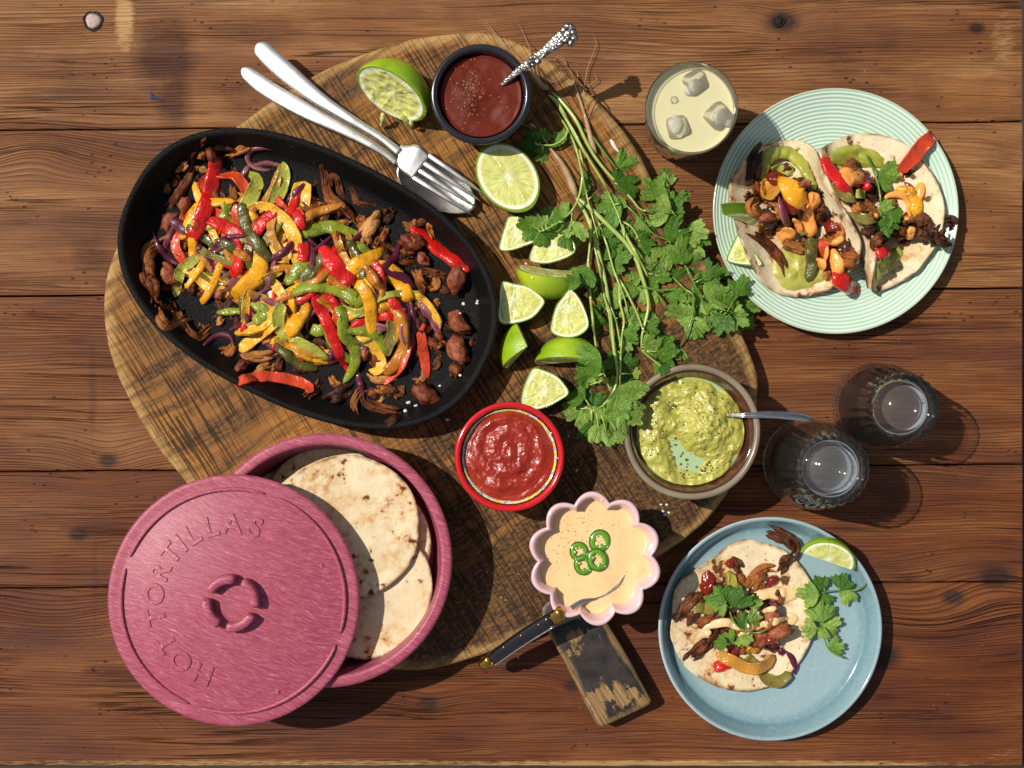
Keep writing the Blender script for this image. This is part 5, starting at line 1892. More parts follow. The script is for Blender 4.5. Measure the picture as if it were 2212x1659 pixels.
up = [(560, 1340), (640, 1290), (720, 1258), (850, 1245), (960, 1195), (1060, 1110), (1140, 1020), (1192, 958)]
lo = [(600, 1385), (660, 1338), (740, 1295), (860, 1268), (970, 1216), (1075, 1128), (1150, 1030), (1194, 962)]
ribbon('bowl', 17, up, lo, [.063, .058, .0545, .0525, .0525, .052, .0515, .0495], .0030, 'steel2', hs, dome=.0004)
qa = [(600, 1385), (700, 1310), (850, 1268), (970, 1216), (1075, 1128), (1150, 1030), (1194, 962)]
hm_set((XX - c.x) ** 2 + (YY - c.y) ** 2 < (R * .97) ** 2, zt)

# ================================================================ TORTILLA HOLDER: tray, lid, tortillas
zt = BZ + .046
c = W(702, 1211, zt)
R = px(275) * (H - zt) / H
tp = rnd_prof([(R * .90, BZ + .001), (R * .925, BZ + .0003), (R * .94, BZ + .003), (R * .985, zt - .008), (R, zt - .0012), (R - .0004, zt - .0003), (R - .0012, zt), (R - .0040, zt + .0001), (R - .0072, zt), (R - .0080, zt - .0003), (R - .0085, zt - .0014), (R - .0105, zt - .020), (R - .016, BZ + .007), (R - .022, BZ + .0046), (.001, BZ + .0045)], 60)
o = lathe('tortilla_tray', tp, (c.x, c.y, 0), 'plastic', seg=144)
tag(o, 'pink plastic tortilla tray, round and open, half covered by its lid', 'tray')
hm_set((XX - c.x) ** 2 + (YY - c.y) ** 2 < R * R, zt)
TOR = [((1080, 585), 372, 'charred edge showing beside the lid'), ((1215, 492), 368, 'upper left behind the front one'), ((1160, 905), 368, 'lower half hidden by the lid'),
       ((1385, 640), 372, 'right edge showing behind the front one'), ((1392, 880), 372, 'lower right and partly shaded'), ((1315, 545), 382, 'uppermost, brown toasted patches, most exposed')]
for k, ((x, y), r, lb) in enumerate(TOR):
    z = BZ + .010 + .0042 * k
    q = W(*C(9, [(x, y)])[0], z)
    rr = px(r * .40622) * (H - z) / H
    sd = 3.1 * k + 1

    def zf(xx, yy, e, z=z, sd=sd, q=q, rr=rr):
        return z + .0016 * nz(xx, yy, sd, 22) + .0007 * nz(xx, yy, sd, 70) + .0016 * max(0, nz(xx, yy, sd + 3, 28)) * e ** 4
    o = field('tortilla', circle(q.x, q.y, rr, 110, rr * .035, sd), zf, 'tortilla', rings=30, thick=.0018, loc=(q.x, q.y, z))
    tag(o, f'soft flour tortilla in the pink tray, {lb}', 'tortilla', 'tortillas stacked in the tray')
# lid
LZ = zt + .0012
c = W(504.5, 1297, LZ + .004)
kz = (H - LZ - .004) / H
R = px(272.5) * kz
lid = thing('tray_lid', 'pink plastic lid with raised lettering resting askew on the tortilla tray', 'lid', (c.x, c.y, LZ))
lp = rnd_prof([(R * .90, LZ - .003), (R * .91, LZ), (R * .97, LZ), (R - .0008, LZ + .0006), (R, LZ + .003), (R - .001, LZ + .0046), (R * .975, LZ + .0050), (R * .90, LZ + .0052), (R * .86, LZ + .0060), (R * .6, LZ + .0105), (R * .3, LZ + .0135), (R * .12, LZ + .0142), (.001, LZ + .0142)], 70)


def lidz(r):
    return float(np.interp(r, [0, R * .12, R * .3, R * .6, R * .86, R * .9, R * .975, R], LZ + np.array([.0142, .0142, .0135, .0105, .0060, .0052, .0050, .0046])))


ldisc = lathe('disc', lp, (c.x, c.y, 0), 'plastic', lid, seg=160)


def arc(name, ri, wd, th, a0, a1, zoff, n=40, tip=14, sq=.8):
    ts = np.linspace(math.radians(a0), math.radians(a1), n)
    P3 = np.array([(c.x + ri * math.cos(t), c.y + ri * math.sin(t), lidz(ri) + zoff) for t in ts])
    return sweep(name, P3, wd, th, 'plastic', lid, K=12, tip=tip, sq=sq)


for k in range(4):
    a0 = 70 - 90 * k
    arc('raised_ridge', px(241) * kz, .0032, .0040, a0 - 3, a0 - 87, .0007, n=60)
kc = W(498.4, 1303, LZ + .02)
for k in range(4):
    a0 = 71 - 90 * k
    ts = np.linspace(math.radians(a0 - 7), math.radians(a0 - 83), 26)
    rk = px(51.5) * .93
    P3 = np.array([(kc.x + rk * math.cos(t), kc.y + rk * math.sin(t), LZ + .0186) for t in ts])
    sweep('knob_ridge', P3, px(20.5), .0105, 'plastic', lid, K=16, tip=12, sq=.62)


def glyph(ch, size, ext, pos, ang, mat, parent, name, mirror=False, thin=0.0, bev=.00028, tilt=0.0):
    cu = bpy.data.curves.new('letter_curve', 'FONT')
    cu.body = ch
    cu.size = size
    cu.align_x, cu.align_y = 'CENTER', 'CENTER'
    cu.extrude = ext
    cu.offset = thin
    cu.bevel_depth = bev
    cu.bevel_resolution = 2
    cu.resolution_u = 5
    ob = bpy.data.objects.new('letter_tmp', cu)
    COL.objects.link(ob)
    bpy.context.view_layer.update()
    me = bpy.data.meshes.new_from_object(ob.evaluated_get(bpy.context.evaluated_depsgraph_get()))
    bpy.data.objects.remove(ob)
    bpy.data.curves.remove(cu)
    me.materials.clear()
    me.materials.append(M[mat])
    o_ = bpy.data.objects.new(name, me)
    COL.objects.link(o_)
    o_.parent = parent
    o_.location = Vector(pos) - ORG[parent.name]
    o_.rotation_euler = (Matrix.Rotation(ang, 3, 'Z') @ Matrix.Rotation(tilt, 3, 'X')).to_euler()
    if mirror:
        me.transform(Matrix.Diagonal((-1, 1, 1, 1)))
        me.flip_normals()
    return o_


for ch_, an in zip('HOTTORTILLAS', [112, 131, 147.5, 168.7, 185.6, 202.5, 218.5, 229, 239.5, 254.5, 270, 287.5]):
    t = math.radians(-an)
    rr = px(165) * kz
    glyph(ch_, px(56), .0003, (c.x + rr * math.cos(t), c.y + rr * math.sin(t), lidz(rr) + .0002), t - math.pi / 2, 'plastic', ldisc, 'raised_letter', tilt=-.135, thin=.0002, bev=.0004)
for (x, y) in [(1185, 748), (952, 1410)]:
    q = W(*C(9, [(x, y)])[0], LZ)
    lump('raised_star', (q.x, q.y, lidz(math.hypot(q.x - c.x, q.y - c.y))), (.0020, .0022, .0007), 'plastic', lid, seed=x, am=.5, fr=2.5, sub=2)
hm_set((XX - c.x) ** 2 + (YY - c.y) ** 2 < R * R, LZ + .006)

# ================================================================ LIMES


def lime_cut(name, label, cx, cy, nrm, ax, size, planes, z=None, group=None, world=False, squeezed=False, lift=0.0, cat='lime', seed=0., z0=None, rmat='rind'):
    """Part of a lime body (ellipsoid, semi-axes SIZE along AX, other, NRM frame) kept on the inner side of cutting PLANES [(normal, offset)]; the cut faces show flesh."""
    nrm = Vector(nrm).normalized()
    ax = Vector(ax)
    ax = (ax - nrm * ax.dot(nrm)).normalized()
    sd = nrm.cross(ax)
    base = z0 if z0 is not None else BZ
    t = thing(name, label, cat, (0, 0, 0), group)
    Mx = Matrix((ax, sd, nrm)).transposed()
    if world:
        planes = [(Mx.transposed() @ Vector(pn).normalized(), off) for pn, off in planes]
    bm = bmesh.new()
    bmesh.ops.create_uvsphere(bm, u_segments=56, v_segments=32, radius=1)
    for v in bm.verts:
        v.co = Vector((v.co.x * size[0], v.co.y * size[1], v.co.z * size[2]))
        # pointed ends of the fruit
        f = abs(v.co.x) / size[0]
        if f > .86:
            v.co.x *= 1 + .28 * (f - .86)
    for (pn, off) in planes:
        pn = Vector(pn).normalized()
        bmesh.ops.bisect_plane(bm, geom=bm.verts[:] + bm.edges[:] + bm.faces[:], plane_co=pn * off, plane_no=pn, clear_outer=True)
    bm.verts.index_update()
    RV = [Mx @ v.co for v in bm.verts]
    RF = [tuple(v.index for v in f.verts) for f in bm.faces]
    ext = min(v.z for v in RV)
    zc = base - ext - .0006 + lift
    ctr = W(cx, cy, zc)
    t.location = (ctr.x, ctr.y, base)
    ORG[t.name] = Vector((ctr.x, ctr.y, base))
    mk('rind', [v + ctr for v in RV], RF, rmat, t)
    for pi, (pn, off) in enumerate(planes):
        pn = Vector(pn).normalized()
        be = [e for e in bm.edges if e.is_boundary and all(abs(v.co.dot(pn) - off) < 1e-5 for v in e.verts)]
        vs = {v for e in be for v in e.verts}
        if len(vs) < 3:
            continue
        cen = sum((v.co for v in vs), Vector()) / len(vs)
        u_ = pn.orthogonal().normalized()
        w_ = pn.cross(u_)
        pts = sorted(vs, key=lambda v: math.atan2((v.co - cen).dot(w_), (v.co - cen).dot(u_)))
        # resample the outline evenly
        loop = np.array([v.co[:] for v in pts])
        loop = np.vstack([loop, loop[:1]])
        L = np.concatenate([[0], np.cumsum(np.linalg.norm(np.diff(loop, axis=0), axis=1))])
        n = 72
        tt = np.linspace(0, L[-1], n, endpoint=False)
        loop = np.stack([np.interp(tt, L, loop[:, k]) for k in range(3)], 1)
        core = Vector((0, 0, 0)) - pn * (Vector((0, 0, 0)).dot(pn) - off)
        V, lx, ly, ed = [], [], [], []
        rings = 18
        for i in range(rings + 1):
            f = (i / rings)
            for k in range(n):
                p = cen + (Vector(loop[k]) - cen) * f
                on_skin = sum((p[a_] / size[a_]) ** 2 for a_ in range(3))
                h = .0004
                if f > .995:
                    h = 0
                if squeezed:
                    q_ = p * 130
                    h += (.0018 * mn.noise(q_) + .0011 * mn.noise(q_ * 2.3) - .0020 * (1 - f * f)) * min(1, (1 - f) * 6)
                else:
                    h += .0007 * mn.noise(p * 160 + Vector((seed, 0, 0))) * min(1, (1 - f) * 5)
                pp = p + pn * h
                V.append(Mx @ pp + ctr)
                d = p - core
                lx.append(d.dot(u_)); ly.append(d.dot(w_))
                ed.append(min(1.0, math.sqrt(on_skin)) if f < 1 else min(1.0, math.sqrt(on_skin)))
        F = []
        for i in range(rings):
            for k in range(n):
                k2 = (k + 1) % n
                F.append((i * n + k, (i + 1) * n + k, (i + 1) * n + k2, i * n + k2))
        F.insert(0, tuple(range(n - 1, -1, -1))) if False else None
        mk('flesh', V, F, 'flesh', t, dict(lx=lx, ly=ly, edge=ed))
    bm.free()
    for v in RV:
        hm_disc(v.x + ctr.x, v.y + ctr.y, .003, v.z + ctr.z)
    return t


def lime_wedge(label, cr, outline, core, hgt=.017, tilt=(0, 0), base=None, group='lime wedges on the board', rind_sides=1.0, seed=0.):
    """A wedge lying skin down: traced flat face of flesh on top, rind curving in below."""
    base = BZ if base is None else base
    zt_ = base + hgt
    O = np.array(catmull(C(cr, outline), 76, closed=True))
    # keep the corners of the cut fairly crisp
    k_ = C(cr, outline)
    cD = C(cr, [core])[0]
    Wo = np.array([tuple(W(p[0], p[1], zt_)[:2]) for p in O])
    cw_ = np.array(W(cD[0], cD[1], zt_)[:2])
    cen = Wo.mean(0)

    def zt_at(x, y):
        return zt_ + (x - cen[0]) * tilt[0] + (y - cen[1]) * tilt[1]
    t = thing('lime_wedge', label, 'lime', (cen[0], cen[1], base), group)
    n = len(Wo)
    V, F = [], []
    for (f, dz, zabs) in [(1.0, 0, None), (1.012, .0008, None), (1.02, .0025, None), (.97, .006, None), (.82, .011, None), (.55, None, base + .001), (.3, None, base + .0002)]:
        for k in range(n):
            x, y = cen + (Wo[k] - cen) * f
            z = max(base + .0006, zt_at(x, y) - dz) if zabs is None else zabs
            V.append((x, y, z))
    for i in range(6):
        for k in range(n):
            k2 = (k + 1) % n
            F.append(((i + 1) * n + k, (i + 1) * n + k2, i * n + k2, i * n + k))
    F.append(tuple(6 * n + k for k in range(n - 1, -1, -1)))
    o = mk('rind', V, F, 'rind', t)
    bm = bmesh.new(); bm.from_mesh(o.data); bmesh.ops.holes_fill
    bmesh.ops.recalc_face_normals(bm, faces=bm.faces); bm.to_mesh(o.data); bm.free()
    V, lx, ly, ed = [], [], [], []
    R_ = 20
    for i in range(R_ + 1):
        f = i / R_
        for k in range(n):
            x, y = cw_ + (Wo[k] - cw_) * f
            e = f
            h = (.0007 * nz(x, y, seed, 160) + .0005 * nz(x, y, seed, 420)) * min(1, (1 - f) * 6) - .0006 * math.exp(-((f - .86) / .05) ** 2)
            V.append((x, y, zt_at(x, y) + .0002 + h))
            lx.append(x - cw_[0]); ly.append(y - cw_[1])
            d = np.linalg.norm(Wo[k] - cw_)
            # rind thickness is the same all round, whatever the distance to the core
            ed.append(1 - min(1.0, d * (1 - f) / .0145))
    F = []
    for i in range(R_):
        for k in range(n):
            k2 = (k + 1) % n
            F.append((i * n + k, (i + 1) * n + k, (i + 1) * n + k2, i * n + k2))
    o = mk('flesh', V, F, 'flesh', t, dict(lx=lx, ly=ly, edge=ed))
    bm = bmesh.new(); bm.from_mesh(o.data); bmesh.ops.remove_doubles(bm, verts=bm.verts, dist=1e-6)
    bmesh.ops.recalc_face_normals(bm, faces=bm.faces)
    if sum(f.normal.z for f in bm.faces) < 0:
        bmesh.ops.reverse_faces(bm, faces=bm.faces)
    bm.to_mesh(o.data); bm.free()
    for x, y in Wo:
        hm_disc(x, y, .004, zt_)
    hm_set(in_poly([tuple(p) for p in Wo]), zt_)
    return t


# halves
x, y = C(5, [(1340, 588)])[0]
lh = lime_cut('lime_half', 'squeezed lime half lying on its side by the fork, torn pulp facing down-left', x, y, (-.42, -.70, .42), (.9, -.47, 0), (.0305, .0265, .028), [((0, 0, 1), 0.0)], squeezed=True, seed=2.)
# torn strands of pulp at its mouth
M['pulp'] = mat_sauce('lime_pulp', (.50, .52, .13), (.66, .67, .28), .14, 21., .5, None, .2)
for k, (x0, y0, x1, y1) in enumerate([(1275, 740, 1258, 860), (1500, 800, 1512, 868), (1400, 640, 1370, 760), (1250, 560, 1340, 610), (1470, 690, 1390, 770), (1180, 560, 1230, 640), (1420, 760, 1500, 850)]):
    a_, b_ = C(5, [(x0, y0), (x1, y1)])
    P3 = np.array([tuple(W(a_[0], a_[1], BZ + .016)), tuple(W((a_[0] + b_[0]) / 2, (a_[1] + b_[1]) / 2, BZ + .011)), tuple(W(b_[0], b_[1], BZ + .003))])
    sweep('pulp_strand', catmull(P3, 12), px((28 + 9 * (k % 4)) * .26), .0028, 'pulp', lh, K=8, tips=(3, 2), wob=.0012, seed=k * 3.3)
x, y = C(6, [(262, 415)])[0]
lime_cut('lime_half', 'juiced lime half lying cut face up between the fork and the coriander', x, y, (.13, .20, .97), (.53, -.85, 0), (.0302, .0236, .0235), [((0, 0, 1), -.001)], seed=5., squeezed=False)
# wedges
lime_wedge('lime wedge face up below the lime half, its right tip under a coriander leaf', 6, [(270, 695), (350, 703), (440, 748), (522, 800), (490, 858), (380, 905), (290, 935), (205, 932), (212, 850), (238, 765)], (325, 828), seed=1., tilt=(0, -.1))
lime_wedge('lime wedge half covered by coriander leaves, next to the uppermost wedge', 6, [(560, 762), (640, 760), (705, 830), (738, 932), (680, 985), (560, 1025), (470, 1025), (414, 1000), (440, 905), (500, 830)], (590, 905), seed=2., tilt=(0, -.1))
lime_wedge('lime wedge face up at the pan rim, white core at its left side', 6, [(218, 1162), (300, 1168), (400, 1190), (475, 1240), (520, 1292), (492, 1350), (430, 1412), (330, 1446), (206, 1442), (200, 1300)], (298, 1285), seed=3.)
lime_wedge('lime wedge standing face up against the coriander stems, long white core', 6, [(720, 1215), (770, 1280), (812, 1370), (832, 1460), (800, 1512), (730, 1547), (640, 1547), (568, 1510), (570, 1440), (600, 1330), (650, 1260), (690, 1212)], (682, 1340), seed=4., hgt=.019)
lime_wedge('lime wedge face up just above the red salsa bowl', 7, [(440, 730), (520, 744), (600, 780), (652, 830), (690, 905), (620, 960), (540, 1000), (450, 1020), (362, 988), (362, 900), (390, 815)], (515, 890), seed=5.)
x, y = C(6, [(548, 1078)])[0]
lime_cut('lime_wedge', 'yellow-green lime wedge skin outward with its cut edge facing up, above the standing wedge', x, y, (.10, .93, .30), (.95, -.22, 0), (.0250, .0225, .0235), [((.10, .93, .30), .0), ((0, 0, -1), .008)], world=True, group='lime wedges on the board', seed=6.)
x, y = C(7, [(432, 612)])[0]
lime_cut('lime_wedge', 'bright lime wedge lying skin up beside the right end of the pan', x, y, (.86, .48, .05), (0, 0, 1), (.0225, .0265, .0265), [((.86, .46, .08), .0), ((.48, -.87, .22), .0), ((0, 0, -1), .010)], world=True, group='lime wedges on the board', seed=7.)
x, y = C(7, [(690, 705)])[0]
lime_cut('lime_wedge', 'dark green lime wedge lying skin up below the standing wedge', x, y, (-.08, -.95, .24), (.95, .1, 0), (.0265, .0235, .0235), [((-.08, -.95, .24), .0), ((1, 0, .05), .0165), ((0, 0, -1), .009)], world=True, group='lime wedges on the board', seed=8.)

# ================================================================ GLASSES


def flute(n, amp, z0, z1):
    def f(t, r, z):
        k = min(1, max(0, (z - z0) / (z1 - z0))) if z1 > z0 else min(1, max(0, (z0 - z) / (z0 - z1)))
        return 1 + amp * k * math.cos(n * t)
    return f


# the full glass
gh = .082
c0 = W(1495, 232, gh)
R = px(101.5) * (H - gh) / H
gl = thing('filled_glass', 'clear fluted tumbler of cloudy pale drink beside the green plate', 'glass', (c0.x, c0.y, 0))
pr = rnd_prof([(.0005, .0026), (R * .58, .0022), (R * .68, .0004), (R * .75, .0012), (R * .80, .008), (R * .90, .040), (R * .965, .066), (R * .99, gh - .003), (R * .985, gh - .0004), (R * .965, gh), (R * .945, gh - .0006), (R * .938, gh - .004),
                (R * .915, .066), (R * .84, .040), (R * .74, .012), (R * .66, .009), (.0005, .0088)], 80)
fo = flute(26, .012, .060, .030)
lathe('tumbler', pr, (c0.x, c0.y, 0), 'glass', gl, seg=156, rf=lambda t, r, z: fo(t, r, z))
DZ = gh - .0105
dr = rnd_prof([(.0006, .0092), (R * .66, .0086), (R * .755, .0115), (R * .865, .040), (R * .935, .066), (R * .952, DZ + .0006), (R * .925, DZ), (R * .80, DZ - .0004), (.0006, DZ - .0004)], 48)
o = lathe('cloudy_drink', dr, (c0.x, c0.y, 0), 'drink', seg=110)
o['label'], o['category'] = 'cloudy pale yellow drink filling the tumbler, with ice floating in it', 'drink'
ICE = [((1745, 560), .0165, .5, 'uppermost in the glass'), ((1605, 925), .0158, .25, 'lowest, at the lower left'), ((1925, 830), .0180, .75, 'at the right against the glass wall'), ((1578, 705), .0050, .3, 'tiny chip floating in the middle')]
for k, ((x, y), s, ro, lb) in enumerate(ICE):
    q = W(*C(18, [(x, y)])[0], DZ)
    it = thing('ice_cube', f'melting ice cube in the pale drink, {lb}', 'ice', (q.x, q.y, DZ - .004), 'ice in the drink')
    bm = bmesh.new()
    bmesh.ops.create_cube(bm, size=1)
    bmesh.ops.bevel(bm, geom=bm.edges[:] + bm.verts[:], offset=.3, segments=5, affect='EDGES', profile=.6)
    rot = Euler((.22 * (-1) ** k, .20, ro)).to_matrix()
    V = []
    for v in bm.verts:
        p = v.co * s
        p.z *= .8
        p = p * (1 + .10 * mn.noise(v.co * 2.2 + Vector((k * 3, 0, 0))))
        V.append(rot @ p + Vector((q.x, q.y, DZ - s * .06)))
    bm.verts.index_update()
    F = [tuple(v.index for v in f.verts) for f in bm.faces]
    bm.free()
    mk('clear_ice', V, F, 'ice', it)
    if s > .01:
        of = [(-.10, -.28), (-.12, .12), (.20, -.10)][k]
        lump('cloudy_core', (q.x + of[0] * s, q.y + of[1] * s, DZ + s * .02), (s * .46, s * .36, s * .24), 'cloud', it, seed=k * 4.1, am=.22, fr=1.6, rot=.5 + k)

# upturned glasses
LET = 'Made in Spain'


def upturned(label, cx, cy, z0, letters, a_start, num, code, a_num, a_code, sc_=1.0):
    hgt = .088
    R_, rb_ = .0358 * sc_, .0265 * sc_
    t = thing('upturned_glass', label, 'glass', (cx, cy, z0), 'upturned tumblers at the right')
    pr_ = rnd_prof([(.0005, hgt - .0115), (rb_ * .66, hgt - .0115), (rb_ * .82, hgt - .015), (rb_ * .93, hgt - .026), (R_ * .86, .040), (R_ * .945, .014), (R_ * .958, .002), (R_ * .975, .0003), (R_ * .995, .001), (R_, .004), (R_ * .985, .014), (R_ * .93, .036),
                    (rb_ * 1.07, hgt - .022), (rb_ * 1.02, hgt - .008), (rb_ * .95, hgt - .0012), (rb_ * .86, hgt), (rb_ * .77, hgt - .0012), (rb_ * .72, hgt - .0032), (rb_ * .66, hgt - .0036), (.0005, hgt - .0030)], 100)
    lathe('worn_base', [(.0004, hgt - .0029), (rb_ * .64, hgt - .0035), (rb_ * .645, hgt - .0039), (.0004, hgt - .0034)], (cx, cy, z0), 'glass_base', t, seg=64)
    f1 = flute(24, .020, .020, .055)
    tmb = lathe('tumbler', pr_, (cx, cy, z0), 'glass', t, seg=144, rf=lambda tt, r, z: f1(tt, r, z) if r > rb_ * .9 else 1)
    if letters:
        rr = rb_ * .56
        for txt, a0 in ((letters, a_start), (num, a_num), (code, a_code)):
            for i, chh in enumerate(txt):
                if chh == ' ':
                    continue
                # moulded from inside: reads mirrored, running clockwise
                an = math.radians(a0 + 9.5 * i)
                glyph(chh, .0040, .00015, (cx + rr * math.cos(an), cy + rr * math.sin(an), z0 + hgt - .0032), an - math.pi / 2, 'glass', tmb, 'moulded_letter', mirror=True, bev=.0001)
    return t


a0_, b0_ = W(1890, 877, 0)[:2]
upturned('clear fluted tumbler standing upside down alone, right of the stacked pair', a0_, b0_, 0, LET, 62, '43', '218508', 15, 185)
a1_, b1_ = W(1740, 998, 0)[:2]
upturned('inner tumbler of the upside-down stacked pair, its rim on the table', a1_, b1_, 0, '', 0, '', '', 0, 0, .99)
upturned('outer tumbler of the upside-down stacked pair, set over another beside the guacamole', a1_, b1_, .0135, LET, 250, '50', '218508', 210, 350, 1.04)

# ================================================================ MINT PLATE
PZ = .018
c = W(1806, 455.5, PZ)
R = px(266) * (H - PZ) / H


def mintz(r):
    f = r / R
    return .0050 + .0022 * f ** 2 + .0105 * max(0, (f - .62) / .38) ** 1.6


prof = [(R * .55, .0014), (R * .60, .0002), (R * .62, .003), (R * .95, PZ - .0055), (R - .0008, PZ - .0022), (R, PZ - .0008), (R - .0010, PZ + .0003)]
rr = R - .0018
while rr > .0006:
    prof.append((rr, mintz(rr) + .00017 * math.cos(2 * math.pi * rr * 1000 / 3.0) + (0 if rr < R * .985 else .0003)))
    rr -= .0006
o = lathe('mint_plate', prof, (c.x, c.y, 0), 'mint', seg=128)
tag(o, 'mint green plate with fine concentric ridges carrying two tacos', 'plate')
rm = np.sqrt((XX - c.x) ** 2 + (YY - c.y) ** 2)
hm_set(rm < R, .0050 + .0022 * (rm / R) ** 2 + .0105 * np.clip((rm / R - .62) / .38, 0, None) ** 1.6)
MP = c.copy()

# limes tucked under the left taco
x, y = C(8, [(158, 945)])[0]
lime_cut('lime_wedge', 'dark green lime piece skin up, tucked under the left taco on the mint plate', x, y, (.05, -.93, .35), (1, .05, 0), (.0235, .0205, .0185), [((.05, -.93, .35), .0), ((-1, -.05, 0), .0095), ((0, 1, -.1), .0150), ((0, 0, -1), .007)], world=True, group='lime pieces on the mint plate', z0=.0135, rmat='rind2')
lime_wedge('pale lime wedge face up, tucked under the left taco on the mint plate', 8, [(195, 1008), (240, 1050), (300, 1120), (340, 1190), (280, 1194), (200, 1186), (130, 1163), (145, 1105)], (285, 1120), base=.0115, hgt=.009, group='lime pieces on the mint plate')


def rails8(R_, base=.0075):
    out = []
    for r in R_:
        out.append([tuple(W(*C(8, [(x, y)])[0], base + z / 1000)) for (x, y, z) in r])
    return out


RT = [[(682, 500, 12), (720, 690, 12), (790, 830, 12), (880, 960, 12), (945, 1140, 12), (985, 1332, 9)],
      [(690, 488, 26), (775, 755, 36), (890, 862, 40), (1008, 985, 40), (1040, 1090, 36), (1006, 1340, 20)],
      [(760, 445, 12), (850, 650, 10), (930, 800, 9), (1040, 960, 8), (1090, 1110, 8), (1050, 1350, 8)],
      [(880, 395, 7), (960, 600, 4), (1040, 760, 4), (1120, 920, 4), (1150, 1100, 5), (1100, 1340, 6)],
      [(1010, 385, 8), (1150, 560, 5), (1220, 740, 5), (1250, 900, 5), (1250, 1080, 6), (1180, 1300, 8)],
      [(1140, 410, 9), (1270, 560, 9), (1350, 720, 9), (1370, 900, 9), (1340, 1060, 9), (1240, 1265, 10)],
      [(1240, 462, 11), (1375, 620, 14), (1446, 780, 15), (1455, 920, 15), (1412, 1060, 14), (1300, 1213, 12)]]
o = grid('tortilla', rails8(RT), 'tortilla', nu=70, nv=60, thick=.0020, wob=.0009, seed=4.)
tag(o, 'right taco tortilla on the mint plate, left side folded up, right side lying open', 'tortilla', 'tortillas on plates')
LT = [[(345, 468, 13), (195, 610, 18), (147, 740, 20), (200, 980, 20), (270, 1160, 18), (335, 1290, 13)],
      [(430, 440, 7), (300, 610, 8), (265, 760, 8), (310, 980, 8), (370, 1180, 7), (440, 1366, 6)],
      [(520, 424, 5), (430, 620, 3), (420, 780, 2), (450, 1000, 2), (500, 1200, 3), (570, 1388, 5)],
      [(590, 438, 10), (580, 600, 5), (600, 780, 4), (660, 980, 4), (700, 1180, 5), (680, 1368, 6)],
      [(635, 465, 20), (665, 600, 20), (735, 770, 22), (830, 960, 22), (870, 1160, 18), (785, 1325, 10)],
      [(668, 500, 27), (707, 605, 34), (778, 752, 38), (880, 928, 38), (950, 1058, 33), (935, 1180, 20)]]
o = grid('tortilla', rails8(LT), 'tortilla', nu=64, nv=60, thick=.0020, wob=.0009, seed=9.)
tag(o, 'left taco tortilla on the mint plate, both sides curled up round its filling', 'tortilla', 'tortillas on plates')


def blob(name, label, cat, cr, outline, h, mat, lump_=0.0, q=.6, group=None, seed=0., win=.010, n=56, rings=16):
    L = catmull(C(cr, outline), n, closed=True)
    cL = L.mean(0)
    ro_ = np.array([1 + .16 * nz(a_ * .05, b_ * .05, seed + len(label)) + .07 * nz(a_ * .14, b_ * .14, seed) for a_, b_ in L])
    L = cL + (L - cL) * ro_[:, None] * (1.18 if cat == 'sauce' else 1.0)
    ze = .03
    Wp = [tuple(W(a_, b_, ze)[:2]) for a_, b_ in L]
    cz = np.mean([hm_top(x_, y_, win, q) for x_, y_ in Wp])
    Wp = [tuple(W(a_, b_, hm_top(*W(a_, b_, cz)[:2], win, q))[:2]) for a_, b_ in L]
    cen = np.mean(np.array(Wp), 0)

    def zf(x_, y_, e):
        b_ = hm_top(x_, y_, win, q)
        return b_ + h * .30 * (1 - e ** 4) + .0008 - .0045 * e ** 6 + lump_ * (nz(x_, y_, seed, 140) + .5 * nz(x_, y_, seed, 330)) * (1 - e ** 4)
    o_ = field(name, Wp, zf, mat, rings=rings, thick=.003, loc=(cen[0], cen[1], cz))
    me = o_.data
    # let the draped surface settle smoothly
    bm = bmesh.new(); bm.from_mesh(me)
    for _ in range(10):
        bmesh.ops.smooth_vert(bm, verts=bm.verts, factor=.5, use_axis_x=False, use_axis_y=False, use_axis_z=True)
    bm.to_mesh(me); bm.free()
    tag(o_, label, cat, group)
    for v in me.vertices[:n * rings]:
        p = v.co + o_.location
        hm_disc(p.x, p.y, .0012, p.z)
    return o_


def worm(name, label, cat, cr, pts, wd, mat, thk=None, wob=.0, lift=0., group=None, roll=0., widths=None, tips=(3, 3), q=.8, z0=.03, bend=0., smooth=4, sink=.0012):
    s = CR[cr][2]
    w_ = px(wd * s)
    th = thk or w_ * .6
    SEED[0] += 1
    n = max(14, int(sum(math.dist(pts[i][:2], pts[i + 1][:2]) for i in range(len(pts) - 1)) * s / 5))
    P3 = rest(C(cr, pts), th / 2, lift, sink, smooth, q, min(n, 50), z0)
    o_ = sweep(name, P3, w_, th, mat, None, K=14, roll=roll, wob=wob, seed=SEED[0] * 2.7, widths=widths, tips=tips, bend=bend)
    tag(o_, label, cat, group)
    stamp(P3, w_ * .45, th * .45)
    return o_


def pc8(where, kind, pts, wd, cr=8, **k):
    k.setdefault('q', .75)
    return piece(where, kind, C(cr, pts), wd * CR[cr][2], **k)


def pb8(where, kind, x_, y_, r_, cr=8, **k):
    (X_, Y_), = C(cr, [(x_, y_)])
    return pebble(where, kind, X_, Y_, r_ * CR[cr][2], **k)




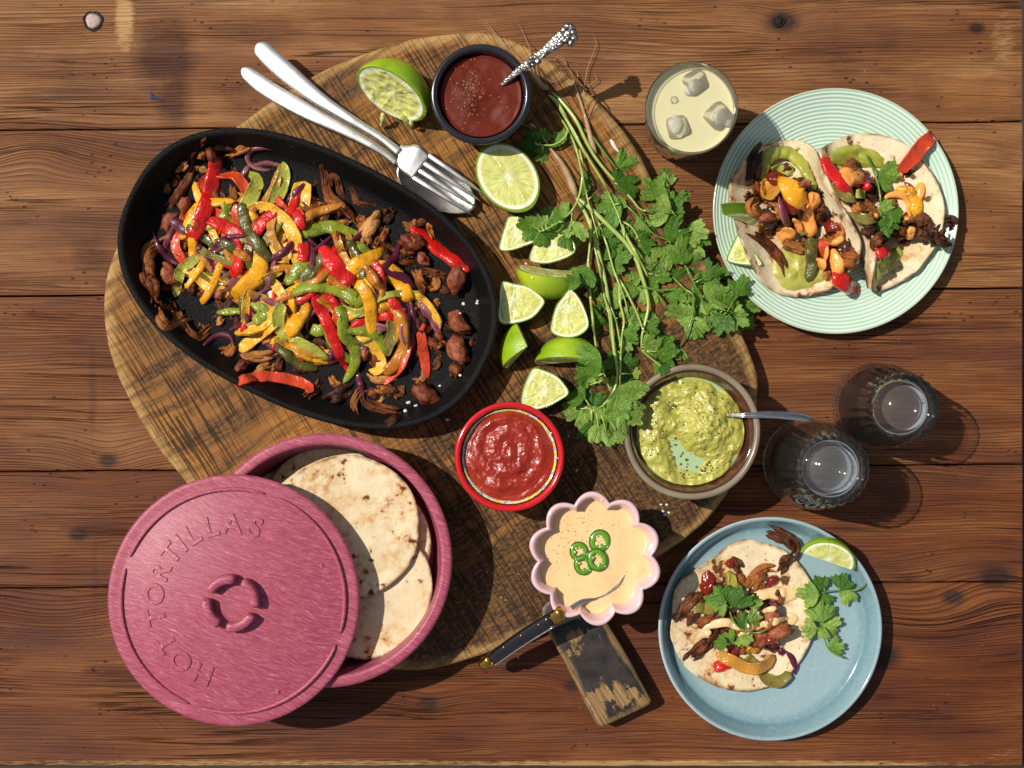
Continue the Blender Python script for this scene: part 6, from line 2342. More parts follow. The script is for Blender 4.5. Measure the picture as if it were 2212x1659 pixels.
def fill8(where, cr, poly, n, seed, wd=(34, 62), ln=(50, 105), kinds=('m', 'md', 'md', 'md', 'm', 'md'), **k):
    # torn shreds that make up the body of a filling
    rg = random.Random(seed)
    xs, ys = [p[0] for p in poly], [p[1] for p in poly]
    c_ = 0
    while c_ < n:
        x_, y_ = rg.uniform(min(xs), max(xs)), rg.uniform(min(ys), max(ys))
        ins = False
        for i in range(len(poly)):
            (ax_, ay_), (bx_, by_) = poly[i], poly[(i + 1) % len(poly)]
            if (ay_ > y_) != (by_ > y_) and x_ < (bx_ - ax_) * (y_ - ay_) / (by_ - ay_) + ax_:
                ins = not ins
        if not ins:
            continue
        c_ += 1
        a_ = rg.uniform(0, math.pi)
        L_ = rg.uniform(*ln) / 2
        q_ = rg.uniform(-.5, .5) * L_
        dx_, dy_ = math.cos(a_) * L_, math.sin(a_) * L_
        piece(where, rg.choice(kinds), C(cr, [(x_ - dx_, y_ - dy_), (x_ - dy_ / L_ * q_, y_ + dx_ / L_ * q_), (x_ + dx_, y_ + dy_)]), rg.uniform(*wd) * CR[cr][2], q=.75, sink=.002, **k)


# ---- left taco filling
worm('guacamole', 'arc of guacamole along the top of the left taco', 'guacamole', 8, [(345, 720), (345, 620), (375, 545), (450, 505), (530, 520), (590, 580), (630, 660), (665, 735)], 78, 'guac2', thk=.006, wob=.0022, widths=[.7, 1, 1.1, 1, 1.05, .9, .7])
blob('guacamole', 'yellow-green guacamole smear inside the top of the left taco', 'guacamole', 8, [(390, 590), (460, 560), (540, 580), (560, 630), (500, 660), (420, 650)], .003, 'guac', .0012, seed=3.)
blob('guacamole', 'large dollop of guacamole at the bottom of the left taco', 'guacamole', 8, [(420, 1100), (500, 1080), (600, 1100), (690, 1150), (745, 1220), (742, 1300), (660, 1345), (540, 1372), (450, 1345), (405, 1245)], .005, 'guac', .0042, seed=5.)
A = 'lt'
fill8(A, 8, [(380, 660), (540, 640), (640, 740), (760, 900), (860, 1080), (880, 1220), (800, 1240), (680, 1080), (480, 1050), (380, 960), (330, 820)], 52, 5)
pc8(A, 'md', [(335, 435), (305, 520), (290, 620), (285, 700)], 82, lift=.003)
pc8(A, 'm', [(285, 690), (318, 750), (290, 785), (225, 765)], 56)
pb8(A, 'md', 235, 775, 36); pb8(A, 'md', 285, 860, 52)
for (x_, y_, r_, k_) in [(420, 720, 60, 'm'), (480, 640, 56, 'md'), (555, 645, 44, 'md'), (400, 960, 60, 'm'), (520, 880, 70, 'md'), (600, 1000, 60, 'md'), (700, 1000, 66, 'm'), (560, 780, 60, 'm'), (640, 1060, 60, 'md'), (470, 820, 60, 'md'), (740, 880, 56, 'md'), (690, 790, 50, 'md'), (840, 1090, 60, 'm')]:
    pb8(A, k_, x_, y_, r_, sink=.003)
pb8(A, 'm', 345, 840, 74); pb8(A, 'b', 375, 900, 48); pb8(A, 'b', 595, 700, 46, asp=.55)
pc8(A, 'm', [(255, 975), (320, 1020), (390, 1080), (460, 1160), (500, 1255)], 52)
pc8(A, 'mp', [(460, 1055), (540, 1080), (615, 1100)], 62)
pc8(A, 'm', [(395, 790), (440, 830), (470, 900)], 44); pc8(A, 'm', [(340, 930), (350, 990), (420, 1010)], 50)
pc8(A, 'yo', [(335, 740), (390, 735), (450, 745)], 116, roll=.1)
blob('salsa', 'spoonful of red salsa in the upper part of the left taco', 'salsa', 8, [(370, 630), (430, 600), (490, 640), (480, 690), (400, 690)], .003, 'salsa2', .0008)
pc8(A, 'y', [(445, 650), (510, 720), (570, 780), (640, 815)], 112, roll=.2, lift=.002, tip=(1.8, 6))
pc8(A, 'o', [(445, 770), (480, 870), (512, 975)], 64)
blob('salsa', 'red salsa spread below the yellow pepper in the left taco', 'salsa', 8, [(480, 780), (560, 790), (640, 820), (620, 860), (540, 880), (480, 840)], .0025, 'salsa2', .0008)
pc8(A, 'go', [(560, 900), (600, 960), (610, 1010)], 60)
pc8(A, 'go', [(640, 1020), (645, 1120), (650, 1200), (620, 1295)], 66, lift=.001)
pc8(A, 'r', [(715, 1035), (722, 1110), (745, 1200)], 48)
pc8(A, 'm', [(815, 1145), (880, 1165), (945, 1180)], 84); pb8(A, 'm', 870, 1235, 76); pc8(A, 'm', [(740, 1290), (760, 1240), (790, 1220)], 60)
pc8(A, 'r', [(775, 1245), (850, 1300), (935, 1366)], 92, roll=.3, tip=(8, 1.8), lift=.002)
pb8(A, 'm', 765, 965, 78); pb8(A, 'md', 690, 885, 60)
blob('salsa', 'red salsa on the mushroom at the right side of the left taco', 'salsa', 8, [(730, 930), (780, 915), (840, 960), (840, 1000), (790, 990), (740, 990)], .002, 'salsa2', .0008)
CRM = [([(598, 880), (650, 848), (668, 900), (682, 960), (660, 1000), (615, 985), (590, 930)], 'largest drip in the middle of the left taco'),
       ([(610, 830), (655, 815), (665, 850), (620, 868)], 'small drip under the yellow pepper of the left taco'),
       ([(545, 905), (580, 925), (600, 980), (570, 985), (548, 945)], 'narrow drip left of the largest one in the left taco'),
       ([(445, 965), (490, 955), (545, 975), (540, 1010), (480, 1042), (448, 1010)], 'round drip at the left side of the left taco'),
       ([(790, 1035), (830, 1010), (848, 1040), (810, 1068), (765, 1060)], 'drip by the right wall of the left taco'),
       ([(760, 1120), (800, 1110), (858, 1185), (830, 1250), (795, 1255), (775, 1200)], 'long drip at the lower right of the left taco'),
       ([(725, 1090), (748, 1070), (752, 1130), (730, 1170)], 'thin drip beside the red strip in the left taco'),
       ([(685, 1150), (730, 1160), (735, 1210), (690, 1205)], 'flat drip on the guacamole of the left taco'),
       ([(640, 760), (690, 755), (705, 800), (660, 840)], 'pale drip against the right wall of the left taco')]
for ol, lb in CRM:
    blob('orange_sauce', 'orange cream sauce, ' + lb, 'sauce', 8, ol, .0030, 'orange', group='orange sauce drips on the tacos', n=40, rings=10)
label_food('lt', 'in the left taco', 'in the left taco')
# ---- right taco filling
blob('guacamole', 'wide band of guacamole across the top of the right taco', 'guacamole', 8, [(745, 530), (790, 480), (860, 440), (960, 450), (1060, 480), (1130, 545), (1120, 600), (1020, 610), (900, 600), (800, 590)], .0045, 'guac2', .0042, seed=8.)
blob('guacamole', 'guacamole smear at the bottom of the right taco', 'guacamole', 8, [(1030, 1190), (1090, 1120), (1150, 1075), (1225, 1065), (1215, 1140), (1120, 1230), (1040, 1300)], .004, 'guac2', .002, seed=11.)
A = 'rt'
fill8(A, 8, [(790, 620), (900, 600), (1010, 680), (1130, 780), (1200, 900), (1260, 1000), (1160, 1040), (1040, 1060), (960, 960), (860, 800)], 44, 6)
fill8(A, 8, [(1180, 930), (1330, 930), (1500, 930), (1520, 1020), (1400, 1020), (1230, 1020)], 12, 16, kinds=('md',), wd=(40, 64))
for (x_, y_, r_, k_) in [(900, 800, 70, 'md'), (980, 720, 60, 'm'), (960, 900, 70, 'md'), (1050, 840, 60, 'm'), (1100, 760, 60, 'md'), (1000, 990, 66, 'md'), (1090, 930, 60, 'm'), (1150, 960, 70, 'm'), (1230, 950, 66, 'm'), (860, 680, 50, 'md'), (1180, 880, 50, 'md'), (1060, 680, 50, 'md'), (1090, 1050, 60, 'md')]:
    pb8(A, k_, x_, y_, r_, sink=.003)
pb8(A, 'md', 1330, 985, 84); pb8(A, 'md', 1420, 965, 86, lift=.002); pb8(A, 'md', 1490, 1000, 72, lift=.004); pb8(A, 'm', 1200, 1010, 50)
pc8(A, 'm', [(905, 535), (885, 580), (880, 640)], 66); pc8(A, 'm', [(985, 790), (1010, 850), (1005, 900)], 50); pc8(A, 'm', [(900, 820), (950, 860), (1010, 850)], 50)
pc8(A, 'md', [(1210, 640), (1275, 608)], 40)
pc8(A, 'yo', [(770, 600), (840, 630), (900, 640)], 60)
pc8(A, 'r', [(720, 520), (755, 610), (830, 700), (912, 775)], 66, roll=.3, lift=.003, tip=(8, 1.8))
pc8(A, 'r', [(880, 690), (950, 695), (1010, 720)], 50)
pc8(A, 'go', [(765, 690), (840, 770), (930, 805)], 56); pc8(A, 'go', [(885, 870), (960, 910), (1060, 905)], 60); pc8(A, 'g', [(915, 755), (975, 760)], 50)
pc8(A, 'r', [(1395, 390), (1315, 465), (1245, 555), (1185, 620)], 74, roll=.3, lift=.006, tip=(7, 6))
pc8(A, 'o', [(970, 645), (1020, 690)], 64, lift=.002); pc8(A, 'o', [(1210, 680), (1290, 755)], 44)
pc8(A, 'y', [(1150, 740), (1240, 750), (1285, 820), (1260, 900), (1210, 915)], 62, roll=-.2)
pc8(A, 'r', [(1040, 1130), (1110, 1100)], 60); pc8(A, 'go', [(1050, 1170), (1105, 1245)], 40)
CRM = [([(812, 645), (850, 610), (915, 592), (962, 630), (965, 680), (915, 690), (880, 712), (850, 690)], 'largest pool at the upper left of the right taco'),
       ([(1285, 740), (1295, 700), (1325, 683), (1345, 705), (1340, 760), (1310, 820), (1285, 835), (1278, 790)], 'long finger lying on the bare tortilla of the right taco'),
       ([(1228, 985), (1255, 955), (1288, 970), (1275, 1015), (1240, 1025)], 'drip beside the charred mushroom of the right taco'),
       ([(1172, 620), (1200, 605), (1206, 650), (1190, 675)], 'small drip at the foot of the raised red strip'),
       ([(1022, 880), (1055, 845), (1075, 860), (1050, 910)], 'drip on the green pepper left of the coriander stem'),
       ([(1210, 895), (1250, 890), (1245, 920), (1215, 922)], 'drip at the lower end of the yellow pepper of the right taco')]
for ol, lb in CRM:
    blob('orange_sauce', 'orange cream sauce, ' + lb, 'sauce', 8, ol, .0032, 'orange', group='orange sauce drips on the tacos', n=40, rings=10)
worm('orange_sauce', 'orange cream sauce, curl over the yellow pepper of the right taco', 'sauce', 8, [(1085, 790), (1120, 765), (1190, 760), (1235, 800), (1240, 860), (1250, 890)], 40, 'orange', thk=.0035, widths=[.8, 1, 1.1, 1, .8, 1.2], group='orange sauce drips on the tacos')
label_food('rt', 'in the right taco', 'in the right taco')

# ================================================================ BLUE PLATE
PZ = .022
c = W(1664.3, 1359, PZ)
R = px(242.3) * (H - PZ) / H
prof = rnd_prof([(R * .60, .0012), (R * .65, .0002), (R * .67, .0032), (R * .86, .0050), (R * .95, .0110), (R * .985, PZ - .003), (R, PZ - .0012), (R - .0008, PZ - .0001), (R - .0022, PZ), (R - .0034, PZ - .0016), (R * .935, .0138), (R * .895, .0084), (R * .85, .0066), (R * .6, .0060), (R * .3, .0058), (.0006, .0058)], 90)
o = lathe('blue_plate', prof, (c.x, c.y, 0), 'crackle', seg=144)
tag(o, 'pale blue plate with crackled glaze holding one open taco, at the lower right', 'plate')
rm = np.sqrt((XX - c.x) ** 2 + (YY - c.y) ** 2)
hm_set(rm < R, np.interp(rm, [0, R * .6, R * .85, R * .895, R * .935, R], [.0058, .006, .0066, .0084, .0138, PZ]))
BO = [(690, 228), (785, 250), (900, 282), (1000, 350), (1080, 450), (1140, 560), (1166, 680), (1155, 800), (1112, 950), (1030, 1090), (940, 1180), (830, 1240), (680, 1272), (540, 1256), (420, 1210), (290, 1130), (228, 1060), (180, 960), (155, 880), (165, 760), (175, 620), (210, 520), (330, 430), (450, 350), (580, 255)]
ol = closed(11, BO, 120, .009)
cb_ = np.mean(np.array(ol), 0)


def zf_bt(x, y, e):
    return .0092 + .0015 * nz(x, y, 2, 30) + .0012 * e ** 3 + .0022 * max(0, nz(x, y, 6, 26)) * e ** 3 + .0005 * nz(x, y, 3, 110) + .0020 * e ** 6 * (1 if x < cb_[0] - .02 else 0)


o = field('tortilla', ol, zf_bt, 'tortilla', rings=34, thick=.0018, loc=(cb_[0], cb_[1], .009))
tag(o, 'flat open tortilla under mushrooms and sauces on the blue plate', 'tortilla', 'tortillas on plates')
hm_set(in_poly(ol), .0098)
A = 'bp'
kw = dict(cr=11, z0=.015)
fill8(A, 11, [(480, 480), (640, 430), (820, 480), (900, 640), (930, 860), (850, 980), (640, 980), (470, 900), (400, 700)], 44, 7, wd=(44, 74), ln=(60, 120), z0=.015)
pc8(A, 'md', [(820, 175), (900, 200), (975, 240), (1008, 295), (975, 350)], 84, lift=.003, **kw)
pc8(A, 'm', [(985, 330), (935, 400), (890, 450)], 70, **kw)
pc8(A, 'm', [(700, 600), (730, 500), (800, 440), (880, 450)], 78, **kw); pb8(A, 'm', 830, 500, 66, **kw); pb8(A, 'm', 750, 465, 44, **kw)
pb8(A, 'mp', 515, 525, 52, **kw); pc8(A, 'md', [(560, 365), (610, 390), (650, 460)], 66, **kw); pb8(A, 'mp', 680, 490, 56, **kw); pc8(A, 'm', [(450, 430), (500, 400), (540, 380)], 40, **kw)
pc8(A, 'md', [(380, 590), (300, 670), (260, 745), (235, 820)], 118, **kw); pb8(A, 'md', 230, 790, 50, **kw); pb8(A, 'm', 370, 660, 50, **kw)
pc8(A, 'go', [(290, 720), (360, 700), (470, 720)], 58, **kw)
pb8(A, 'mp', 580, 620, 60, **kw); pb8(A, 'md', 640, 720, 80, **kw); pb8(A, 'm', 560, 800, 70, **kw); pb8(A, 'md', 740, 700, 70, **kw); pb8(A, 'md', 700, 850, 80, **kw); pb8(A, 'm', 600, 900, 70, **kw); pb8(A, 'md', 500, 850, 60, **kw)
pc8(A, 'm', [(345, 840), (430, 780), (520, 765)], 78, **kw)
pc8(A, 'm', [(455, 880), (390, 960), (320, 1020), (240, 1080)], 84, **kw)
pb8(A, 'b', 860, 760, 74, **kw); pb8(A, 'b', 900, 870, 92, **kw); pc8(A, 'o', [(760, 690), (850, 690), (900, 740)], 80, **kw); pb8(A, 'md', 830, 670, 46, **kw); pb8(A, 'b', 790, 900, 70, **kw)
pc8(A, 'g', [(565, 450), (580, 520), (575, 570)], 54, **kw); pc8(A, 'go', [(640, 560), (600, 600)], 60, **kw)


def sal(lb, ol_, h=.003, n_=48):
    blob('salsa', 'dark red salsa, ' + lb, 'salsa', 11, ol_, h, 'salsa2', .0006, group='salsa spots on the blue plate taco', n=n_, rings=12)


sal('oval pool at the upper left of the blue plate taco', [(365, 460), (425, 415), (470, 470), (475, 540), (440, 620), (390, 620), (358, 560)])
sal('spot at the top of the blue plate taco by a mushroom', [(530, 390), (575, 345), (610, 380), (600, 430), (560, 435)])
sal('pool under the large curled mushroom on the blue plate', [(820, 530), (850, 480), (900, 480), (895, 540), (850, 560)])
pc8(A, 'r', [(455, 1115), (520, 1090), (570, 1075)], 66, roll=.4, **kw)
sal('broad pool above the yellow pepper on the blue plate', [(530, 960), (620, 930), (680, 960), (660, 1030), (600, 1050), (550, 1020)])
sal('thick pool over the lower right bean on the blue plate', [(790, 920), (840, 870), (890, 900), (920, 960), (900, 1020), (840, 1010), (790, 980)])
pc8(A, 'yo', [(680, 1010), (720, 980), (760, 1000)], 50, **kw)
pc8(A, 'o', [(945, 990), (1000, 1060), (1022, 1165)], 48, **kw); pc8(A, 'o', [(915, 970), (930, 1030)], 50, roll=.1, **kw)
pc8(A, 'go', [(690, 1030), (720, 1080), (770, 1120)], 60, **kw)
pc8(A, 'go', [(760, 1135), (820, 1190), (900, 1205), (985, 1145)], 72, **kw)
pc8(A, 'yo', [(470, 1010), (580, 1060), (700, 1110), (800, 1098), (870, 1020)], 72, roll=-.4, tip=(8, 6), lift=.002, **kw)
label_food('bp', 'on the blue plate', 'on the blue plate')
CRM = [([(760, 590), (830, 565), (905, 560), (915, 600), (905, 650), (850, 640), (790, 655), (755, 640)], 'lumpy patch at the upper middle of the blue plate taco'),
       ([(910, 580), (970, 562), (1035, 565), (1050, 610), (1000, 655), (930, 668)], 'smooth pool at the right of the blue plate taco'),
       ([(960, 740), (1020, 735), (1050, 770), (1010, 818), (970, 810)], 'drop at the end of the long stripe on the blue plate taco'),
       ([(630, 860), (690, 850), (735, 880), (690, 920), (620, 910)], 'patch below the coriander sprig on the blue plate taco'),
       ([(720, 690), (780, 650), (790, 690), (740, 720)], 'small patch behind the coriander leaves on the blue plate taco')]
for ol_, lb in CRM:
    blob('cream_sauce', 'pale cream sauce, ' + lb, 'sauce', 11, ol_, .0026, 'cream', group='cream sauce on the blue plate taco', n=44, rings=10)
worm('cream_sauce', 'pale cream sauce, long stripe across the blue plate taco', 'sauce', 11, [(375, 850), (440, 820), (540, 800), (640, 830), (760, 825), (860, 800), (970, 765)], 66, 'cream', thk=.0035, widths=[.8, 1.1, .9, .8, .9, 1, .9], group='cream sauce on the blue plate taco', z0=.015)
worm('cream_sauce', 'pale cream sauce, short stripe beside the upper bean on the blue plate', 'sauce', 11, [(790, 730), (840, 712), (890, 700)], 42, 'cream', thk=.003, group='cream sauce on the blue plate taco', z0=.015)
worm('cream_sauce', 'pale cream sauce, drip at the left end of the long stripe', 'sauce', 11, [(400, 850), (430, 890)], 50, 'cream', thk=.003, group='cream sauce on the blue plate taco', z0=.015)
x, y = C(11, [(1240, 372)])[0]
lime_cut('lime_wedge', 'yellowish lime wedge on the bare part of the blue plate', x, y, (-.10, -.42, .72), (.93, -.36, 0), (.0220, .018, .0195), [((0, 0, 1), .0), ((0, -.96, .10), .0015)], z0=.0062)

# ================================================================ CORIANDER


def leaf_mesh(k):
    rng = random.Random(40 + k)
    # a fan: straight sides from a narrow foot, three toothed lobes along the outer margin
    cl = rng.uniform(.50, .72)
    lobes = [(0, 1.0, .46), (-.82, .93, .48), (.82, .93, .48)]
    lobes = [(a_ + rng.uniform(-.10, .10), l_ * rng.uniform(.86, 1.08), w_) for a_, l_, w_ in lobes]
    Mn, RG = 85, [.0, .25, .5, .75, .9, 1.0]
    V, F, an, ra = [], [], [], []
    ph = rng.uniform(0, 6)
    tw = rng.uniform(-.35, .35)
    cup = rng.uniform(-.10, .22)
    for i, f in enumerate(RG):
        for j in range(Mn):
            t = -1.45 + 2.9 * j / (Mn - 1)
            r = .25
            for (a_, l_, w_) in lobes:
                d = abs(t - a_) / w_
                if d < 1.4:
                    r = max(r, l_ * (cl + (1 - cl) * math.cos(min(1, d) * math.pi / 2) ** .6) * (1 - max(0, d - 1) * .9))
            r *= 1 - .40 * max(0, abs(t) - 1.0) / .45
            saw = 1 - (((t * 2.7 + .5 + .1 * k) % 1.0) * 2 - 1) ** 2
            r *= 1 + .17 * (saw - .6)
            rr_ = r * f
            x_, y_ = math.sin(t) * rr_ * .92, math.cos(t) * rr_
            fold = .07 * math.cos(t * 3.8) * f * f
            z_ = fold - cup * f ** 2 + .13 * mn.noise(Vector((x_ * 2.2 + k * 3, y_ * 2.2, ph))) * f + tw * x_ * y_ * .8
            V.append((x_, y_, z_)); an.append(t); ra.append(f)
    for i in range(len(RG) - 1):
        for j in range(Mn - 1):
            F.append((i * Mn + j + 1, i * Mn + j, (i + 1) * Mn + j, (i + 1) * Mn + j + 1))
    me = bpy.data.meshes.new('leaf')
    me.from_pydata(V, [], F)
    me.update()
    for nm_, dd in (('ang', an), ('rad', ra)):
        at = me.attributes.new(nm_, 'FLOAT', 'POINT')
        at.data.foreach_set('value', np.asarray(dd, np.float32))
    me.polygons.foreach_set('use_smooth', [True] * len(me.polygons))
    me.materials.append(M['leaf'])
    return me


LM = [leaf_mesh(k) for k in range(11)]


def leaf(parent, cx, cy, r, dirv, rng, lift, tilt=.35, hm=None):
    """One leaf at layout (cx, cy), its tip pointing along DIRV (layout)."""
    size = px(r) * 1.80
    w0 = W(cx, cy, .03)
    global HM
    keep = HM
    if hm is not None:
        HM = hm
    z = hm_top(w0.x, w0.y, size * .35, .7) + lift
    p = W(cx, cy, z)
    an = math.atan2(-dirv[1], dirv[0]) - math.pi / 2
    e = Euler((rng.uniform(-tilt, tilt), rng.uniform(-tilt, tilt), an + rng.uniform(-.25, .25)))
    o_ = bpy.data.objects.new('leaf', rng.choice(LM))
    COL.objects.link(o_)
    o_.parent = parent
    off = e.to_matrix() @ Vector((0, size * .52, 0))
    o_.location = p - off - ORG[parent.name]
    o_.rotation_euler = e
    o_.scale = (size, size, size)
    hm_disc(p.x, p.y, size * .30, z + .0005)
    HM = keep
    return p - off


ST = {}
HM_PRE = HM.copy()


def sprig(key, label, cr, stems, root=None, group='coriander sprigs in the bunch', mat='stem', lift=.0, q=.9):
    Pm = C(cr, stems[0][0])
    c_ = W(*Pm[len(Pm) // 2], BZ)
    t = thing('coriander_sprig', label, 'coriander', (c_.x, c_.y, BZ), group)
    tracks = []
    for (pts, wd) in stems:
        w_ = px(wd * .88 * CR[cr][2])
        n = max(12, int(sum(math.dist(pts[i], pts[i + 1]) for i in range(len(pts) - 1)) * CR[cr][2] / 7))
        P3 = rest(C(cr, pts), w_ / 2, lift + .006, .0008, 8, q, min(n, 60))
        tt_ = np.linspace(0, 1, len(P3))
        P3[:, 2] -= .006 * np.clip(1 - tt_ / .25, 0, 1)
        sweep('stem', P3, w_, w_, mat, t, K=9, widths=[1.15, 1.0, .92, .8, .62], tips=(9, 6))
        stamp(P3, w_ * .5, w_ * .4)
        tracks += [tuple(p) for p in P3]
    ST[key] = (t, tracks, mat)
    return t


def root(parent, cr, pts, wd, hairs, seed):
    w_ = px(wd * CR[cr][2])
    n = 22
    P3 = rest(C(cr, pts), w_ / 2, 0, .001, 6, .9, n)
    sweep('root', P3, w_, w_, 'root', parent, K=10, widths=[1.0, .95, .7, .45, .22, .08], tips=(6, 2), wob=w_ * .10, seed=seed)
    rng = random.Random(seed)
    for h in hairs:
        Ph = rest(C(cr, h), .0004, .0004 + rng.uniform(0, .004), 0, 6, .9, 20)
        sweep('root_hair', Ph, .0007, .0007, 'root', parent, K=5, widths=[1.3, 1.0, .8, .6, .4], tips=(6, 3))


t1 = sprig('A', 'coriander sprig with the longest pair of stems from the top root down to bright leaves', 6, [([(545, -175), (610, -110), (690, 40), (765, 180), (860, 330), (955, 480)], 28), ([(575, -190), (650, -110), (740, 15), (810, 160), (885, 290), (1000, 430), (1130, 570), (1190, 642), (1255, 655)], 28)])
root(t1, 18, [(580, 620), (520, 590), (480, 540), (420, 470), (360, 400), (290, 310)], 58, [[(300, 320), (200, 230), (110, 150), (60, 90), (5, 25)], [(240, 260), (160, 200), (120, 130), (40, 60)], [(480, 540), (440, 420), (430, 320), (395, 220), (350, 120), (295, 60)], [(500, 540), (480, 460), (470, 400)], [(330, 350), (240, 290), (190, 210), (130, 150), (70, 110)]], 3)
t2 = sprig('C', 'coriander sprig whose pale root lies on the right of the bunch, thin dark stem', 6, [([(790, 60), (870, 150), (950, 260), (1030, 360)], 22)], mat='stemd')
root(t2, 18, [(960, 1130), (920, 1040), (880, 880), (830, 720), (790, 600), (760, 500), (720, 430)], 44, [[(790, 600), (810, 520), (790, 460)], [(720, 430), (640, 360), (560, 380)], [(850, 660), (870, 540), (890, 440), (930, 340), (955, 250), (935, 190), (905, 175)], [(880, 600), (960, 540), (930, 490)], [(860, 780), (900, 690), (985, 620)], [(740, 470), (620, 560), (550, 530)], [(880, 880), (960, 700), (1005, 690)], [(720, 430), (700, 380), (640, 340)]], 5)
t3 = sprig('D', 'coriander sprig with the thickest stem, sweeping from a stout pale root to the lower right', 6, [([(735, 545), (850, 640), (980, 770), (1090, 880), (1165, 1000), (1200, 1100), (1240, 1230), (1250, 1350), (1210, 1520), (1200, 1640)], 36), ([(1240, 1090), (1300, 1112), (1340, 1110)], 16)])
root(t3, 6, [(745, 560), (705, 450), (650, 340), (570, 230), (540, 190), (470, 90), (420, 40)], 60, [[(640, 330), (600, 330), (540, 260)], [(560, 220), (565, 140), (555, 95)], [(600, 250), (640, 300), (650, 360)], [(470, 100), (400, 60), (350, 40)]], 7)
t4 = sprig('E', 'coriander sprig running straight down the left of the bunch to the salsa bowl', 6, [([(742, 560), (800, 650), (832, 720), (870, 830), (900, 950), (940, 1120), (965, 1260), (990, 1440), (1010, 1640), (1035, 1790), (1010, 1920), (930, 2030), (850, 2050)], 32)])
t5 = sprig('F', 'coriander sprig bending left over the lime wedges, serrated leaves on the limes', 6, [([(770, 210), (787, 340), (780, 480), (740, 610), (670, 700), (570, 765), (490, 805)], 20), ([(715, 660), (710, 740), (700, 790)], 14)], lift=.004)
t6 = sprig('G', 'coriander sprig with thin stems ending in pale leaves above the guacamole', 6, [([(850, 700), (842, 850), (832, 970), (800, 1190)], 20), ([(832, 1000), (840, 1230), (860, 1420), (888, 1640), (940, 1800), (985, 1935)], 21)])
t7 = sprig('I', 'coriander sprig in the middle of the bunch, its leaves spreading to the right', 6, [([(1065, 730), (1095, 830), (1150, 930), (1210, 1040), (1250, 1130)], 24), ([(1060, 720), (1140, 780), (1200, 880)], 15), ([(850, 840), (900, 770), (930, 740)], 14)], mat='stem')
t8 = sprig('N', 'coriander sprig of dark leaves reaching right to the mint plate', 6, [([(1190, 1180), (1310, 1215), (1440, 1215), (1560, 1262)], 18), ([(1290, 1210), (1330, 1262), (1378, 1335)], 20), ([(1500, 1010), (1560, 1140), (1640, 1300)], 14), ([(1420, 1110), (1500, 1200), (1570, 1260), (1560, 1420)], 16), ([(1700, 1360), (1790, 1400)], 14)], mat='stemd', lift=.002)
t9 = sprig('J', 'coriander sprig of several thin parallel stems in the lower bunch', 6, [([(985, 1320), (1030, 1470), (1060, 1640)], 18), ([(1050, 1100), (1052, 1300), (1080, 1430), (1062, 1580), (1050, 1900)], 20), ([(1035, 1110), (1110, 1250), (1180, 1400), (1215, 1510)], 20)])
t12 = sprig('R', 'coriander sprig of thin pale stems lying straight among the thick ones', 6, [([(620, -80), (720, 80), (800, 240), (900, 400), (985, 560), (1050, 720), (1085, 860)], 17), ([(600, -60), (690, 90), (745, 230), (790, 420), (830, 600), (880, 780), (905, 900)], 16), ([(900, 720), (960, 900), (1010, 1080), (1080, 1260), (1110, 1400)], 17), ([(870, 880), (905, 1050), (935, 1230), (975, 1400), (985, 1560)], 17)])
t10 = sprig('P', 'small coriander sprig at the upper left beside the dark sauce bowl', 6, [([(690, 65), (665, 135), (600, 185), (545, 195), (460, 185)], 17)], lift=.003)
t11 = sprig('Q', 'coriander sprig whose dark leaves overhang the right edge of the board', 6, [([(1040, 560), (1120, 640), (1200, 720), (1290, 820), (1400, 870)], 16), ([(1190, 650), (1350, 665), (1450, 680)], 14), ([(1380, 560), (1420, 660), (1500, 740), (1690, 885)], 14)], mat='stemd', lift=.001)
LV6 = [(1110, 430, 118, .009), (1315, 650, 95, .012), (960, 640, 108, .008), (1370, 990, 110, .012), (1470, 830, 112, .010), (1490, 935, 105, .008), (1255, 870, 84, .012), (1062, 1000, 90, .008), (965, 940, 70, .006), (1330, 1120, 88, .009), (1270, 490, 96, .003), (1450, 600, 84, .004),
       (1600, 810, 84, .006), (1430, 700, 72, .006), (1290, 1020, 76, .006), (1180, 745, 78, .004), (1000, 860, 70, .004), (920, 820, 62, .005), (790, 1120, 84, .005), (720, 1145, 60, .004), (870, 1150, 62, .005), (1005, 1240, 84, .006), (880, 1225, 66, .003), (1140, 1180, 84, .005),
       (1225, 1260, 80, .004), (1160, 1410, 94, .004), (920, 1440, 94, .004), (1240, 1440, 82, .005), (1000, 1335, 60, .004), (1430, 1262, 74, .009), (1520, 1270, 60, .008), (1745, 1225, 116, .010), (1820, 1305, 84, .008), (1640, 1325, 94, .006), (1480, 1380, 112, .007), (1760, 1445, 100, .007),
       (1560, 1495, 104, .007), (1905, 1180, 84, .010), (1930, 1290, 70, .009), (2000, 1300, 72, .010), (1900, 1440, 74, .007), (1700, 1080, 80, .004), (1620, 1185, 72, .005), (1755, 1085, 54, .006), (1130, 1565, 84, .007), (1310, 1560, 100, .007), (1290, 1500, 62, .007), (1400, 1640, 80, .005),
       (830, 430, 44, .003), (800, 500, 44, .003), (400, 190, 84, .006), (500, 120, 60, .008), (512, 245, 62, .006), (622, 135, 60, .006), (735, 165, 40, .004), (600, 665, 88, .008), (705, 800, 92, .010), (400, 765, 84, .007), (525, 865, 74, .008), (600, 740, 60, .010), (480, 730, 56, .006),
       (1370, 430, 60, .004), (1330, 560, 70, .002), (1480, 540, 60, .003), (1560, 900, 70, .003), (1230, 960, 70, .002), (1090, 800, 60, .003), (1420, 780, 64, .004), (1560, 1000, 70, .002), (1480, 1110, 70, .002), (1100, 900, 54, .003), (1240, 780, 64, .003), (890, 560, 40, .004), (1640, 1460, 84, .003), (1850, 1380, 80, .004), (1500, 1300, 74, .003)]
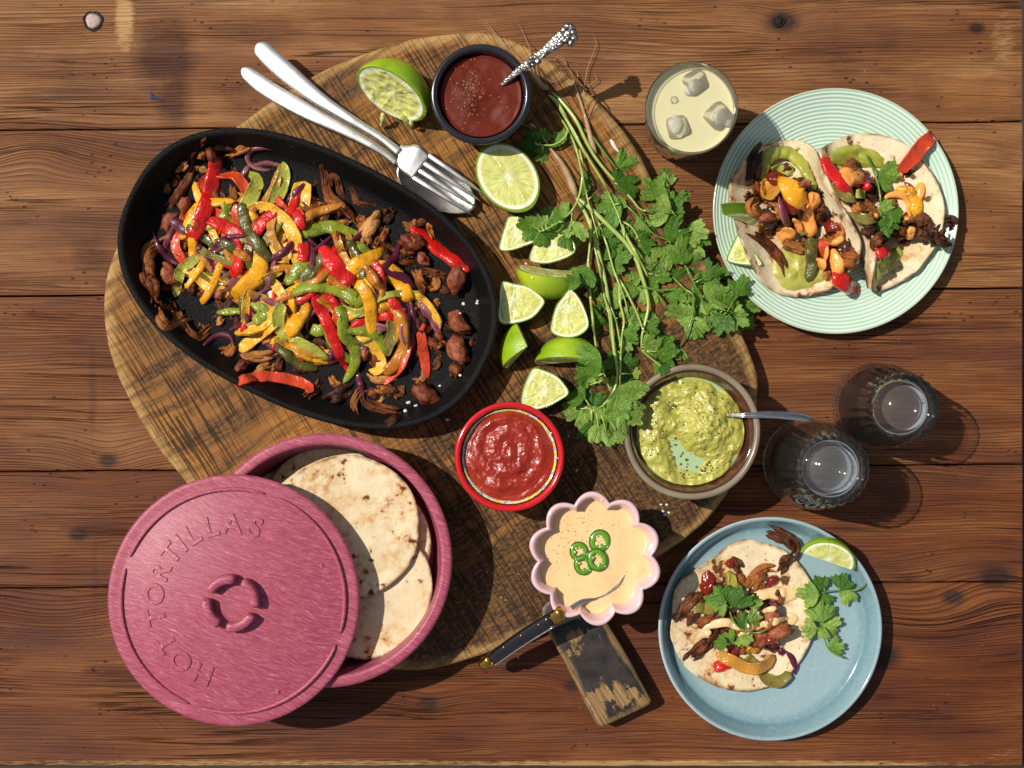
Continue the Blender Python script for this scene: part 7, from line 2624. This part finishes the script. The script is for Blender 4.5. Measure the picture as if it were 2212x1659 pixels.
LV7 = [(1300, 560, 92, .008), (1395, 615, 90, .007), (1130, 505, 72, .008), (825, 670, 104, .009), (785, 785, 80, .008), (872, 745, 82, .008), (985, 690, 82, .007), (1125, 690, 88, .006), (1120, 800, 80, .004), (735, 930, 80, .007), (905, 985, 88, .008), (735, 1052, 104, .008), (872, 1065, 84, .009),
       (1110, 950, 128, .011), (1140, 1080, 104, .011), (955, 1180, 108, .006), (860, 1190, 92, .005), (985, 1235, 72, .004), (1170, 900, 80, .009), (1050, 1030, 90, .008), (1340, 700, 60, .004), (1020, 830, 60, .003)]
ALL = [(C(6, [(x_, y_)])[0], r_ * .30647, l_) for x_, y_, r_, l_ in LV6] + [(C(7, [(x_, y_)])[0], r_ * .30647, l_) for x_, y_, r_, l_ in LV7]
rl = random.Random(77)
rl2 = random.Random(5)
for (xy, r_, l_) in list(ALL):
    # smaller leaflets under and beside the ones that show fully
    if rl2.random() < .75:
        an_ = rl2.uniform(0, 6.28)
        ALL.append(((xy[0] + math.cos(an_) * r_ * .8, xy[1] + math.sin(an_) * r_ * .8), r_ * rl2.uniform(.5, .8), max(.001, l_ * .4)))
ALL.sort(key=lambda t_: t_[2])
PIX = {k: np.array([((p[0]) / (S * (H - p[2]) / H) + CX, -(p[1]) / (S * (H - p[2]) / H) + CY, p[0], p[1], p[2]) for p in tr]) for k, (t_, tr, m_) in ST.items()}
for (xy, r_, l_) in ALL:
    best = None
    for k, arr in PIX.items():
        d = np.hypot(arr[:, 0] - xy[0], arr[:, 1] - xy[1])
        d = d + np.where(d < r_ * .45, (r_ * .45 - d) * 1.5, 0)
        i = int(d.argmin())
        if best is None or d[i] < best[0]:
            best = (d[i], k, i)
    d_, k, i = best
    t_, tr, m_ = ST[k]
    ax_ = PIX[k][i]
    dv2 = np.array([xy[0] - ax_[0], xy[1] - ax_[1]])
    if np.hypot(*dv2) < 4:
        dv2 = np.array([.5, 1.0])
    dv2 = dv2 / np.hypot(*dv2)
    b_ = leaf(t_, xy[0], xy[1], r_, dv2, rl, l_ * .6, tilt=.45, hm=HM_PRE if l_ < .0085 else None)
    e0 = Vector(ax_[2:5])
    if (b_ - e0).length > .004:
        mid = (b_ + e0) / 2 + Vector((0, 0, .002))
        sweep('leaf_stalk', catmull([tuple(e0), tuple(mid), tuple(b_)], 10), .0014, .0014, m_, t_, K=6, widths=[1.2, .9, .8], tip=12)


def little(label, cr, stems, leaves, group, lift=.002, z0=.02, wd=14, mat='stemd'):
    t = thing('coriander_sprig', label, 'coriander', tuple(W(*C(cr, [stems[0][0]])[0], .02)), group)
    arr = []
    for pts in stems:
        P3 = rest(C(cr, pts), .0008, lift, 0, 10, .8, 24, z0)
        sweep('stem', P3, px(wd * CR[cr][2]), px(wd * CR[cr][2]), mat, t, K=8, widths=[1, .9, .8], tips=(8, 6))
        arr += [tuple(p) for p in P3]
    arr = np.array(arr)
    for (x_, y_, r_, dx_, dy_) in leaves:
        X_, Y_ = C(cr, [(x_, y_)])[0]
        dv2 = np.array([dx_, dy_]) / math.hypot(dx_, dy_)
        b_ = leaf(t, X_, Y_, r_ * .86 * CR[cr][2], dv2, rl, lift + .002, tilt=.3)
        i = int(np.hypot(arr[:, 0] - b_.x, arr[:, 1] - b_.y).argmin())
        e0 = Vector(arr[i])
        sweep('leaf_stalk', catmull([tuple(e0), tuple((e0 + b_) / 2 + Vector((0, 0, .001))), tuple(b_)], 8), .0013, .0013, mat, t, K=6, tip=12)
    return t


little('coriander sprig lying on top of the taco on the blue plate', 11, [[(560, 700), (590, 790), (640, 840), (690, 862), (770, 870), (850, 828)], [(690, 862), (640, 910), (580, 950)], [(680, 840), (680, 780)]],
       [(490, 600, 98, -.5, -.8), (620, 615, 98, .4, -.9), (495, 690, 60, -1, .2), (665, 770, 84, -.3, -.9), (725, 650, 66, .4, -1), (752, 780, 76, .9, -.5), (550, 900, 66, -.7, -.5), (500, 945, 56, -1, .1), (668, 930, 58, .1, 1)], 'coriander sprigs on the blue plate', lift=.005)
little('coriander sprig lying across the right side of the blue plate, stem to the right', 11, [[(1505, 530), (1440, 575), (1300, 580), (1190, 595)], [(1405, 590), (1380, 620)]],
       [(1100, 605, 94, -1, .1), (1180, 520, 68, -.5, -.9), (1222, 650, 62, .2, 1), (1345, 512, 78, .1, -1), (1378, 630, 70, -.3, 1)], 'coriander sprigs on the blue plate', lift=.005)
little('coriander sprig hanging downward on the bare right part of the blue plate', 11, [[(1362, 1052), (1250, 985), (1205, 860), (1180, 760)]],
       [(1200, 720, 92, -.1, -1), (1112, 840, 66, -1, -.2), (1262, 810, 84, .9, -.5), (1310, 968, 76, 1, -.1), (1195, 880, 60, -.3, .9)], 'coriander sprigs on the blue plate', lift=.006)
little('coriander sprig with a long thin stem lying on the right taco', 8, [[(968, 492), (1025, 610), (1062, 740), (1070, 880), (1078, 990)], [(1022, 600), (1080, 630)]],
       [(1130, 645, 92, 1, .2), (1125, 860, 80, .9, -.1), (1110, 970, 84, .3, 1), (1150, 900, 66, .8, .6)], None, lift=.006, wd=13)

# ================================================================ SALT and crumbs
rs_ = random.Random(3)


def salt(x_, y_, r_, label, group):
    w0 = W(x_, y_, .025)
    z = hm_top(w0.x, w0.y, .001, .5)
    p = W(x_, y_, z)
    V, F = ico(1)
    s_ = px(r_)
    sd = rs_.uniform(0, 99)
    out = np.array([(p.x + v[0] * s_ * (1 + .7 * mn.noise(Vector(v * 1.7) + Vector((sd, 0, 0)))), p.y + v[1] * s_ * (.8 + .7 * mn.noise(Vector(v * 1.7) + Vector((0, sd, 0)))), z + max(-.2, v[2]) * s_ * .4 + .0002) for v in V])
    o_ = mk('salt_flake', out, F, 'salt', smooth=False, loc=(p.x, p.y, z))
    tag(o_, label, 'salt', group)


for (x_, y_) in [(1780, 350), (1775, 375), (1645, 378), (1612, 470), (1612, 1075), (1110, 1340), (1185, 1372), (1480, 1300), (1420, 1180), (1490, 1505), (1080, 1420)]:
    X_, Y_ = C(4, [(x_, y_)])[0]
    salt(X_, Y_, rs_.uniform(2.5, 5.5), 'white salt flake lying in the right end of the black pan', 'salt flakes in the pan')
for (x_, y_) in [(1440, 1090), (1432, 1104), (1444, 1107), (1436, 1112), (1428, 1090), (1205, 990), (1228, 942), (1215, 1012), (1190, 935), (1246, 1016), (1200, 1160), (1120, 1240), (1052, 1236), (1082, 1290), (1092, 1296), (1180, 1190), (1150, 600), (1136, 570), (965, 905), (1040, 1420), (1300, 1080)]:
    salt(x_, y_, rs_.uniform(1.2, 2.4) if not (1425 < x_ < 1446) else 3.4, 'white salt flake lying on the wooden board', 'salt flakes on the board')
Pd = np.array([tuple(W(*C(18, [p])[0], BZ + .0006)) for p in [(1068, 1018), (1100, 1075), (1140, 1125)]])
sweep('white_drip', catmull(Pd, 12), px(34 * .27), .0014, 'salt', board, K=8, wob=.0008, widths=[.6, 1.1, .8, .7], tips=(3, 3))
